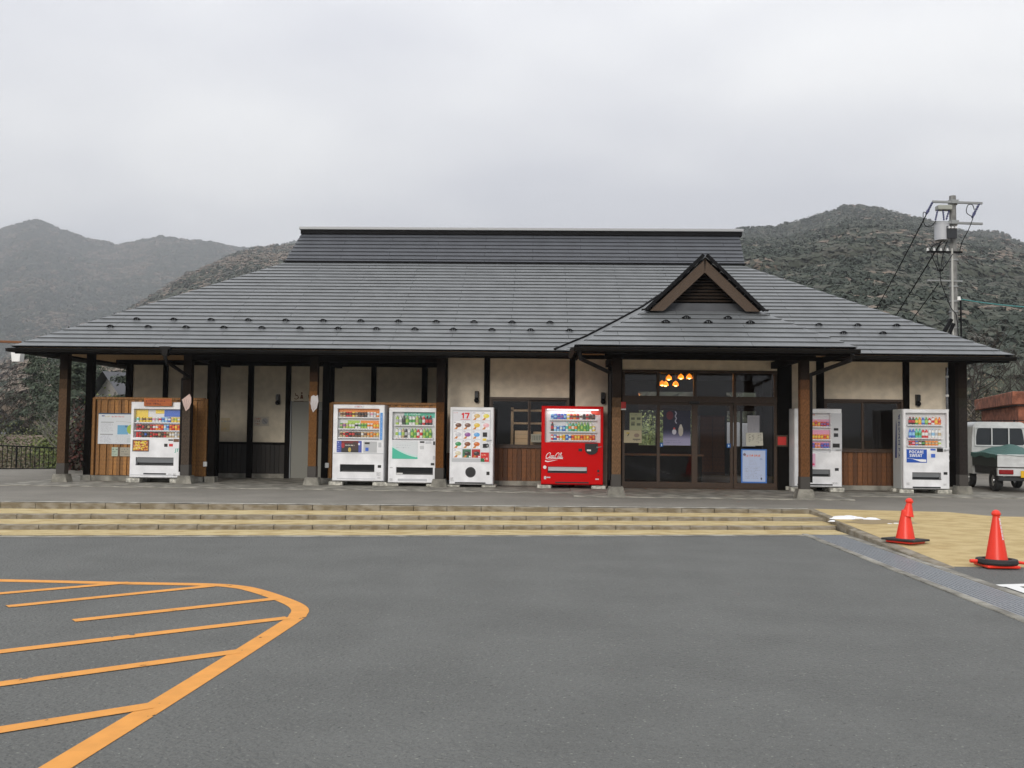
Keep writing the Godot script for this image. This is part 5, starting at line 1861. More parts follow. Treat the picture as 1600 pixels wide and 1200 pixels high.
func spline(p: Array, n := 6) -> Array:
	return smooth(p, n)

# flowing white script with two trailing waves
func logo(t: Node3D, at: Vector3, k: float) -> void:
	var strokes := [
		[[2.4, 2.3], [2.5, 3.0], [1.8, 3.35], [0.8, 2.7], [0.35, 1.5], [0.6, 0.6], [1.4, 0.45], [2.2, 1.1]],
		[[2.95, 1.8], [2.45, 1.6], [2.25, 1.0], [2.55, 0.55], [3.0, 0.85], [3.05, 1.5], [2.75, 1.85]],
		[[3.95, 1.65], [3.5, 1.8], [3.2, 1.2], [3.35, 0.6], [3.75, 0.6], [4.05, 0.95]],
		[[4.85, 1.7], [4.4, 1.75], [4.15, 1.15], [4.35, 0.6], [4.7, 0.8], [4.95, 1.75]],
		[[4.95, 1.75], [4.85, 0.9], [5.05, 0.55], [5.3, 0.9]],
		[[5.2, 1.3], [5.7, 1.4]],
		[[7.4, 2.3], [7.45, 3.0], [6.8, 3.35], [5.95, 2.7], [5.55, 1.5], [5.85, 0.6], [6.6, 0.5], [7.3, 1.1]],
		[[7.8, 1.8], [7.3, 1.6], [7.1, 1.0], [7.4, 0.55], [7.85, 0.85], [7.9, 1.5], [7.6, 1.85]],
		[[8.0, 1.1], [8.45, 2.2], [8.75, 3.2], [8.5, 3.35], [8.3, 2.6], [8.2, 1.2], [8.4, 0.6], [8.75, 0.9]],
		[[9.5, 1.7], [9.05, 1.75], [8.8, 1.15], [9.0, 0.6], [9.35, 0.8], [9.6, 1.75]],
		[[9.6, 1.75], [9.5, 0.9], [9.7, 0.55], [10.0, 0.95]],
	]
	var b := MB.new()
	var T := Transform3D(Basis.IDENTITY, at)
	for s in strokes:
		var pts := []
		for p in s: pts.append(Vector2((p[0] + 0.22 * p[1]) * k * 0.93, (p[1] - 3.0) * k))
		pts = smooth(pts, 5)
		b.ribbon(pts, 0.32 * k, 0.32 * k, 0.0, 0.003, T)
	var tail := []
	for p in [[0.2, 0.2], [1.6, -0.05], [4.0, 0.05], [7.0, 0.35], [10.2, 0.25]]: tail.append(Vector2(p[0] * k * 0.93, (p[1] - 3.0) * k))
	b.ribbon(smooth(tail, 6), 0.12 * k, 0.3 * k, 0.0, 0.003, T)
	tail = []
	for p in [[0.1, -1.0], [1.6, -1.35], [4.0, -0.95], [7.4, -0.25]]: tail.append(Vector2(p[0] * k * 0.93, (p[1] - 3.0) * k))
	b.ribbon(smooth(tail, 6), 0.75 * k, 0.05 * k, 0.0, 0.003, T)
	part("script_logo", b, M["logo_white"], t)

# ---------------------------------------------------------------- screens, signs and lamps on the building
func wood_screen(label: String, x0: float, x1: float, z: float, top: float, post_x: float) -> void:
	var t := thing("wooden_screen", label, "screen", Vector3((x0 + x1) / 2, 0.02, z), 0.0)
	var a := x0 - (x0 + x1) / 2
	var c := x1 - (x0 + x1) / 2
	var b := MB.new()
	b.bx(a - 0.05, c + 0.05, 0, 0.13, -0.1, 0.1, 0.008)
	part("plinth", b, M["concrete"], t)
	b = MB.new()
	b.bx(a, c, 0.13, top - 0.1, -0.035, -0.012)
	part("backing", b, M["wainscot_1"], t)
	var x := a + 0.05
	var i := 0
	while x < c - 0.06:
		b = MB.new()
		var w := 0.082
		# alternate raised battens and set-back boards
		var zf := 0.035 if i % 2 == 0 else 0.008
		b.bx(x, x + w, 0.14, top - 0.06, zf - 0.022, zf + rng.randf_range(-0.002, 0.002), 0.003)
		part("plank", b, M["plank_%d" % (rng.randi() % 4)], t)
		x += w + 0.004
		i += 1
	b = MB.new()
	b.bx(a - 0.03, c + 0.03, top - 0.06, top, -0.06, 0.06, 0.006)
	part("cap_rail", b, M["plank_1"], t)
	for p in [a - 0.05, c + 0.05]:
		b = MB.new()
		b.bx(p - 0.055, p + 0.055, 0.132, top - 0.02, -0.055, 0.055, 0.006)
		part("end_post", b, M["plank_3"], t)

func wall_lamp(x: float, y: float, z: float, label: String) -> void:
	var t := thing("wall_lamp", label, "wall lamp", Vector3(x, y, z), 0.0, "black wall lamps on the white panels")
	var b := MB.new()
	b.bx(-0.05, 0.05, -0.1, 0.17, 0.0, 0.035, 0.006)
	part("back_plate", b, M["black_plastic"], t)
	b = MB.new()
	b.bx(-0.045, 0.045, 0.0, 0.16, 0.035, 0.12, 0.01)
	part("housing", b, M["black_plastic"], t)
	b = MB.new()
	var prof := []
	for i in 9:
		var a := -PI / 2 + PI * i / 8.0
		prof.append(Vector2(cos(a) * 0.062, sin(a) * 0.062))
	b.lathe(prof, 14, Vector3(0.0, -0.06, 0.085))
	part("globe", b, M["black_metal"], t)

func poster(called: String, label: String, x0: float, x1: float, y0: float, y1: float, z: float, im: Image, rough := 0.4, cat := "poster", tilt := 0.0) -> Node3D:
	var b := MB.new()
	var w := (x1 - x0) / 2
	var h := (y1 - y0) / 2
	b.quad(Vector3(-w, -h, 0.0), Vector3(w, -h, 0), Vector3(w, h, 0), Vector3(-w, h, 0))
	b.quad(Vector3(w, -h, -0.003), Vector3(-w, -h, -0.003), Vector3(-w, h, -0.003), Vector3(w, h, -0.003))
	var o := solo(called, b, pic_mat(label, im, rough), label, cat, Vector3((x0 + x1) / 2, (y0 + y1) / 2, z))
	o.rotation.z = tilt
	return o

func make_signs() -> void:
	wood_screen("brown plank screen behind the leftmost vending machine, holding the white info board", -11.0, -8.30, -0.72, 2.06, 0)
	wood_screen("brown plank screen behind the orange banner and green swoosh vending machines", -5.10, -2.52, -0.72, 2.0, 0)
	for p in [[-11.15, -0.72, "left"], [-8.08, -0.72, "right"], [-5.27, -0.72, "left"]]:
		var b := MB.new()
		b.bx(p[0] - 0.085, p[0] + 0.085, 0.16, 3.155, p[1] - 0.085, p[1] + 0.085, 0.006)
		part("inner_post", b, M["dark_timber"], get_node("station_building"))
		b = MB.new()
		b.bx(p[0] - 0.13, p[0] + 0.13, 0.0, 0.16, p[1] - 0.13, p[1] + 0.13, 0.01)
		part("inner_post_base", b, M["concrete"], get_node("station_building"))
	for p in [[-8.2, 0.46, -0.62], [-5.2, 0.47, -0.62]]:
		var ob := MB.new()
		ob.box(Vector3(p[0], p[1], p[2]), Vector3(0.09, 0.12, 0.05), Basis.IDENTITY, 0.008)
		part("outlet_box", ob, M["white_plastic"], get_node("station_building"))
	# white info board on the first screen
	var im := canvas(210, 200, Color(0.82, 0.84, 0.86))
	rect(im, 0, 0, 210, 8, Color(0.16, 0.28, 0.40))
	rect(im, 18, 16, 16, 6, Color(0.2, 0.25, 0.5))
	print_rows(im, 38, 17, 40, 1, 8, 10, Color(0.75, 0.65, 0.3), 1)
	print_rows(im, 72, 18, 80, 1, 8, 10, Color(0.80, 0.35, 0.3), 2)
	rect(im, 14, 58, 72, 3, Color(0.3, 0.3, 0.32))
	rect(im, 12, 136, 72, 4, Color(0.4, 0.4, 0.42))
	print_rows(im, 14, 66, 72, 10, 6, 3, Color(0.62, 0.63, 0.66), 3)
	print_rows(im, 14, 146, 72, 8, 6, 3, Color(0.62, 0.62, 0.68), 4)
	stroke(im, [Vector2(100, 52), Vector2(140, 54), Vector2(180, 60), Vector2(204, 70)], 2, Color(0.65, 0.68, 0.66))
	rect(im, 108, 78, 60, 60, Color(0.42, 0.66, 0.80))
	rect(im, 150, 80, 14, 12, Color(0.25, 0.45, 0.6))
	disc(im, 182, 104, 22, 30, Color(0.62, 0.72, 0.24))
	print_rows(im, 100, 146, 96, 7, 7, 3, Color(0.7, 0.71, 0.72), 5)
	rect(im, 162, 160, 26, 30, Color(0.76, 0.79, 0.8))
	poster("information_board", "white information board with blue and green map on the left wooden screen", -10.905, -9.97, 0.925, 1.685, -0.672, im, 0.35, "information board")
	im = canvas(60, 30, Color(0.62, 0.60, 0.54))
	rect(im, 0, 0, 22, 30, Color(0.66, 0.72, 0.64))
	rect(im, 20, 0, 7, 30, Color(0.35, 0.28, 0.22))
	print_rows(im, 2, 5, 16, 3, 8, 4, Color(0.4, 0.45, 0.42), 6)
	print_rows(im, 30, 5, 26, 3, 8, 3, Color(0.42, 0.42, 0.4), 7)
	poster("small_notice", "small pale notice pair below the white information board", -10.55, -10.09, 0.625, 0.845, -0.672, im, 0.5, "notice")
	# wall lamps
	wall_lamp(-7.06, 2.10, -2.9, "black wall lamp in the shaded recess beside the grey door")
	wall_lamp(-1.585, 2.16, -0.9, "black wall lamp above the ice cream machine")
	wall_lamp(1.515, 2.16, -0.9, "black wall lamp above the right edge of the red vending machine")
	wall_lamp(9.13, 2.19, -0.9, "black wall lamp above the rightmost vending machine")
	# fan-shaped plaques on two posts
	for p in [[-8.415, 1.95, "pale pink fan shaped plaque on the post beside the leftmost machine", Color(0.62, 0.45, 0.40), 0.16], [-5.37, 1.955, "pale grey fan shaped plaque on the post left of the orange banner machine", Color(0.52, 0.50, 0.50), 0.09]]:
		var b := MB.new()
		var poly := PackedVector2Array([Vector2(-0.02, -0.21)])
		var pts := [Vector2(0.06, -0.14), Vector2(0.105, 0.0), Vector2(0.10, 0.12), Vector2(0.06, 0.20), Vector2(-0.03, 0.13), Vector2(-0.12, 0.06), Vector2(-0.075, -0.08)] if p[4] > 0.1 else [Vector2(0.07, -0.1), Vector2(0.1, 0.06), Vector2(0.085, 0.20), Vector2(0.03, 0.17), Vector2(-0.02, 0.20), Vector2(-0.075, 0.16), Vector2(-0.085, 0.0), Vector2(-0.06, -0.12)]
		for q in pts: poly.append(q)
		b.prism(poly, 0.0, 0.018)
		var o := solo("fan_plaque", b, mat("plaque_%d" % int(p[4] * 100), lin(p[3].r, p[3].g, p[3].b), 0.6), p[2], "plaque", Vector3(p[0], p[1], 0.118))
		var ln := MB.new()
		for k in 5:
			var a := lerpf(-0.45, 0.5, k / 4.0)
			ln.ribbon([Vector2(-0.01, -0.17), Vector2(-0.01, -0.17) + Vector2(sin(a), cos(a)) * 0.24], 0.005, 0.008, 0.018, 0.0205)
		part("fan_rib", ln, mat("plaque_rib", lin(0.38, 0.3, 0.28), 0.6), o)
	# lavatory pictograms on the wall and papers in the recess
	var b := MB.new()
	var T := Transform3D(Basis.IDENTITY, Vector3(-6.46, 2.24, -2.9))
	var loop := []
	for i in 11: loop.append(Vector2(cos(-2.6 + i * 0.44), sin(-2.6 + i * 0.44)) * 0.055 + Vector2(-0.12, -0.04))
	b.ribbon(loop, 0.018, 0.018, 0.0, 0.006, T)
	b.ribbon([Vector2(-0.15, 0.07), Vector2(-0.13, 0.0), Vector2(-0.08, 0.0), Vector2(-0.05, -0.07)], 0.02, 0.02, 0.0, 0.006, T)
	for k in 2:
		var px := 0.03 + k * 0.22
		b.prism(PackedVector2Array([Vector2(px - 0.045, -0.08), Vector2(px + 0.045, -0.08), Vector2(px + 0.02, 0.03), Vector2(px - 0.02, 0.03)]) if k == 0 else PackedVector2Array([Vector2(px - 0.03, -0.08), Vector2(px + 0.03, -0.08), Vector2(px + 0.045, 0.03), Vector2(px - 0.045, 0.03)]), 0.0, 0.006, T)
		b.cyl(Vector3(-6.46 + px, 2.31, -2.9), Vector3(-6.46 + px, 2.31, -2.894), 0.025, 0.025, 12)
	b.bx(-6.64, -6.38, 2.085, 2.1, -2.9, -2.894)
	solo("lavatory_pictogram", b, M["wainscot_1"], "dark wheelchair and figure pictograms on the wall above the grey door", "pictogram")
	im = canvas(80, 50, Color(0.62, 0.60, 0.56))
	print_rows(im, 4, 6, 30, 1, 10, 10, Color(0.55, 0.25, 0.2), 21)
	print_rows(im, 4, 20, 34, 1, 10, 8, Color(0.25, 0.2, 0.2), 22)
	print_rows(im, 6, 34, 26, 1, 10, 8, Color(0.5, 0.25, 0.22), 23)
	disc(im, 58, 24, 16, 17, Color(0.52, 0.52, 0.52))
	stroke(im, [Vector2(50, 16), Vector2(66, 32)], 3, Color(0.36, 0.36, 0.38))
	poster("recess_notice", "small notice with red print on the right white panel of the recess", -7.715, -7.30, 1.41, 1.665, -2.894, im, 0.8, "notice")
	im = canvas(40, 60, Color(0.68, 0.63, 0.52))
	print_rows(im, 3, 14, 32, 1, 8, 4, Color(0.4, 0.45, 0.55), 24)
	print_rows(im, 3, 44, 30, 1, 8, 6, Color(0.75, 0.6, 0.3), 25)
	poster("recess_leaflet", "pale leaflet with blue and yellow lines low on the left recess panel", -8.60, -8.36, 1.25, 1.62, -2.894, im, 0.8, "leaflet")
	# papers on the entrance glass
	var z := -0.505
	im = canvas(60, 84, Color(0.62, 0.64, 0.50))
	for r in 2:
		for c in 2:
			rect(im, 7 + c * 28, 22 + r * 28, 18, 12, Color(0.35, 0.38, 0.30))
	rect(im, 8, 44, 18, 3, Color(0.15, 0.17, 0.15))
	print_rows(im, 6, 6, 48, 2, 6, 4, Color(0.5, 0.52, 0.42), 31)
	poster("entrance_notice", "pale green paper notice on the left entrance door, the upper of two", 2.135, 2.43, 1.415, 1.83, z, im)
	im = canvas(84, 56, Color(0.70, 0.66, 0.54))
	stroke(im, [Vector2(14, 12), Vector2(24, 12), Vector2(18, 24)], 4, Color(0.25, 0.25, 0.2))
	disc(im, 18, 12, 8, 3, Color(0.75, 0.65, 0.2))
	disc(im, 60, 22, 13, 9, Color(0.55, 0.48, 0.42))
	rect(im, 42, 38, 36, 4, Color(0.3, 0.3, 0.28))
	print_rows(im, 44, 44, 34, 1, 6, 5, Color(0.4, 0.4, 0.36), 32)
	poster("entrance_notice", "cream paper notice on the left entrance door, the lower and wider of two", 2.0, 2.425, 1.11, 1.41, z, im)
	im = canvas(100, 128, Color(0.055, 0.06, 0.17))
	for y in range(70, 128):
		var k := clampf((y - 70) / 34.0, 0, 1)
		rect(im, 0, y, 100, 1, Color(0.055, 0.06, 0.17).lerp(Color(0.56, 0.55, 0.66), k))
	disc(im, 24, 18, 13, 16, Color(0.34, 0.06, 0.14))
	for y in 5: stroke(im, [Vector2(44 + (y % 2) * 3, 4 + y * 9), Vector2(48 - (y % 2) * 4, 10 + y * 9)], 4, Color(0.62, 0.62, 0.68))
	disc(im, 64, 74, 9, 20, Color(0.66, 0.64, 0.60))
	disc(im, 64, 58, 5, 8, Color(0.72, 0.70, 0.66))
	disc(im, 40, 78, 8, 10, Color(0.72, 0.72, 0.76))
	disc(im, 40, 66, 4, 4, Color(0.7, 0.3, 0.3))
	for i in 40: disc(im, rng.randi() % 100, rng.randi() % 80, 0.8, 0.8, Color(0.5, 0.5, 0.6))
	print_rows(im, 6, 108, 60, 2, 8, 4, Color(0.45, 0.46, 0.55), 33)
	poster("event_poster", "dark blue night snow scene poster on the second entrance door", 2.945, 3.60, 1.06, 1.90, z - 0.045, im, 0.3)
	im = canvas(24, 24, Color(0.10, 0.35, 0.62))
	disc(im, 12, 10, 4, 4, Color(0.8, 0.86, 0.9))
	rect(im, 10, 12, 5, 8, Color(0.8, 0.86, 0.9))
	poster("blue_sticker", "small blue sticker beside the dark blue poster on the entrance door", 2.87, 2.945, 1.02, 1.12, z - 0.045, im, 0.4, "sticker")
	poster("blue_sticker", "small blue sticker low on the third entrance door near its right stile", 4.47, 4.56, 1.02, 1.12, z - 0.045, im, 0.4, "sticker")
	im = canvas(60, 100, Color(0.58, 0.58, 0.60))
	for i in 7: rect(im, 6 + i * 8, 8, 1, 84, Color(0.48, 0.48, 0.52))
	print_rows(im, 8, 10, 80, 6, 8, 3, Color(0.42, 0.42, 0.46), 34, true)
	poster("lined_notice", "tall grey white lined paper on the rightmost entrance door", 4.95, 5.24, 1.36, 1.80, z, im)
	im = canvas(100, 76, Color(0.72, 0.71, 0.66))
	print_rows(im, 12, 8, 56, 2, 22, 10, Color(0.15, 0.15, 0.15), 35, true)
	print_rows(im, 62, 6, 64, 2, 18, 11, Color(0.12, 0.12, 0.12), 36, true)
	poster("handwritten_notice", "white notice with thick vertical handwriting below the lined paper", 4.915, 5.32, 1.075, 1.385, z + 0.004, im, 0.4, "poster", 0.03)
	im = canvas(110, 150, Color(0.70, 0.75, 0.86))
	for k in [[0, 0, 110, 6], [0, 144, 110, 6], [0, 0, 6, 150], [104, 0, 6, 150]]: rect(im, k[0], k[1], k[2], k[3], Color(0.25, 0.45, 0.75))
	disc(im, 14, 24, 6, 6, Color(0.45, 0.4, 0.45))
	print_rows(im, 20, 24, 66, 1, 10, 11, Color(0.88, 0.38, 0.12), 37)
	print_rows(im, 80, 40, 16, 2, 5, 3, Color(0.35, 0.45, 0.65), 38)
	print_rows(im, 34, 50, 40, 4, 6, 3, Color(0.62, 0.64, 0.72), 39)
	print_rows(im, 16, 78, 76, 8, 7, 3, Color(0.58, 0.60, 0.68), 40)
	disc(im, 86, 130, 3, 5, Color(0.15, 0.15, 0.2))
	poster("notice_board", "blue bordered white notice sheet low on the rightmost entrance door", 4.80, 5.41, 0.185, 0.995, z + 0.008, im, 0.35)
	# red boxes
	b = MB.new()
	b.bx(-0.1, 0.1, -0.1, 0.1, 0.0, 0.06, 0.006)
	var rb := solo("red_alarm_box", b, M["red_plastic"], "red alarm box in a pale frame right of the entrance doors", "alarm box", Vector3(5.75, 1.2, -0.458))
	b = MB.new()
	for k in [[-0.135, -0.102, -0.135, 0.135], [0.102, 0.135, -0.135, 0.135]]: b.bx(k[0], k[1], k[2], k[3], 0, 0.045)
	b.bx(-0.102, 0.102, 0.102, 0.135, 0, 0.045)
	b.bx(-0.102, 0.102, -0.135, -0.102, 0, 0.045)
	part("frame", b, M["barge_wood"], rb)
	b = MB.new()
	b.bx(-0.085, 0.085, -0.07, 0.09, 0.0, 0.02, 0.004)
	rb = solo("red_sign", b, M["red_plastic"], "small red sign at the upper left corner of the entrance", "sign", Vector3(1.955, 2.0, -0.458))
	b = MB.new()
	b.bx(-0.085, 0.085, -0.105, -0.074, 0.0, 0.018)
	part("white_strip", b, M["white_plastic"], rb)
	# hanging lamps inside the hall
	var k := 0
	for p in [[3.40, 2.83, -3.0, "far left lamp of the upper three"], [3.72, 2.86, -3.0, "middle lamp of the upper three"], [3.93, 2.86, -2.9, "far right lamp of the upper three"], [3.17, 2.655, -2.6, "far left lamp of the lower three"], [3.30, 2.655, -2.9, "middle lamp of the lower three"], [3.57, 2.66, -2.9, "far right lamp of the lower three"]]:
		var t := thing("pendant_lamp", "glowing amber pendant lamp seen through the entrance glass, %s" % p[3], "pendant lamp", Vector3(p[0], p[1], p[2]), 0.0, "amber pendant lamps in the hall")
		b = MB.new()
		b.lathe([Vector2(0.08, -0.045), Vector2(0.074, 0.0), Vector2(0.055, 0.04), Vector2(0.02, 0.065), Vector2(0.015, 0.08), Vector2(0, 0.08)], 16)
		part("lamp_shade", b, M["glow"], t)
		b = MB.new()
		b.tube([Vector3(0, 0.08, 0), Vector3(0, 3.1 - p[1], 0)], 0.006, 5)
		part("cord", b, M["black_plastic"], t)
		var bulb := MB.new()
		bulb.lathe([Vector2(0, -0.075), Vector2(0.036, -0.058), Vector2(0.045, -0.03), Vector2(0.015, 0.03), Vector2(0, 0.03)], 10)
		part("bulb", bulb, M["tube_glow_warm"], t)
		var l := OmniLight3D.new()
		l.name = "bulb_light"
		l.light_energy = 0.05
		l.light_color = Color(1.0, 0.62, 0.25)
		l.light_size = 0.03
		l.omni_range = 12.0
		l.omni_attenuation = 2.0
		l.shadow_enabled = true
		l.position = Vector3(0, -0.015, 0)
		t.add_child(l)
		k += 1
	make_inside()

func crate_box(label: String, x: float, y: float, z: float, w: float, h: float, d: float, turn := 0.0) -> void:
	var b := MB.new()
	b.bx(-w / 2, w / 2, 0, h, -d / 2, d / 2, 0.006)
	var o := solo("cardboard_box", b, mat("cardboard", lin(0.52, 0.37, 0.22), 0.85), label, "box", Vector3(x, y, z), "cardboard boxes behind the left window")
	o.rotation.y = turn
	b = MB.new()
	b.bx(-w / 2 - 0.001, w / 2 + 0.001, h * 0.48, h * 0.52 + 0.02, d / 2, d / 2 + 0.002)
	part("tape", b, mat("tape", lin(0.42, 0.31, 0.18), 0.4), o)

func make_inside() -> void:
	# rack and boxes behind the left window
	var t := thing("wooden_rack", "pale wooden rack standing behind the left window", "rack", Vector3(-0.3, 0.03, -1.5))
	for x in [-0.42, 0.42, 0.95]:
		var b := MB.new()
		b.bx(x - 0.03, x + 0.03, 0, 1.92, -0.2, -0.14)
		b.bx(x - 0.03, x + 0.03, 0, 1.92, 0.14, 0.2)
		part("upright", b, M["shelf_wood"], t)
	for y in [0.85, 1.5, 1.82]:
		var b := MB.new()
		b.bx(-0.45, 0.98, y, y + 0.05, -0.2, 0.2)
		part("shelf", b, M["shelf_wood"], t)
	crate_box("wide cardboard box at left on the rack behind the left window", -0.42, 0.93, -1.45, 0.46, 0.24, 0.3)
	crate_box("cardboard box stacked on the wide box behind the left window", -0.45, 1.172, -1.45, 0.40, 0.2, 0.28)
	crate_box("narrow cardboard box on the rack at the middle of the left window", -0.08, 0.93, -1.45, 0.22, 0.42, 0.28)
	crate_box("cardboard box at right on the rack beside the red vending machine", 0.38, 0.93, -1.45, 0.4, 0.34, 0.3)
	var im := canvas(60, 36, Color(0.62, 0.62, 0.56))
	for i in 7: rect(im, 7 + i * 7, 6, 3, 22, Color(0.36, 0.38, 0.36))
	poster("window_notice", "small pale striped notice inside the left window", -0.24, 0.10, 1.09, 1.29, -1.02, im, 0.6, "notice")
	# long counter in the hall and a dark cabinet
	var c := thing("hall_counter", "long pale topped counter deep in the entrance hall", "counter", Vector3(3.2, 0.03, -4.0))
	var b := MB.new()
	b.bx(-1.0, 1.2, 0, 0.70, -0.3, 0.3)
	part("counter_front", b, M["dark_timber"], c)
	b = MB.new()
	b.bx(-1.05, 1.25, 0.70, 0.74, -0.34, 0.34, 0.006)
	part("counter_top", b, M["shelf_wood"], c)
	var cb := thing("tall_cabinet", "tall dark cabinet against the back of the entrance hall", "cabinet", Vector3(5.5, 0.03, -8.6))
	b = MB.new()
	b.bx(-0.4, 0.4, 0, 1.9, -0.3, 0.3)
	part("carcass", b, M["wainscot_1"], cb)
	b = MB.new()
	b.bx(-0.38, -0.01, 0.1, 1.85, 0.3, 0.32)
	b.bx(0.01, 0.38, 0.1, 1.85, 0.3, 0.32)
	part("cabinet_door", b, M["wainscot_2"], cb)

# ---------------------------------------------------------------- things in the yard
func cone_parts(t: Node3D, h: float, with_base: bool) -> void:
	var b := MB.new()
	b.lathe([Vector2(0.15, 0.0), Vector2(0.15, 0.03), Vector2(0.128, 0.05), Vector2(0.038, h - 0.075), Vector2(0.05, h - 0.06), Vector2(0.052, h - 0.04), Vector2(0.036, h - 0.012), Vector2(0.014, h), Vector2(0, h)], 24)
	part("cone_body", b, M["cone_red"], t)
	if with_base:
		b = MB.new()
		b.bx(-0.19, 0.19, 0.0, 0.03, -0.19, 0.19, 0.008)
		part("cone_base", b, M["cone_red"], t)

func make_yard() -> void:
	var y1 := 0.145 - 0.0296 * 9.0 + 0.003
	var t := thing("traffic_cone", "orange red cone on a dark square base, lower of a stacked pair", "traffic cone", Vector3(5.06, y1, 9.16), 0.75, "orange traffic cones on the yellow paving")
	var lb := MB.new()
	lb.lathe([Vector2(0.15, 0.0), Vector2(0.15, 0.03), Vector2(0.128, 0.05), Vector2(0.052, 0.44), Vector2(0.045, 0.452), Vector2(0, 0.452)], 24)
	part("cone_body", lb, M["cone_red"], t)
	lb = MB.new()
	lb.bx(-0.19, 0.19, 0.0, 0.03, -0.19, 0.19, 0.008)
	part("cone_base", lb, M["cone_red"], t)
	var b := MB.new()
	b.bx(-0.235, 0.235, 0.03, 0.058, -0.235, 0.235, 0.006)
	part("weight_plate", b, M["rubber"], t)
	t.rotation.z = -0.03
	t = thing("traffic_cone", "orange red traffic cone stacked crookedly over another cone", "traffic cone", Vector3(5.065, y1 + 0.145, 9.17), 0.2, "orange traffic cones on the yellow paving")
	b = MB.new()
	b.lathe([Vector2(0.078, 0.215), Vector2(0.08, 0.222), Vector2(0.036, 0.40), Vector2(0.05, 0.415), Vector2(0.052, 0.435), Vector2(0.036, 0.462), Vector2(0.014, 0.474), Vector2(0, 0.474)], 24)
	part("cone_body", b, M["cone_red"], t)
	t.rotation.z = -0.13
	var y2 := lot(5.4) + 0.002
	t = thing("traffic_cone", "single orange red traffic cone with a white lettered strip, nearest the right edge", "traffic cone", Vector3(5.40, y2 + 0.01, 11.10), 0.0, "orange traffic cones on the yellow paving")
	cone_parts(t, 0.665, true)
	b = MB.new()
	for i in 22:
		var ly := 0.565 - i * 0.0115
		var lr := lerpf(0.128, 0.038, (ly - 0.05) / 0.54) + 0.001
		b.box(Vector3(sin(0.55) * lr, ly, cos(0.55) * lr), Vector3(0.024, 0.009 if i % 4 != 3 else 0.004, 0.003), Basis(Vector3.UP, 0.55) * Basis(Vector3.RIGHT, -0.15))
	part("white_lettering", b, M["white_plastic"], t)
	t = thing("cone_weight", "black rubber ring weight lying around the foot of the single cone", "cone weight", Vector3(5.40, y2 + 0.045, 11.10), 0.0)
	b = MB.new()
	b.lathe([Vector2(0.155, 0.0), Vector2(0.225, 0.0), Vector2(0.235, 0.02), Vector2(0.225, 0.055), Vector2(0.165, 0.06), Vector2(0.155, 0.04), Vector2(0.155, 0.0)], 24)
	part("ring", b, M["rubber"], t)
	b = MB.new()
	b.cyl(Vector3(-0.31, 0.025, 0), Vector3(-0.22, 0.025, 0), 0.022, 0.022, 10)
	part("bar_end", b, M["cone_red"], t)
	b = MB.new()
	b.cyl(Vector3(0.22, 0.02, 0.03), Vector3(0.30, 0.012, 0.03), 0.02, 0.018, 10)
	part("bar_end", b, M["cone_red"], t)
	# leftover snow at the end of the steps
	t = thing("snow_heap", "small heaps of old white snow beside the end of the steps", "snow")
	for p in [[5.08, 6.33, 0.20, 0.05, 0.16], [5.33, 6.36, 0.12, 0.04, 0.10], [5.52, 6.42, 0.13, 0.04, 0.1], [4.86, 6.55, 0.09, 0.025, 0.06], [5.22, 6.2, 0.15, 0.045, 0.1], [5.75, 6.95, 0.07, 0.018, 0.05], [5.62, 7.0, 0.05, 0.015, 0.05]]:
		b = MB.new()
		var prof := []
		for i in 7: prof.append(Vector2(cos(PI / 2 * i / 6.0) * p[2] * (1.0 + 0.12 * sin(i * 2.1 + p[0] * 9)), sin(PI / 2 * i / 6.0) * p[3]))
		b.lathe(prof, 14)
		for i in b.v.size(): b.v[i] = b.v[i] * Vector3(1.0 + 0.2 * sin(atan2(b.v[i].z, b.v[i].x) * 3 + p[1]), 1, p[4] / p[2] * (1.0 + 0.2 * cos(atan2(b.v[i].z, b.v[i].x) * 2)))
		var o := part("snow_lump", b, M["snow"], t)
		o.position = Vector3(p[0], 0.145 - 0.0296 * p[1] - 0.004 if p[0] > 5.0 else step_y(1, p[0]) - 0.002, p[1])
	make_fence()
	make_pole()
	make_truck()
	make_neighbours()

func make_fence() -> void:
	var t := thing("railing", "dark metal railing with thin upright bars at the left edge of the yard", "railing")
	var A := Vector3(-22.0, 0, -3.9)
	var B := Vector3(-15.05, 0, -7.15)
	var hA := 0.98
	var hB := 0.65
	var b := MB.new()
	b.bar(A + Vector3.UP * hA, B + Vector3.UP * hB, 0.05, 0.04, 0.006)
	part("top_rail", b, M["black_metal"], t)
	b = MB.new()
	b.bar(A + Vector3.UP * 0.08, B + Vector3.UP * 0.0, 0.035, 0.03)
	part("bottom_rail", b, M["black_metal"], t)
	var n := 60
	for i in n + 1:
		var u := float(i) / n
		var p := A.lerp(B, u)
		b = MB.new()
		var w := 0.04 if i % 10 == 0 else 0.018
		b.box(p + Vector3.UP * (lerpf(hA, hB, u) + 0.04) / 2, Vector3(w, lerpf(hA, hB, u) - 0.06, w))
		part("baluster" if i % 10 else "rail_post", b, M["black_metal"], t)

func wire(called: String, label: String, pts: Array, sag: float, r: float, m: Material, cat := "cable") -> void:
	var p := []
	for i in pts.size() - 1:
		for k in 12:
			var u := k / 12.0
			p.append((pts[i] as Vector3).lerp(pts[i + 1], u) - Vector3.UP * sag * 4 * u * (1 - u))
	p.append(pts[-1])
	var b := MB.new()
	b.tube(p, r, 5)
	solo(called, b, m, label, cat, Vector3.ZERO, "overhead cables at the utility pole" if cat == "cable" else "")

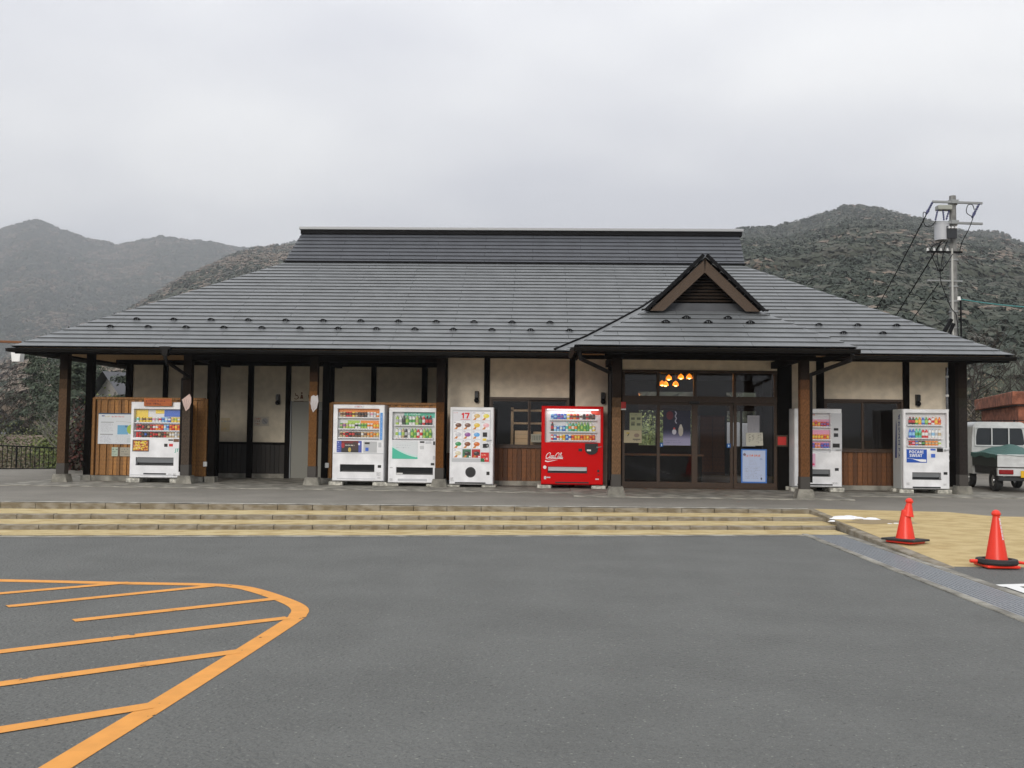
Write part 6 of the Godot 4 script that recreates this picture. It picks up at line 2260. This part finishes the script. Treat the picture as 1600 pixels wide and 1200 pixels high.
func make_pole() -> void:
	var x := 13.9
	var z := -10.0
	var t := thing("utility_pole", "grey concrete utility pole with crossarms and a transformer behind the building", "utility pole", Vector3(x, -0.02, z))
	var b := MB.new()
	b.cyl(Vector3(0, 0, 0), Vector3(0, 9.53, 0), 0.165, 0.105, 16)
	part("pole_shaft", b, M["pole_concrete"], t)
	for y in [[9.30, -0.74, 0.93], [8.60, -0.70, 0.93]]:
		b = MB.new()
		b.bar(Vector3(y[1], y[0], 0.14), Vector3(y[2], y[0] - 0.05, 0.14), 0.075, 0.075, 0.006)
		part("crossarm", b, M["pole_steel"], t)
		b = MB.new()
		b.cyl(Vector3(0, y[0] - 0.08, 0), Vector3(0, y[0] + 0.08, 0), 0.15, 0.15, 14)
		b.bx(-0.12, 0.12, y[0] - 0.06, y[0] + 0.06, 0.1, 0.2)
		part("clamp", b, M["pole_steel"], t)
	for y in [[7.60, -0.92, 0.25, 0.03], [6.62, -0.92, 0.25, 0.025]]:
		b = MB.new()
		b.bar(Vector3(y[1], y[0], 0.12), Vector3(y[2], y[0] - 0.02, 0.12), y[3] * 2, y[3] * 2)
		part("side_arm", b, M["black_metal"] if y[0] > 7 else M["pole_steel"], t)
	for i in 4:
		b = MB.new()
		b.cyl(Vector3(-0.9 + i * 0.22, 7.62, 0.12), Vector3(-0.9 + i * 0.22, 7.72, 0.12), 0.045, 0.03, 8)
		part("insulator", b, M["insulator"], t)
	# transformer tank with bushings
	var tr := Node3D.new()
	tr.name = "transformer"
	t.add_child(tr)
	b = MB.new()
	b.cyl(Vector3(-0.42, 7.98, 0.12), Vector3(-0.42, 8.52, 0.12), 0.24, 0.24, 18)
	b.cyl(Vector3(-0.42, 8.52, 0.12), Vector3(-0.42, 8.57, 0.12), 0.25, 0.2, 18)
	part("tank", b, mat("tank_grey", lin(0.42, 0.43, 0.45), 0.5), tr)
	b = MB.new()
	b.bx(-0.36, -0.02, 8.0, 8.42, 0.3, 0.38, 0.01)
	part("terminal_cover", b, M["slot_dark"], tr)
	for i in 3:
		b = MB.new()
		b.cyl(Vector3(-0.3 + i * 0.11, 8.36, 0.36), Vector3(-0.3 + i * 0.11, 8.36, 0.45), 0.045, 0.035, 8)
		part("bushing", b, M["insulator"], tr)
	# switch box under the top arm, with leads
	b = MB.new()
	b.bx(-0.60, -0.13, 9.0, 9.16, 0.0, 0.3, 0.02)
	part("switch_box", b, mat("switch_grey", lin(0.33, 0.34, 0.30), 0.6), t)
	for s in [[-0.58, 9.0, -0.66, 8.64], [-0.40, 9.0, -0.37, 8.64], [-0.18, 9.05, -0.3, 8.66]]:
		b = MB.new()
		var p := Vector3(s[0], s[1], 0.18)
		var q := Vector3(s[2], s[3], 0.18)
		for i in 5: b.cyl(p.lerp(q, i / 5.0), p.lerp(q, (i + 0.7) / 5.0), 0.035, 0.025, 7)
		b.cyl(p, q, 0.012, 0.012, 5)
		part("lead", b, M["insulator_blue"], t)
	for s in [[-0.74, 9.26, -0.95, 8.86], [0.83, 9.24, 0.58, 8.75]]:
		b = MB.new()
		var p := Vector3(s[0], s[1], 0.14)
		var q := Vector3(s[2], s[3], 0.14)
		for i in 4: b.cyl(p.lerp(q, i / 6.0), p.lerp(q, (i + 0.6) / 6.0), 0.04, 0.04, 8)
		b.cyl(p, q, 0.012, 0.012, 5)
		b.cyl(p.lerp(q, 0.66), q, 0.055, 0.03, 8)
		part("strain_insulator", b, M["insulator_blue"], t)
	# leads and conduits running down the pole
	b = MB.new()
	b.tube([Vector3(-0.10, 7.7, 0.15), Vector3(-0.10, 3.0, 0.16), Vector3(-0.10, 0.0, 0.17)], 0.035, 8)
	part("conduit", b, M["white_plastic"] if false else mat("pale_conduit", lin(0.45, 0.45, 0.42), 0.5), t)
	b = MB.new()
	b.tube([Vector3(0.19, 5.95, 0.1), Vector3(0.21, 3.0, 0.1), Vector3(0.22, 0.0, 0.1)], 0.03, 8)
	part("conduit", b, M["black_metal"], t)
	for s in [[[-0.42, 7.95], [-0.85, 7.66], [-0.62, 7.0], [-0.55, 6.9]], [[-0.35, 7.95], [-0.63, 7.62], [-0.55, 6.9]], [[-0.28, 7.95], [-0.41, 7.62], [-0.53, 6.9]], [[-0.12, 7.5], [-0.3, 7.2], [-0.5, 6.9]], [[-0.53, 6.9], [-0.5, 6.5], [-0.2, 5.7], [0.02, 5.2], [0.04, 3.0]], [[-0.95, 8.86], [-1.08, 8.9], [-1.05, 8.5], [-0.85, 8.42], [-0.66, 8.62]], [[0.58, 8.75], [0.36, 8.9], [0.40, 9.15], [0.55, 9.18], [0.62, 9.0]], [[0.58, 8.75], [0.45, 8.4], [0.2, 7.9], [0.12, 7.6]]]:
		b = MB.new()
		var pts := []
		for p in s: pts.append(Vector2(p[0], p[1]))
		var q := []
		for p in smooth(pts, 4): q.append(Vector3(p.x, p.y, 0.24))
		b.tube(q, 0.014, 5)
		part("jumper_lead", b, M["black_metal"], t)
	b = MB.new()
	b.box(Vector3(-0.55, 6.95, 0.24), Vector3(0.2, 0.05, 0.05))
	part("lead_clamp", b, M["black_metal"], t)
	b = MB.new()
	b.cyl(Vector3(-0.48, 4.75, 0.2), Vector3(-0.16, 5.3, 0.2), 0.075, 0.06, 10)
	b.cyl(Vector3(-0.30, 4.7, 0.22), Vector3(-0.1, 5.15, 0.22), 0.06, 0.06, 10)
	part("cable_closure", b, M["black_metal"], t)
	b = MB.new()
	b.cyl(Vector3(0.13, 5.95, 0.1), Vector3(0.13, 6.08, 0.1), 0.07, 0.05, 10)
	part("white_cap", b, M["white_plastic"], t)
	for y in [5.9, 5.55, 5.0, 6.4, 7.3]:
		b = MB.new()
		b.cyl(Vector3(0, y, 0), Vector3(0, y + 0.05, 0), 0.16, 0.16, 14)
		part("band", b, M["pole_steel"], t)
	# cables that run down behind the roof to a second pole out of sight
	var far := Vector3(15.8, 5.6, -26.0)
	wire("overhead_cable", "dark cable from the pole's top insulator to the roof edge, leftmost of three", [Vector3(x - 0.95, 8.82, z + 0.14), far + Vector3(-0.1, 0.13, 0)], 0.12, 0.02, M["black_metal"])
	wire("overhead_cable", "dark cable from below the transformer, middle of three", [Vector3(x - 0.45, 7.93, z + 0.14), far + Vector3(0, -1.28, 0)], 0.12, 0.022, M["black_metal"])
	wire("overhead_cable", "dark cable from the lower side arm to the roof edge, lowest of three", [Vector3(x - 0.55, 6.5, z + 0.14), far + Vector3(0, -1.93, 0)], 0.12, 0.018, M["black_metal"])
	wire("overhead_cable", "teal cable sagging from the pole to the right edge", [Vector3(x + 0.13, 5.98, z + 0.1), Vector3(x + 9.0, 6.4, z - 1.0)], 0.42, 0.02, M["teal_cable"])
	var p2 := thing("utility_pole", "second concrete pole hidden behind the roof, carrying the three dark cables", "utility pole", Vector3(15.9, -0.6, -26.15))
	b = MB.new()
	b.cyl(Vector3.ZERO, Vector3(0, 6.5, 0), 0.16, 0.11, 12)
	part("pole_shaft", b, M["pole_concrete"], p2)
	b = MB.new()
	b.bar(Vector3(-0.7, 6.2, 0.1), Vector3(0.5, 6.2, 0.1), 0.07, 0.07)
	part("crossarm", b, M["pole_steel"], p2)

func make_truck() -> void:
	# local: z towards the tail, x to the right of someone looking at the tail
	var t := thing("kei_truck", "small white pickup truck seen from behind, green tarpaulin over its bed", "truck", Vector3(11.86, 0.0, -1.1), deg_to_rad(-7.0))
	var b := MB.new()
	# cab: side profile pushed across the width
	var rear := PackedVector2Array([Vector2(-0.67, 0.38), Vector2(0.67, 0.38), Vector2(0.70, 0.9), Vector2(0.69, 1.25)])
	for k in [1.0, -1.0]:
		var arc := []
		for i in 6:
			var a := PI / 2 * i / 5.0
			arc.append(Vector2(k * (0.50 + cos(a) * 0.165), 1.55 + sin(a) * 0.2))
		if k < 0: arc.reverse()
		for p in arc: rear.append(p)
	rear.append(Vector2(-0.69, 1.25))
	rear.append(Vector2(-0.70, 0.9))
	b.prism(rear, -2.85, -1.95)
	var front := PackedVector2Array()
	for p in rear: front.append(Vector2(p.x * 0.97, 0.38 + (p.y - 0.38) * 0.72))
	b.prism(front, -3.3, -2.85)
	part("cab", b, M["truck_white"], t)
	# rear window
	b = MB.new()
	var win := PackedVector2Array()
	for c in [[0.50, 1.52, 0.0], [-0.50, 1.52, PI / 2], [-0.55, 1.20, PI], [0.55, 1.20, PI * 1.5]]:
		for i in 4:
			var a: float = c[2] + PI / 2 * i / 3.0
			win.append(Vector2(c[0] + cos(a) * 0.06, c[1] + sin(a) * 0.06))
	b.prism(win, -1.95, -1.942)
	part("rear_window", b, mat("window_dark", lin(0.03, 0.035, 0.04), 0.08), t)
	for s in [[-0.62, 1.60, 0.62, 1.60], [-0.62, 1.12, 0.62, 1.12], [-0.21, 1.12, -0.21, 1.60], [0.21, 1.12, 0.21, 1.60], [-0.62, 1.12, -0.62, 1.60], [0.62, 1.12, 0.62, 1.60]]:
		b = MB.new()
		b.bar(Vector3(s[0], s[1], -1.90), Vector3(s[2], s[3], -1.90), 0.03, 0.03, 0.005)
		part("window_guard", b, M["truck_white"], t)
	b = MB.new()
	b.box(Vector3(-0.03, 1.34, -2.35), Vector3(0.3, 0.26, 0.3), Basis.IDENTITY, 0.03)
	part("seat_back", b, M["barge_wood"], t)
	b = MB.new()
	b.bar(Vector3(-0.72, 1.765, -2.05), Vector3(0.72, 1.80, -2.05), 0.03, 0.02)
	b.bar(Vector3(-0.72, 1.765, -2.05), Vector3(-0.72, 1.70, -2.6), 0.02, 0.02)
	b.bar(Vector3(0.4, 1.70, -2.05), Vector3(0.4, 1.80, -2.05), 0.03, 0.03)
	b.bar(Vector3(-0.4, 1.70, -2.05), Vector3(-0.4, 1.78, -2.05), 0.03, 0.03)
	part("roof_bar", b, M["black_metal"], t)
	# bed
	b = MB.new()
	b.bx(-0.69, 0.69, 0.60, 0.66, -1.93, 0.0)
	b.bx(-0.62, 0.62, 0.42, 0.60, -3.1, -0.12)
	part("chassis", b, M["truck_dark"], t)
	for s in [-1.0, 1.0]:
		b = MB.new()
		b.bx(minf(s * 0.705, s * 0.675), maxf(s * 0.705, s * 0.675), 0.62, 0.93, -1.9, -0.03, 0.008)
		part("side_gate", b, mat("shaded_gate", lin(0.012, 0.022, 0.018), 0.6), t)  # near-black: shade along the bed side put into the gate colour
	b = MB.new()
	b.bx(-0.70, 0.70, 0.62, 0.93, -0.025, 0.01, 0.008)
	for y in [0.70, 0.80]: b.bx(-0.62, 0.62, y, y + 0.012, 0.01, 0.016)
	part("tailgate", b, M["truck_white"], t)
	b = MB.new()
	b.bx(-0.69, 0.69, 0.40, 0.60, -0.10, -0.01, 0.01)
	part("rear_panel", b, M["truck_white"], t)
	for s in [-1.0, 1.0]:
		b = MB.new()
		b.box(Vector3(s * 0.50, 0.50, 0.0), Vector3(0.33, 0.11, 0.05), Basis.IDENTITY, 0.012)
		part("tail_lamp", b, M["tail_red"], t)
		b = MB.new()
		b.bx(s * 0.55 - 0.09, s * 0.55 + 0.09, 0.12, 0.42, -0.35, -0.33)
		part("mud_flap", b, M["rubber"], t)
	b = MB.new()
	b.bx(-0.165, 0.165, 0.37, 0.535, -0.008, 0.006)
	part("number_plate", b, M["plate_yellow"], t)
	b = MB.new()
	b.bx(-0.66, 0.66, 0.28, 0.38, -0.14, -0.06, 0.01)
	part("bumper_bar", b, M["truck_dark"], t)
	# wheels
	for p in [[-0.58, -0.52], [0.58, -0.52], [-0.58, -2.45], [0.58, -2.45]]:
		var w := Node3D.new()
		w.name = numbered("wheel", t)
		t.add_child(w, true)
		w.position = Vector3(p[0], 0.27, p[1])
		w.rotation.z = PI / 2
		b = MB.new()
		b.lathe([Vector2(0.15, -0.07), Vector2(0.25, -0.075), Vector2(0.272, -0.05), Vector2(0.272, 0.05), Vector2(0.25, 0.075), Vector2(0.15, 0.07), Vector2(0.15, -0.07)], 24)
		part("tyre", b, M["rubber"], w)
		b = MB.new()
		b.lathe([Vector2(0, -0.06), Vector2(0.06, -0.065), Vector2(0.07, -0.03), Vector2(0.15, -0.05), Vector2(0.15, 0.05), Vector2(0.07, 0.03), Vector2(0.06, 0.065), Vector2(0, 0.06)], 20)
		part("rim", b, M["steel"], w)
	b = MB.new()
	b.cyl(Vector3(0.0, 0.3, -0.75), Vector3(0.0, 0.43, -0.75), 0.26, 0.26, 20)
	part("spare_tyre", b, M["rubber"], t)
	# tarpaulin over the load: a peaked sheet that hangs down the left side
	var g := []
	var nx := 18
	var nz := 16
	for j in nz + 1:
		var row := []
		for i in nx + 1:
			var u := float(i) / nx
			var v := float(j) / nz
			var x := -0.745 if i == 0 else -0.738 if i == 1 else lerpf(-0.75, 0.75, u)
			var z := lerpf(-1.88, 0.03, v)
			var peak := maxf(0.0, 1.0 - Vector2((x + 0.02) / 0.75, (z + 1.25) / 1.2).length())
			var y := 0.945 + 0.24 * peak + 0.015 * sin(x * 9 + z * 5)
			if i == 0: y -= 0.1 + 0.02 * sin(z * 7)
			if v > 0.94: y -= (v - 0.94) / 0.06 * 0.04
			row.append(Vector3(x, y, z))
		g.append(row)
	b = MB.new()
	for j in nz:
		for i in nx:
			b.tri(g[j][i], g[j + 1][i], g[j + 1][i + 1])
			b.tri(g[j][i], g[j + 1][i + 1], g[j][i + 1])
	var tp := solo("tarpaulin", b, M["tarp"], "dark green tarpaulin peaked over the bed of the white pickup truck", "tarpaulin", t.position)
	tp.rotation = t.rotation

func make_neighbours() -> void:
	# red brown flat-roofed building behind the truck
	var t := thing("clay_coloured_building", "low red brown building with a deep flat roof edge behind the truck", "building", Vector3(15.95, -0.02, -10.3), deg_to_rad(-16.0))
	var b := MB.new()
	b.bx(0.22, 5.5, 0, 2.5, -8.0, -0.22)
	part("wall", b, M["clay_wall"], t)
	b = MB.new()
	b.bx(0.0, 5.8, 2.48, 2.92, -8.3, 0.0, 0.02)
	part("roof_edge", b, M["clay_wall"], t)
	b = MB.new()
	b.bx(0.12, 5.68, 2.44, 2.48, -8.2, -0.1)
	part("roof_soffit", b, M["truck_dark"], t)
	b = MB.new()
	b.bx(0.9, 2.4, 1.2, 2.2, -0.22, -0.19)
	var w := part("window", b, M["slot_dark"], t)
	b = MB.new()
	b.bx(0.86, 2.44, 2.2, 2.26, -0.22, -0.15)
	b.bx(0.86, 2.44, 1.14, 1.2, -0.22, -0.15)
	part("frame", b, M["vm_grey"], w)
	b = MB.new()
	b.bx(0.2, 0.22, 1.1, 1.75, -3.1, -2.9)
	part("slit_window", b, M["slot_dark"], t)
	# houses across the valley on the left
	for h in [[-35.6, -1.6, -36.0, 3.4, 4.0, 1.3, 1.2, 0.25, "house_roof", "pale house with grey tiled roof above the left end of the railing"], [-24.7, -1.6, -22.0, 2.6, 2.6, 1.5, 1.0, -0.3, "house_roof_brown", "low brown roofed shed just beyond the railing"], [-21.8, -1.6, -30.0, 4.4, 4.0, 4.4, 1.5, 0.9, "house_roof", "white walled house with grey roof glimpsed between the verandah posts"]]:
		var o := thing("house", h[9], "house", Vector3(h[0], h[1], h[2]), h[7], "")
		b = MB.new()
		b.bx(-h[3] / 2, h[3] / 2, 0, h[5], -h[4] / 2, h[4] / 2)
		b.prism(PackedVector2Array([Vector2(-h[4] / 2, h[5]), Vector2(h[4] / 2, h[5]), Vector2(0, h[5] + h[6] - 0.08)]), -h[3] / 2, h[3] / 2, Transform3D(Basis(Vector3(0, 0, 1), Vector3(0, 1, 0), Vector3(-1, 0, 0)), Vector3.ZERO))
		part("wall", b, M["house_wall"], o)
		for s in [-1.0, 1.0]:
			b = MB.new()
			var e := Vector3(0, h[5] - 0.35, s * (h[4] / 2 + 0.6))
			var r := Vector3(0, h[5] + h[6], 0)
			var W := Vector3(h[3] / 2 + 0.5, 0, 0)
			if s > 0:
				b.quad(e - W, e + W, r + W, r - W)
				b.quad(e - W - Vector3(0, 0.12, 0), e + W - Vector3(0, 0.12, 0), e + W, e - W)
			else:
				b.quad(e + W, e - W, r - W, r + W)
			part("roof", b, M[h[8]], o)
		for i in 2:
			b = MB.new()
			var wx: float = (-0.25 + 0.5 * i) * h[3]
			b.bx(wx - 0.5, wx + 0.5, h[5] * 0.4, h[5] * 0.8, h[4] / 2, h[4] / 2 + 0.03)
			part("window", b, M["window_dark"], o)
	# street lamp whose lantern shows beside the eave
	t = thing("street_lamp", "white lantern hanging from a red brown arm at the left roof corner", "street lamp", Vector3(-15.2, 0, -1.2))
	b = MB.new()
	b.cyl(Vector3(0, 0, 0), Vector3(0, 3.6, 0), 0.06, 0.045, 10)
	part("lamp_post", b, M["wainscot_2"], t)
	b = MB.new()
	b.bar(Vector3(-0.3, 3.52, 0), Vector3(2.0, 3.46, 0), 0.06, 0.06, 0.008)
	part("arm", b, M["wainscot_2"], t)
	b = MB.new()
	b.bar(Vector3(1.92, 3.46, 0), Vector3(1.92, 3.23, 0), 0.02, 0.02)
	part("hanger", b, M["black_metal"], t)
	b = MB.new()
	b.prism(PackedVector2Array([Vector2(-0.13, 0.27), Vector2(0.13, 0.27), Vector2(0.10, 0.0), Vector2(-0.09, 0.0)]), -0.1, 0.1, Transform3D(Basis.IDENTITY, Vector3(1.92, 2.965, 0)))
	part("lantern", b, M["white_plastic"], t)
	make_trees()

# ---------------------------------------------------------------- near trees and shrubs
func plant(called: String, label: String, category: String, at: Vector3, h: float, w: float, faces: int, leaf: float, cols: Array, sd: int, kind := "leafy", bark := "bark", group := "") -> void:
	var t := thing(called, label, category, at, 0.0, group)
	var r := RandomNumberGenerator.new()
	r.seed = sd
	var b := MB.new()
	var tips := []
	var trunk_h := h * (0.25 if kind == "leafy" else 0.12 if kind == "shrub" else 0.3)
	var top := Vector3(r.randf_range(-0.06, 0.06) * h, h * 0.8, 0)
	if kind == "conifer": top = Vector3(0, h * 0.96, 0)
	var spine := [Vector3.ZERO, Vector3(r.randf_range(-0.03, 0.03) * h, trunk_h, r.randf_range(-0.03, 0.03) * h), top * Vector3(0.6, 0.7, 1) + Vector3(0, 0, r.randf_range(-0.03, 0.03) * h), top]
	b.tube(spine, h * 0.015, 7, h * 0.003)
	var limbs := 16 if kind != "bare" else 30
	for i in limbs:
		var u := (i + 0.5) / limbs
		var p: Vector3 = (spine[1] as Vector3).lerp(spine[3], u)
		if kind == "shrub": p = Vector3.ZERO
		var a := i * 2.4 + r.randf()
		var reach := w * 0.5 * (1.0 - u * 0.9 if kind == "conifer" else r.randf_range(0.55, 1.0) * (1.0 - 0.35 * u))
		var lift := reach * (r.randf_range(0.5, 1.3) if kind != "conifer" else -0.12)
		var q := p + Vector3(cos(a) * reach, lift, sin(a) * reach)
		if kind == "shrub": q = Vector3(cos(a) * reach * 0.85, h * r.randf_range(0.45, 0.95), sin(a) * reach * 0.85)
		q.y = minf(q.y, h)
		var mid := p.lerp(q, 0.5) + Vector3(0, -0.04 * h if kind == "bare" else 0.02 * h, 0)
		b.tube([p, mid, q], h * 0.005, 4, h * 0.0015)
		tips.append([p, mid, q])
		if kind == "bare":
			for k in 5:
				var s := mid.lerp(q, r.randf())
				var e := s + Vector3(r.randf_range(-1, 1), r.randf_range(0.3, 1.2), r.randf_range(-1, 1)) * w * 0.14
				b.tube([s, e], h * 0.003, 3, h * 0.001)
				for j in 3:
					var s2 := s.lerp(e, r.randf_range(0.4, 1.0))
					b.tube([s2, s2 + Vector3(r.randf_range(-1, 1), r.randf_range(0.1, 1), r.randf_range(-1, 1)) * w * 0.07], h * 0.0016, 3, h * 0.0007)
	part("trunk", b, M[bark], t)
	if faces == 0: return
	var c := MB.new()
	c.coloured = true
	for i in faces:
		var L: Array = tips[r.randi() % tips.size()]
		var u := r.randf_range(0.25, 1.08)
		var p: Vector3 = (L[0] as Vector3).lerp(L[2], u)
		var sp := w * (0.10 if kind == "conifer" else 0.17)
		var off := Vector3(r.randfn(), r.randfn() * (0.45 if kind == "conifer" else 0.8), r.randfn()) * sp * 0.6
		p += off
		p.y = maxf(p.y, h * 0.04)
		var nr := (off + Vector3(p.x, 0.3 * h, p.z) * 0.3 + Vector3(r.randfn(), r.randfn(), r.randfn()) * 0.25 * sp).normalized()
		var s := leaf * r.randf_range(0.6, 1.3)
		var a := Vector3(r.randfn(), r.randfn(), r.randfn()).cross(nr).normalized()
		var d := nr.cross(a)
		c.col = cols[r.randi() % cols.size()] * r.randf_range(0.75, 1.25)
		c.tri_n(p - a * s, p + a * s, p + d * s * 0.6, nr, nr, nr)
		c.tri_n(p - a * s, p - d * s * 0.6, p + a * s, nr, nr, nr)
	var o := part("crown", c, M["leaf"], t)
	o.set_meta("kind", "stuff")

func make_trees() -> void:
	var dark := [Color(0.035, 0.052, 0.03), Color(0.05, 0.068, 0.04), Color(0.06, 0.075, 0.045)]
	var olive := [Color(0.10, 0.115, 0.045), Color(0.125, 0.13, 0.052), Color(0.08, 0.09, 0.042)]
	var bright := [Color(0.15, 0.18, 0.045), Color(0.11, 0.14, 0.045)]
	var red := [Color(0.07, 0.018, 0.012), Color(0.045, 0.02, 0.014), Color(0.03, 0.026, 0.015), Color(0.022, 0.024, 0.013)]
	var dry := [Color(0.19, 0.15, 0.105), Color(0.15, 0.12, 0.08), Color(0.115, 0.105, 0.065)]
	# left
	plant("red_leaved_shrub", "dark red leaved shrub between the left corner post and the plank screen", "shrub", Vector3(-13.35, -0.02, -5.2), 2.25, 1.7, 3200, 0.055, red, 101, "shrub")
	plant("red_leaved_shrub", "lower dark shrub filling the gap under the left eave", "shrub", Vector3(-14.3, -0.1, -6.6), 1.5, 1.6, 2400, 0.055, red, 102, "shrub")
	plant("bare_shrub", "pale leafless branching shrub rising behind the railing near the post", "shrub", Vector3(-15.9, -0.6, -9.0), 2.4, 2.3, 0, 0.05, dry, 103, "bare", "pale_bark")
	plant("light_green_shrub", "light yellow green shrub beyond the railing", "shrub", Vector3(-18.6, -1.3, -14.0), 2.9, 2.6, 6000, 0.045, bright, 104, "shrub")
	plant("olive_shrub", "broad olive shrub beyond the railing left of the light green one", "shrub", Vector3(-22.0, -1.4, -17.0), 2.5, 4.0, 6000, 0.05, olive, 105, "shrub")
	plant("dry_shrub", "dry brown thicket behind the left part of the railing", "shrub", Vector3(-20.5, -1.2, -11.0), 1.7, 4.0, 5000, 0.04, dry, 106, "shrub")
	plant("dry_shrub", "dry brown thicket at the left end of the railing below the houses", "shrub", Vector3(-23.5, -1.2, -10.0), 1.6, 3.5, 5000, 0.04, dry, 107, "shrub")
	plant("dry_shrub", "dry grey brown thicket along the foot of the railing by the post", "shrub", Vector3(-17.4, -0.9, -8.6), 1.35, 2.6, 1800, 0.05, dry, 120, "shrub")
	plant("dark_conifer", "dark conifer showing between the corner post and the inner post", "tree", Vector3(-20.0, -1.5, -24.0), 7.6, 3.6, 8000, 0.08, dark, 108, "conifer")
	plant("dark_conifer", "tall dark conifer just left of the corner post", "tree", Vector3(-24.5, -1.6, -27.0), 7.2, 3.8, 8000, 0.08, dark, 109, "conifer")
	plant("dark_conifer", "dark conifer far left behind the grey roofed house", "tree", Vector3(-37.0, -1.6, -46.0), 9.0, 4.5, 7000, 0.1, dark, 110, "conifer")
	plant("grey_bare_tree", "tall grey leafless tree left of the corner post", "tree", Vector3(-25.5, -1.5, -22.0), 5.6, 4.0, 0, 0.1, dry, 111, "bare", "bark")
	plant("grey_bare_tree", "grey leafless tree beside the houses at the left edge", "tree", Vector3(-32.0, -1.5, -28.0), 6.5, 5.0, 0, 0.1, dry, 112, "bare", "bark")
	plant("evergreen_tree", "rounded evergreen tree behind the lantern under the left eave", "tree", Vector3(-30.0, -1.5, -38.0), 8.0, 6.5, 11000, 0.085, dark, 113, "leafy")
	plant("evergreen_tree", "broad evergreen tree deep behind the inner verandah post", "tree", Vector3(-22.5, -1.5, -36.0), 8.5, 6.5, 11000, 0.085, dark, 114, "leafy")
	plant("light_green_shrub", "small yellow green shrub seen above the left end of the plank screen", "shrub", Vector3(-16.5, -0.2, -13.2), 3.0, 1.6, 1800, 0.06, bright, 115, "shrub")
	# right, behind the truck
	plant("bamboo_clump", "feathery olive bamboo clump rising behind the right end of the building", "bamboo", Vector3(14.1, -0.3, -16.0), 5.2, 3.6, 9000, 0.05, olive, 121, "shrub")
	plant("bamboo_clump", "olive bamboo clump between the pole and the red brown building", "bamboo", Vector3(16.8, -0.4, -21.0), 4.8, 4.0, 9000, 0.055, olive, 122, "shrub")
	plant("bare_tree", "grey brown leafless tree above the red brown building", "tree", Vector3(20.5, -0.5, -24.0), 7.0, 5.5, 0, 0.1, dry, 123, "bare", "bark")
	plant("bare_tree", "pale thin leafless tree in front of the bamboo", "tree", Vector3(15.2, -0.3, -14.2), 4.6, 2.6, 0, 0.1, dry, 124, "bare", "pale_bark")
	plant("bare_tree", "spreading leafless tree at the right edge above the flat roof", "tree", Vector3(23.5, -0.5, -22.0), 6.0, 5.5, 0, 0.1, dry, 125, "bare", "bark")
	plant("dry_shrub", "dry brown bushes on the slope behind the flat roof", "shrub", Vector3(22.5, -0.5, -30.0), 4.6, 7.0, 9000, 0.07, dry, 126, "shrub")
	plant("evergreen_tree", "dark evergreen tree behind the bamboo at the right", "tree", Vector3(19.0, -0.6, -34.0), 7.0, 6.0, 9000, 0.085, dark, 127, "leafy")
	# behind the hall windows
	var gb := MB.new()
	for i in 9: gb.bx(i * 0.62 - 2.8, i * 0.62 - 2.2, 0.0, 1.75 + 0.02 * (i % 2), -0.06, 0.0, 0.01)
	solo("added_pale_wall", gb, M["vm_inner"], "pale panelled wall added to brighten the view through the right back window", "added wall", Vector3(9.0, 0.0, -13.4))  # invented wall, added so the right back window reads bright
	plant("garden_shrub", "green garden shrub seen through the hall's left back window", "shrub", Vector3(4.4, -0.4, -17.5), 2.8, 4.0, 6000, 0.06, [Color(0.3, 0.34, 0.12), Color(0.24, 0.3, 0.11)], 131, "shrub")
	plant("garden_shrub", "leafy olive shrub seen through the hall's right back window", "shrub", Vector3(8.6, -0.4, -18.5), 2.2, 3.0, 1800, 0.07, olive, 132, "shrub")

func _ready() -> void:
	rng.seed = 2024
	make_light()
	make_materials()
	var m := mat("tube_glow_warm", lin(0.9, 0.8, 0.6), 0.5)
	m.emission_enabled = true
	m.emission = Color(1.0, 0.85, 0.5)
	m.emission_energy_multiplier = 2.5
	make_ground()
	make_hills()
	make_building()
	make_machines()
	make_signs()
	make_yard()
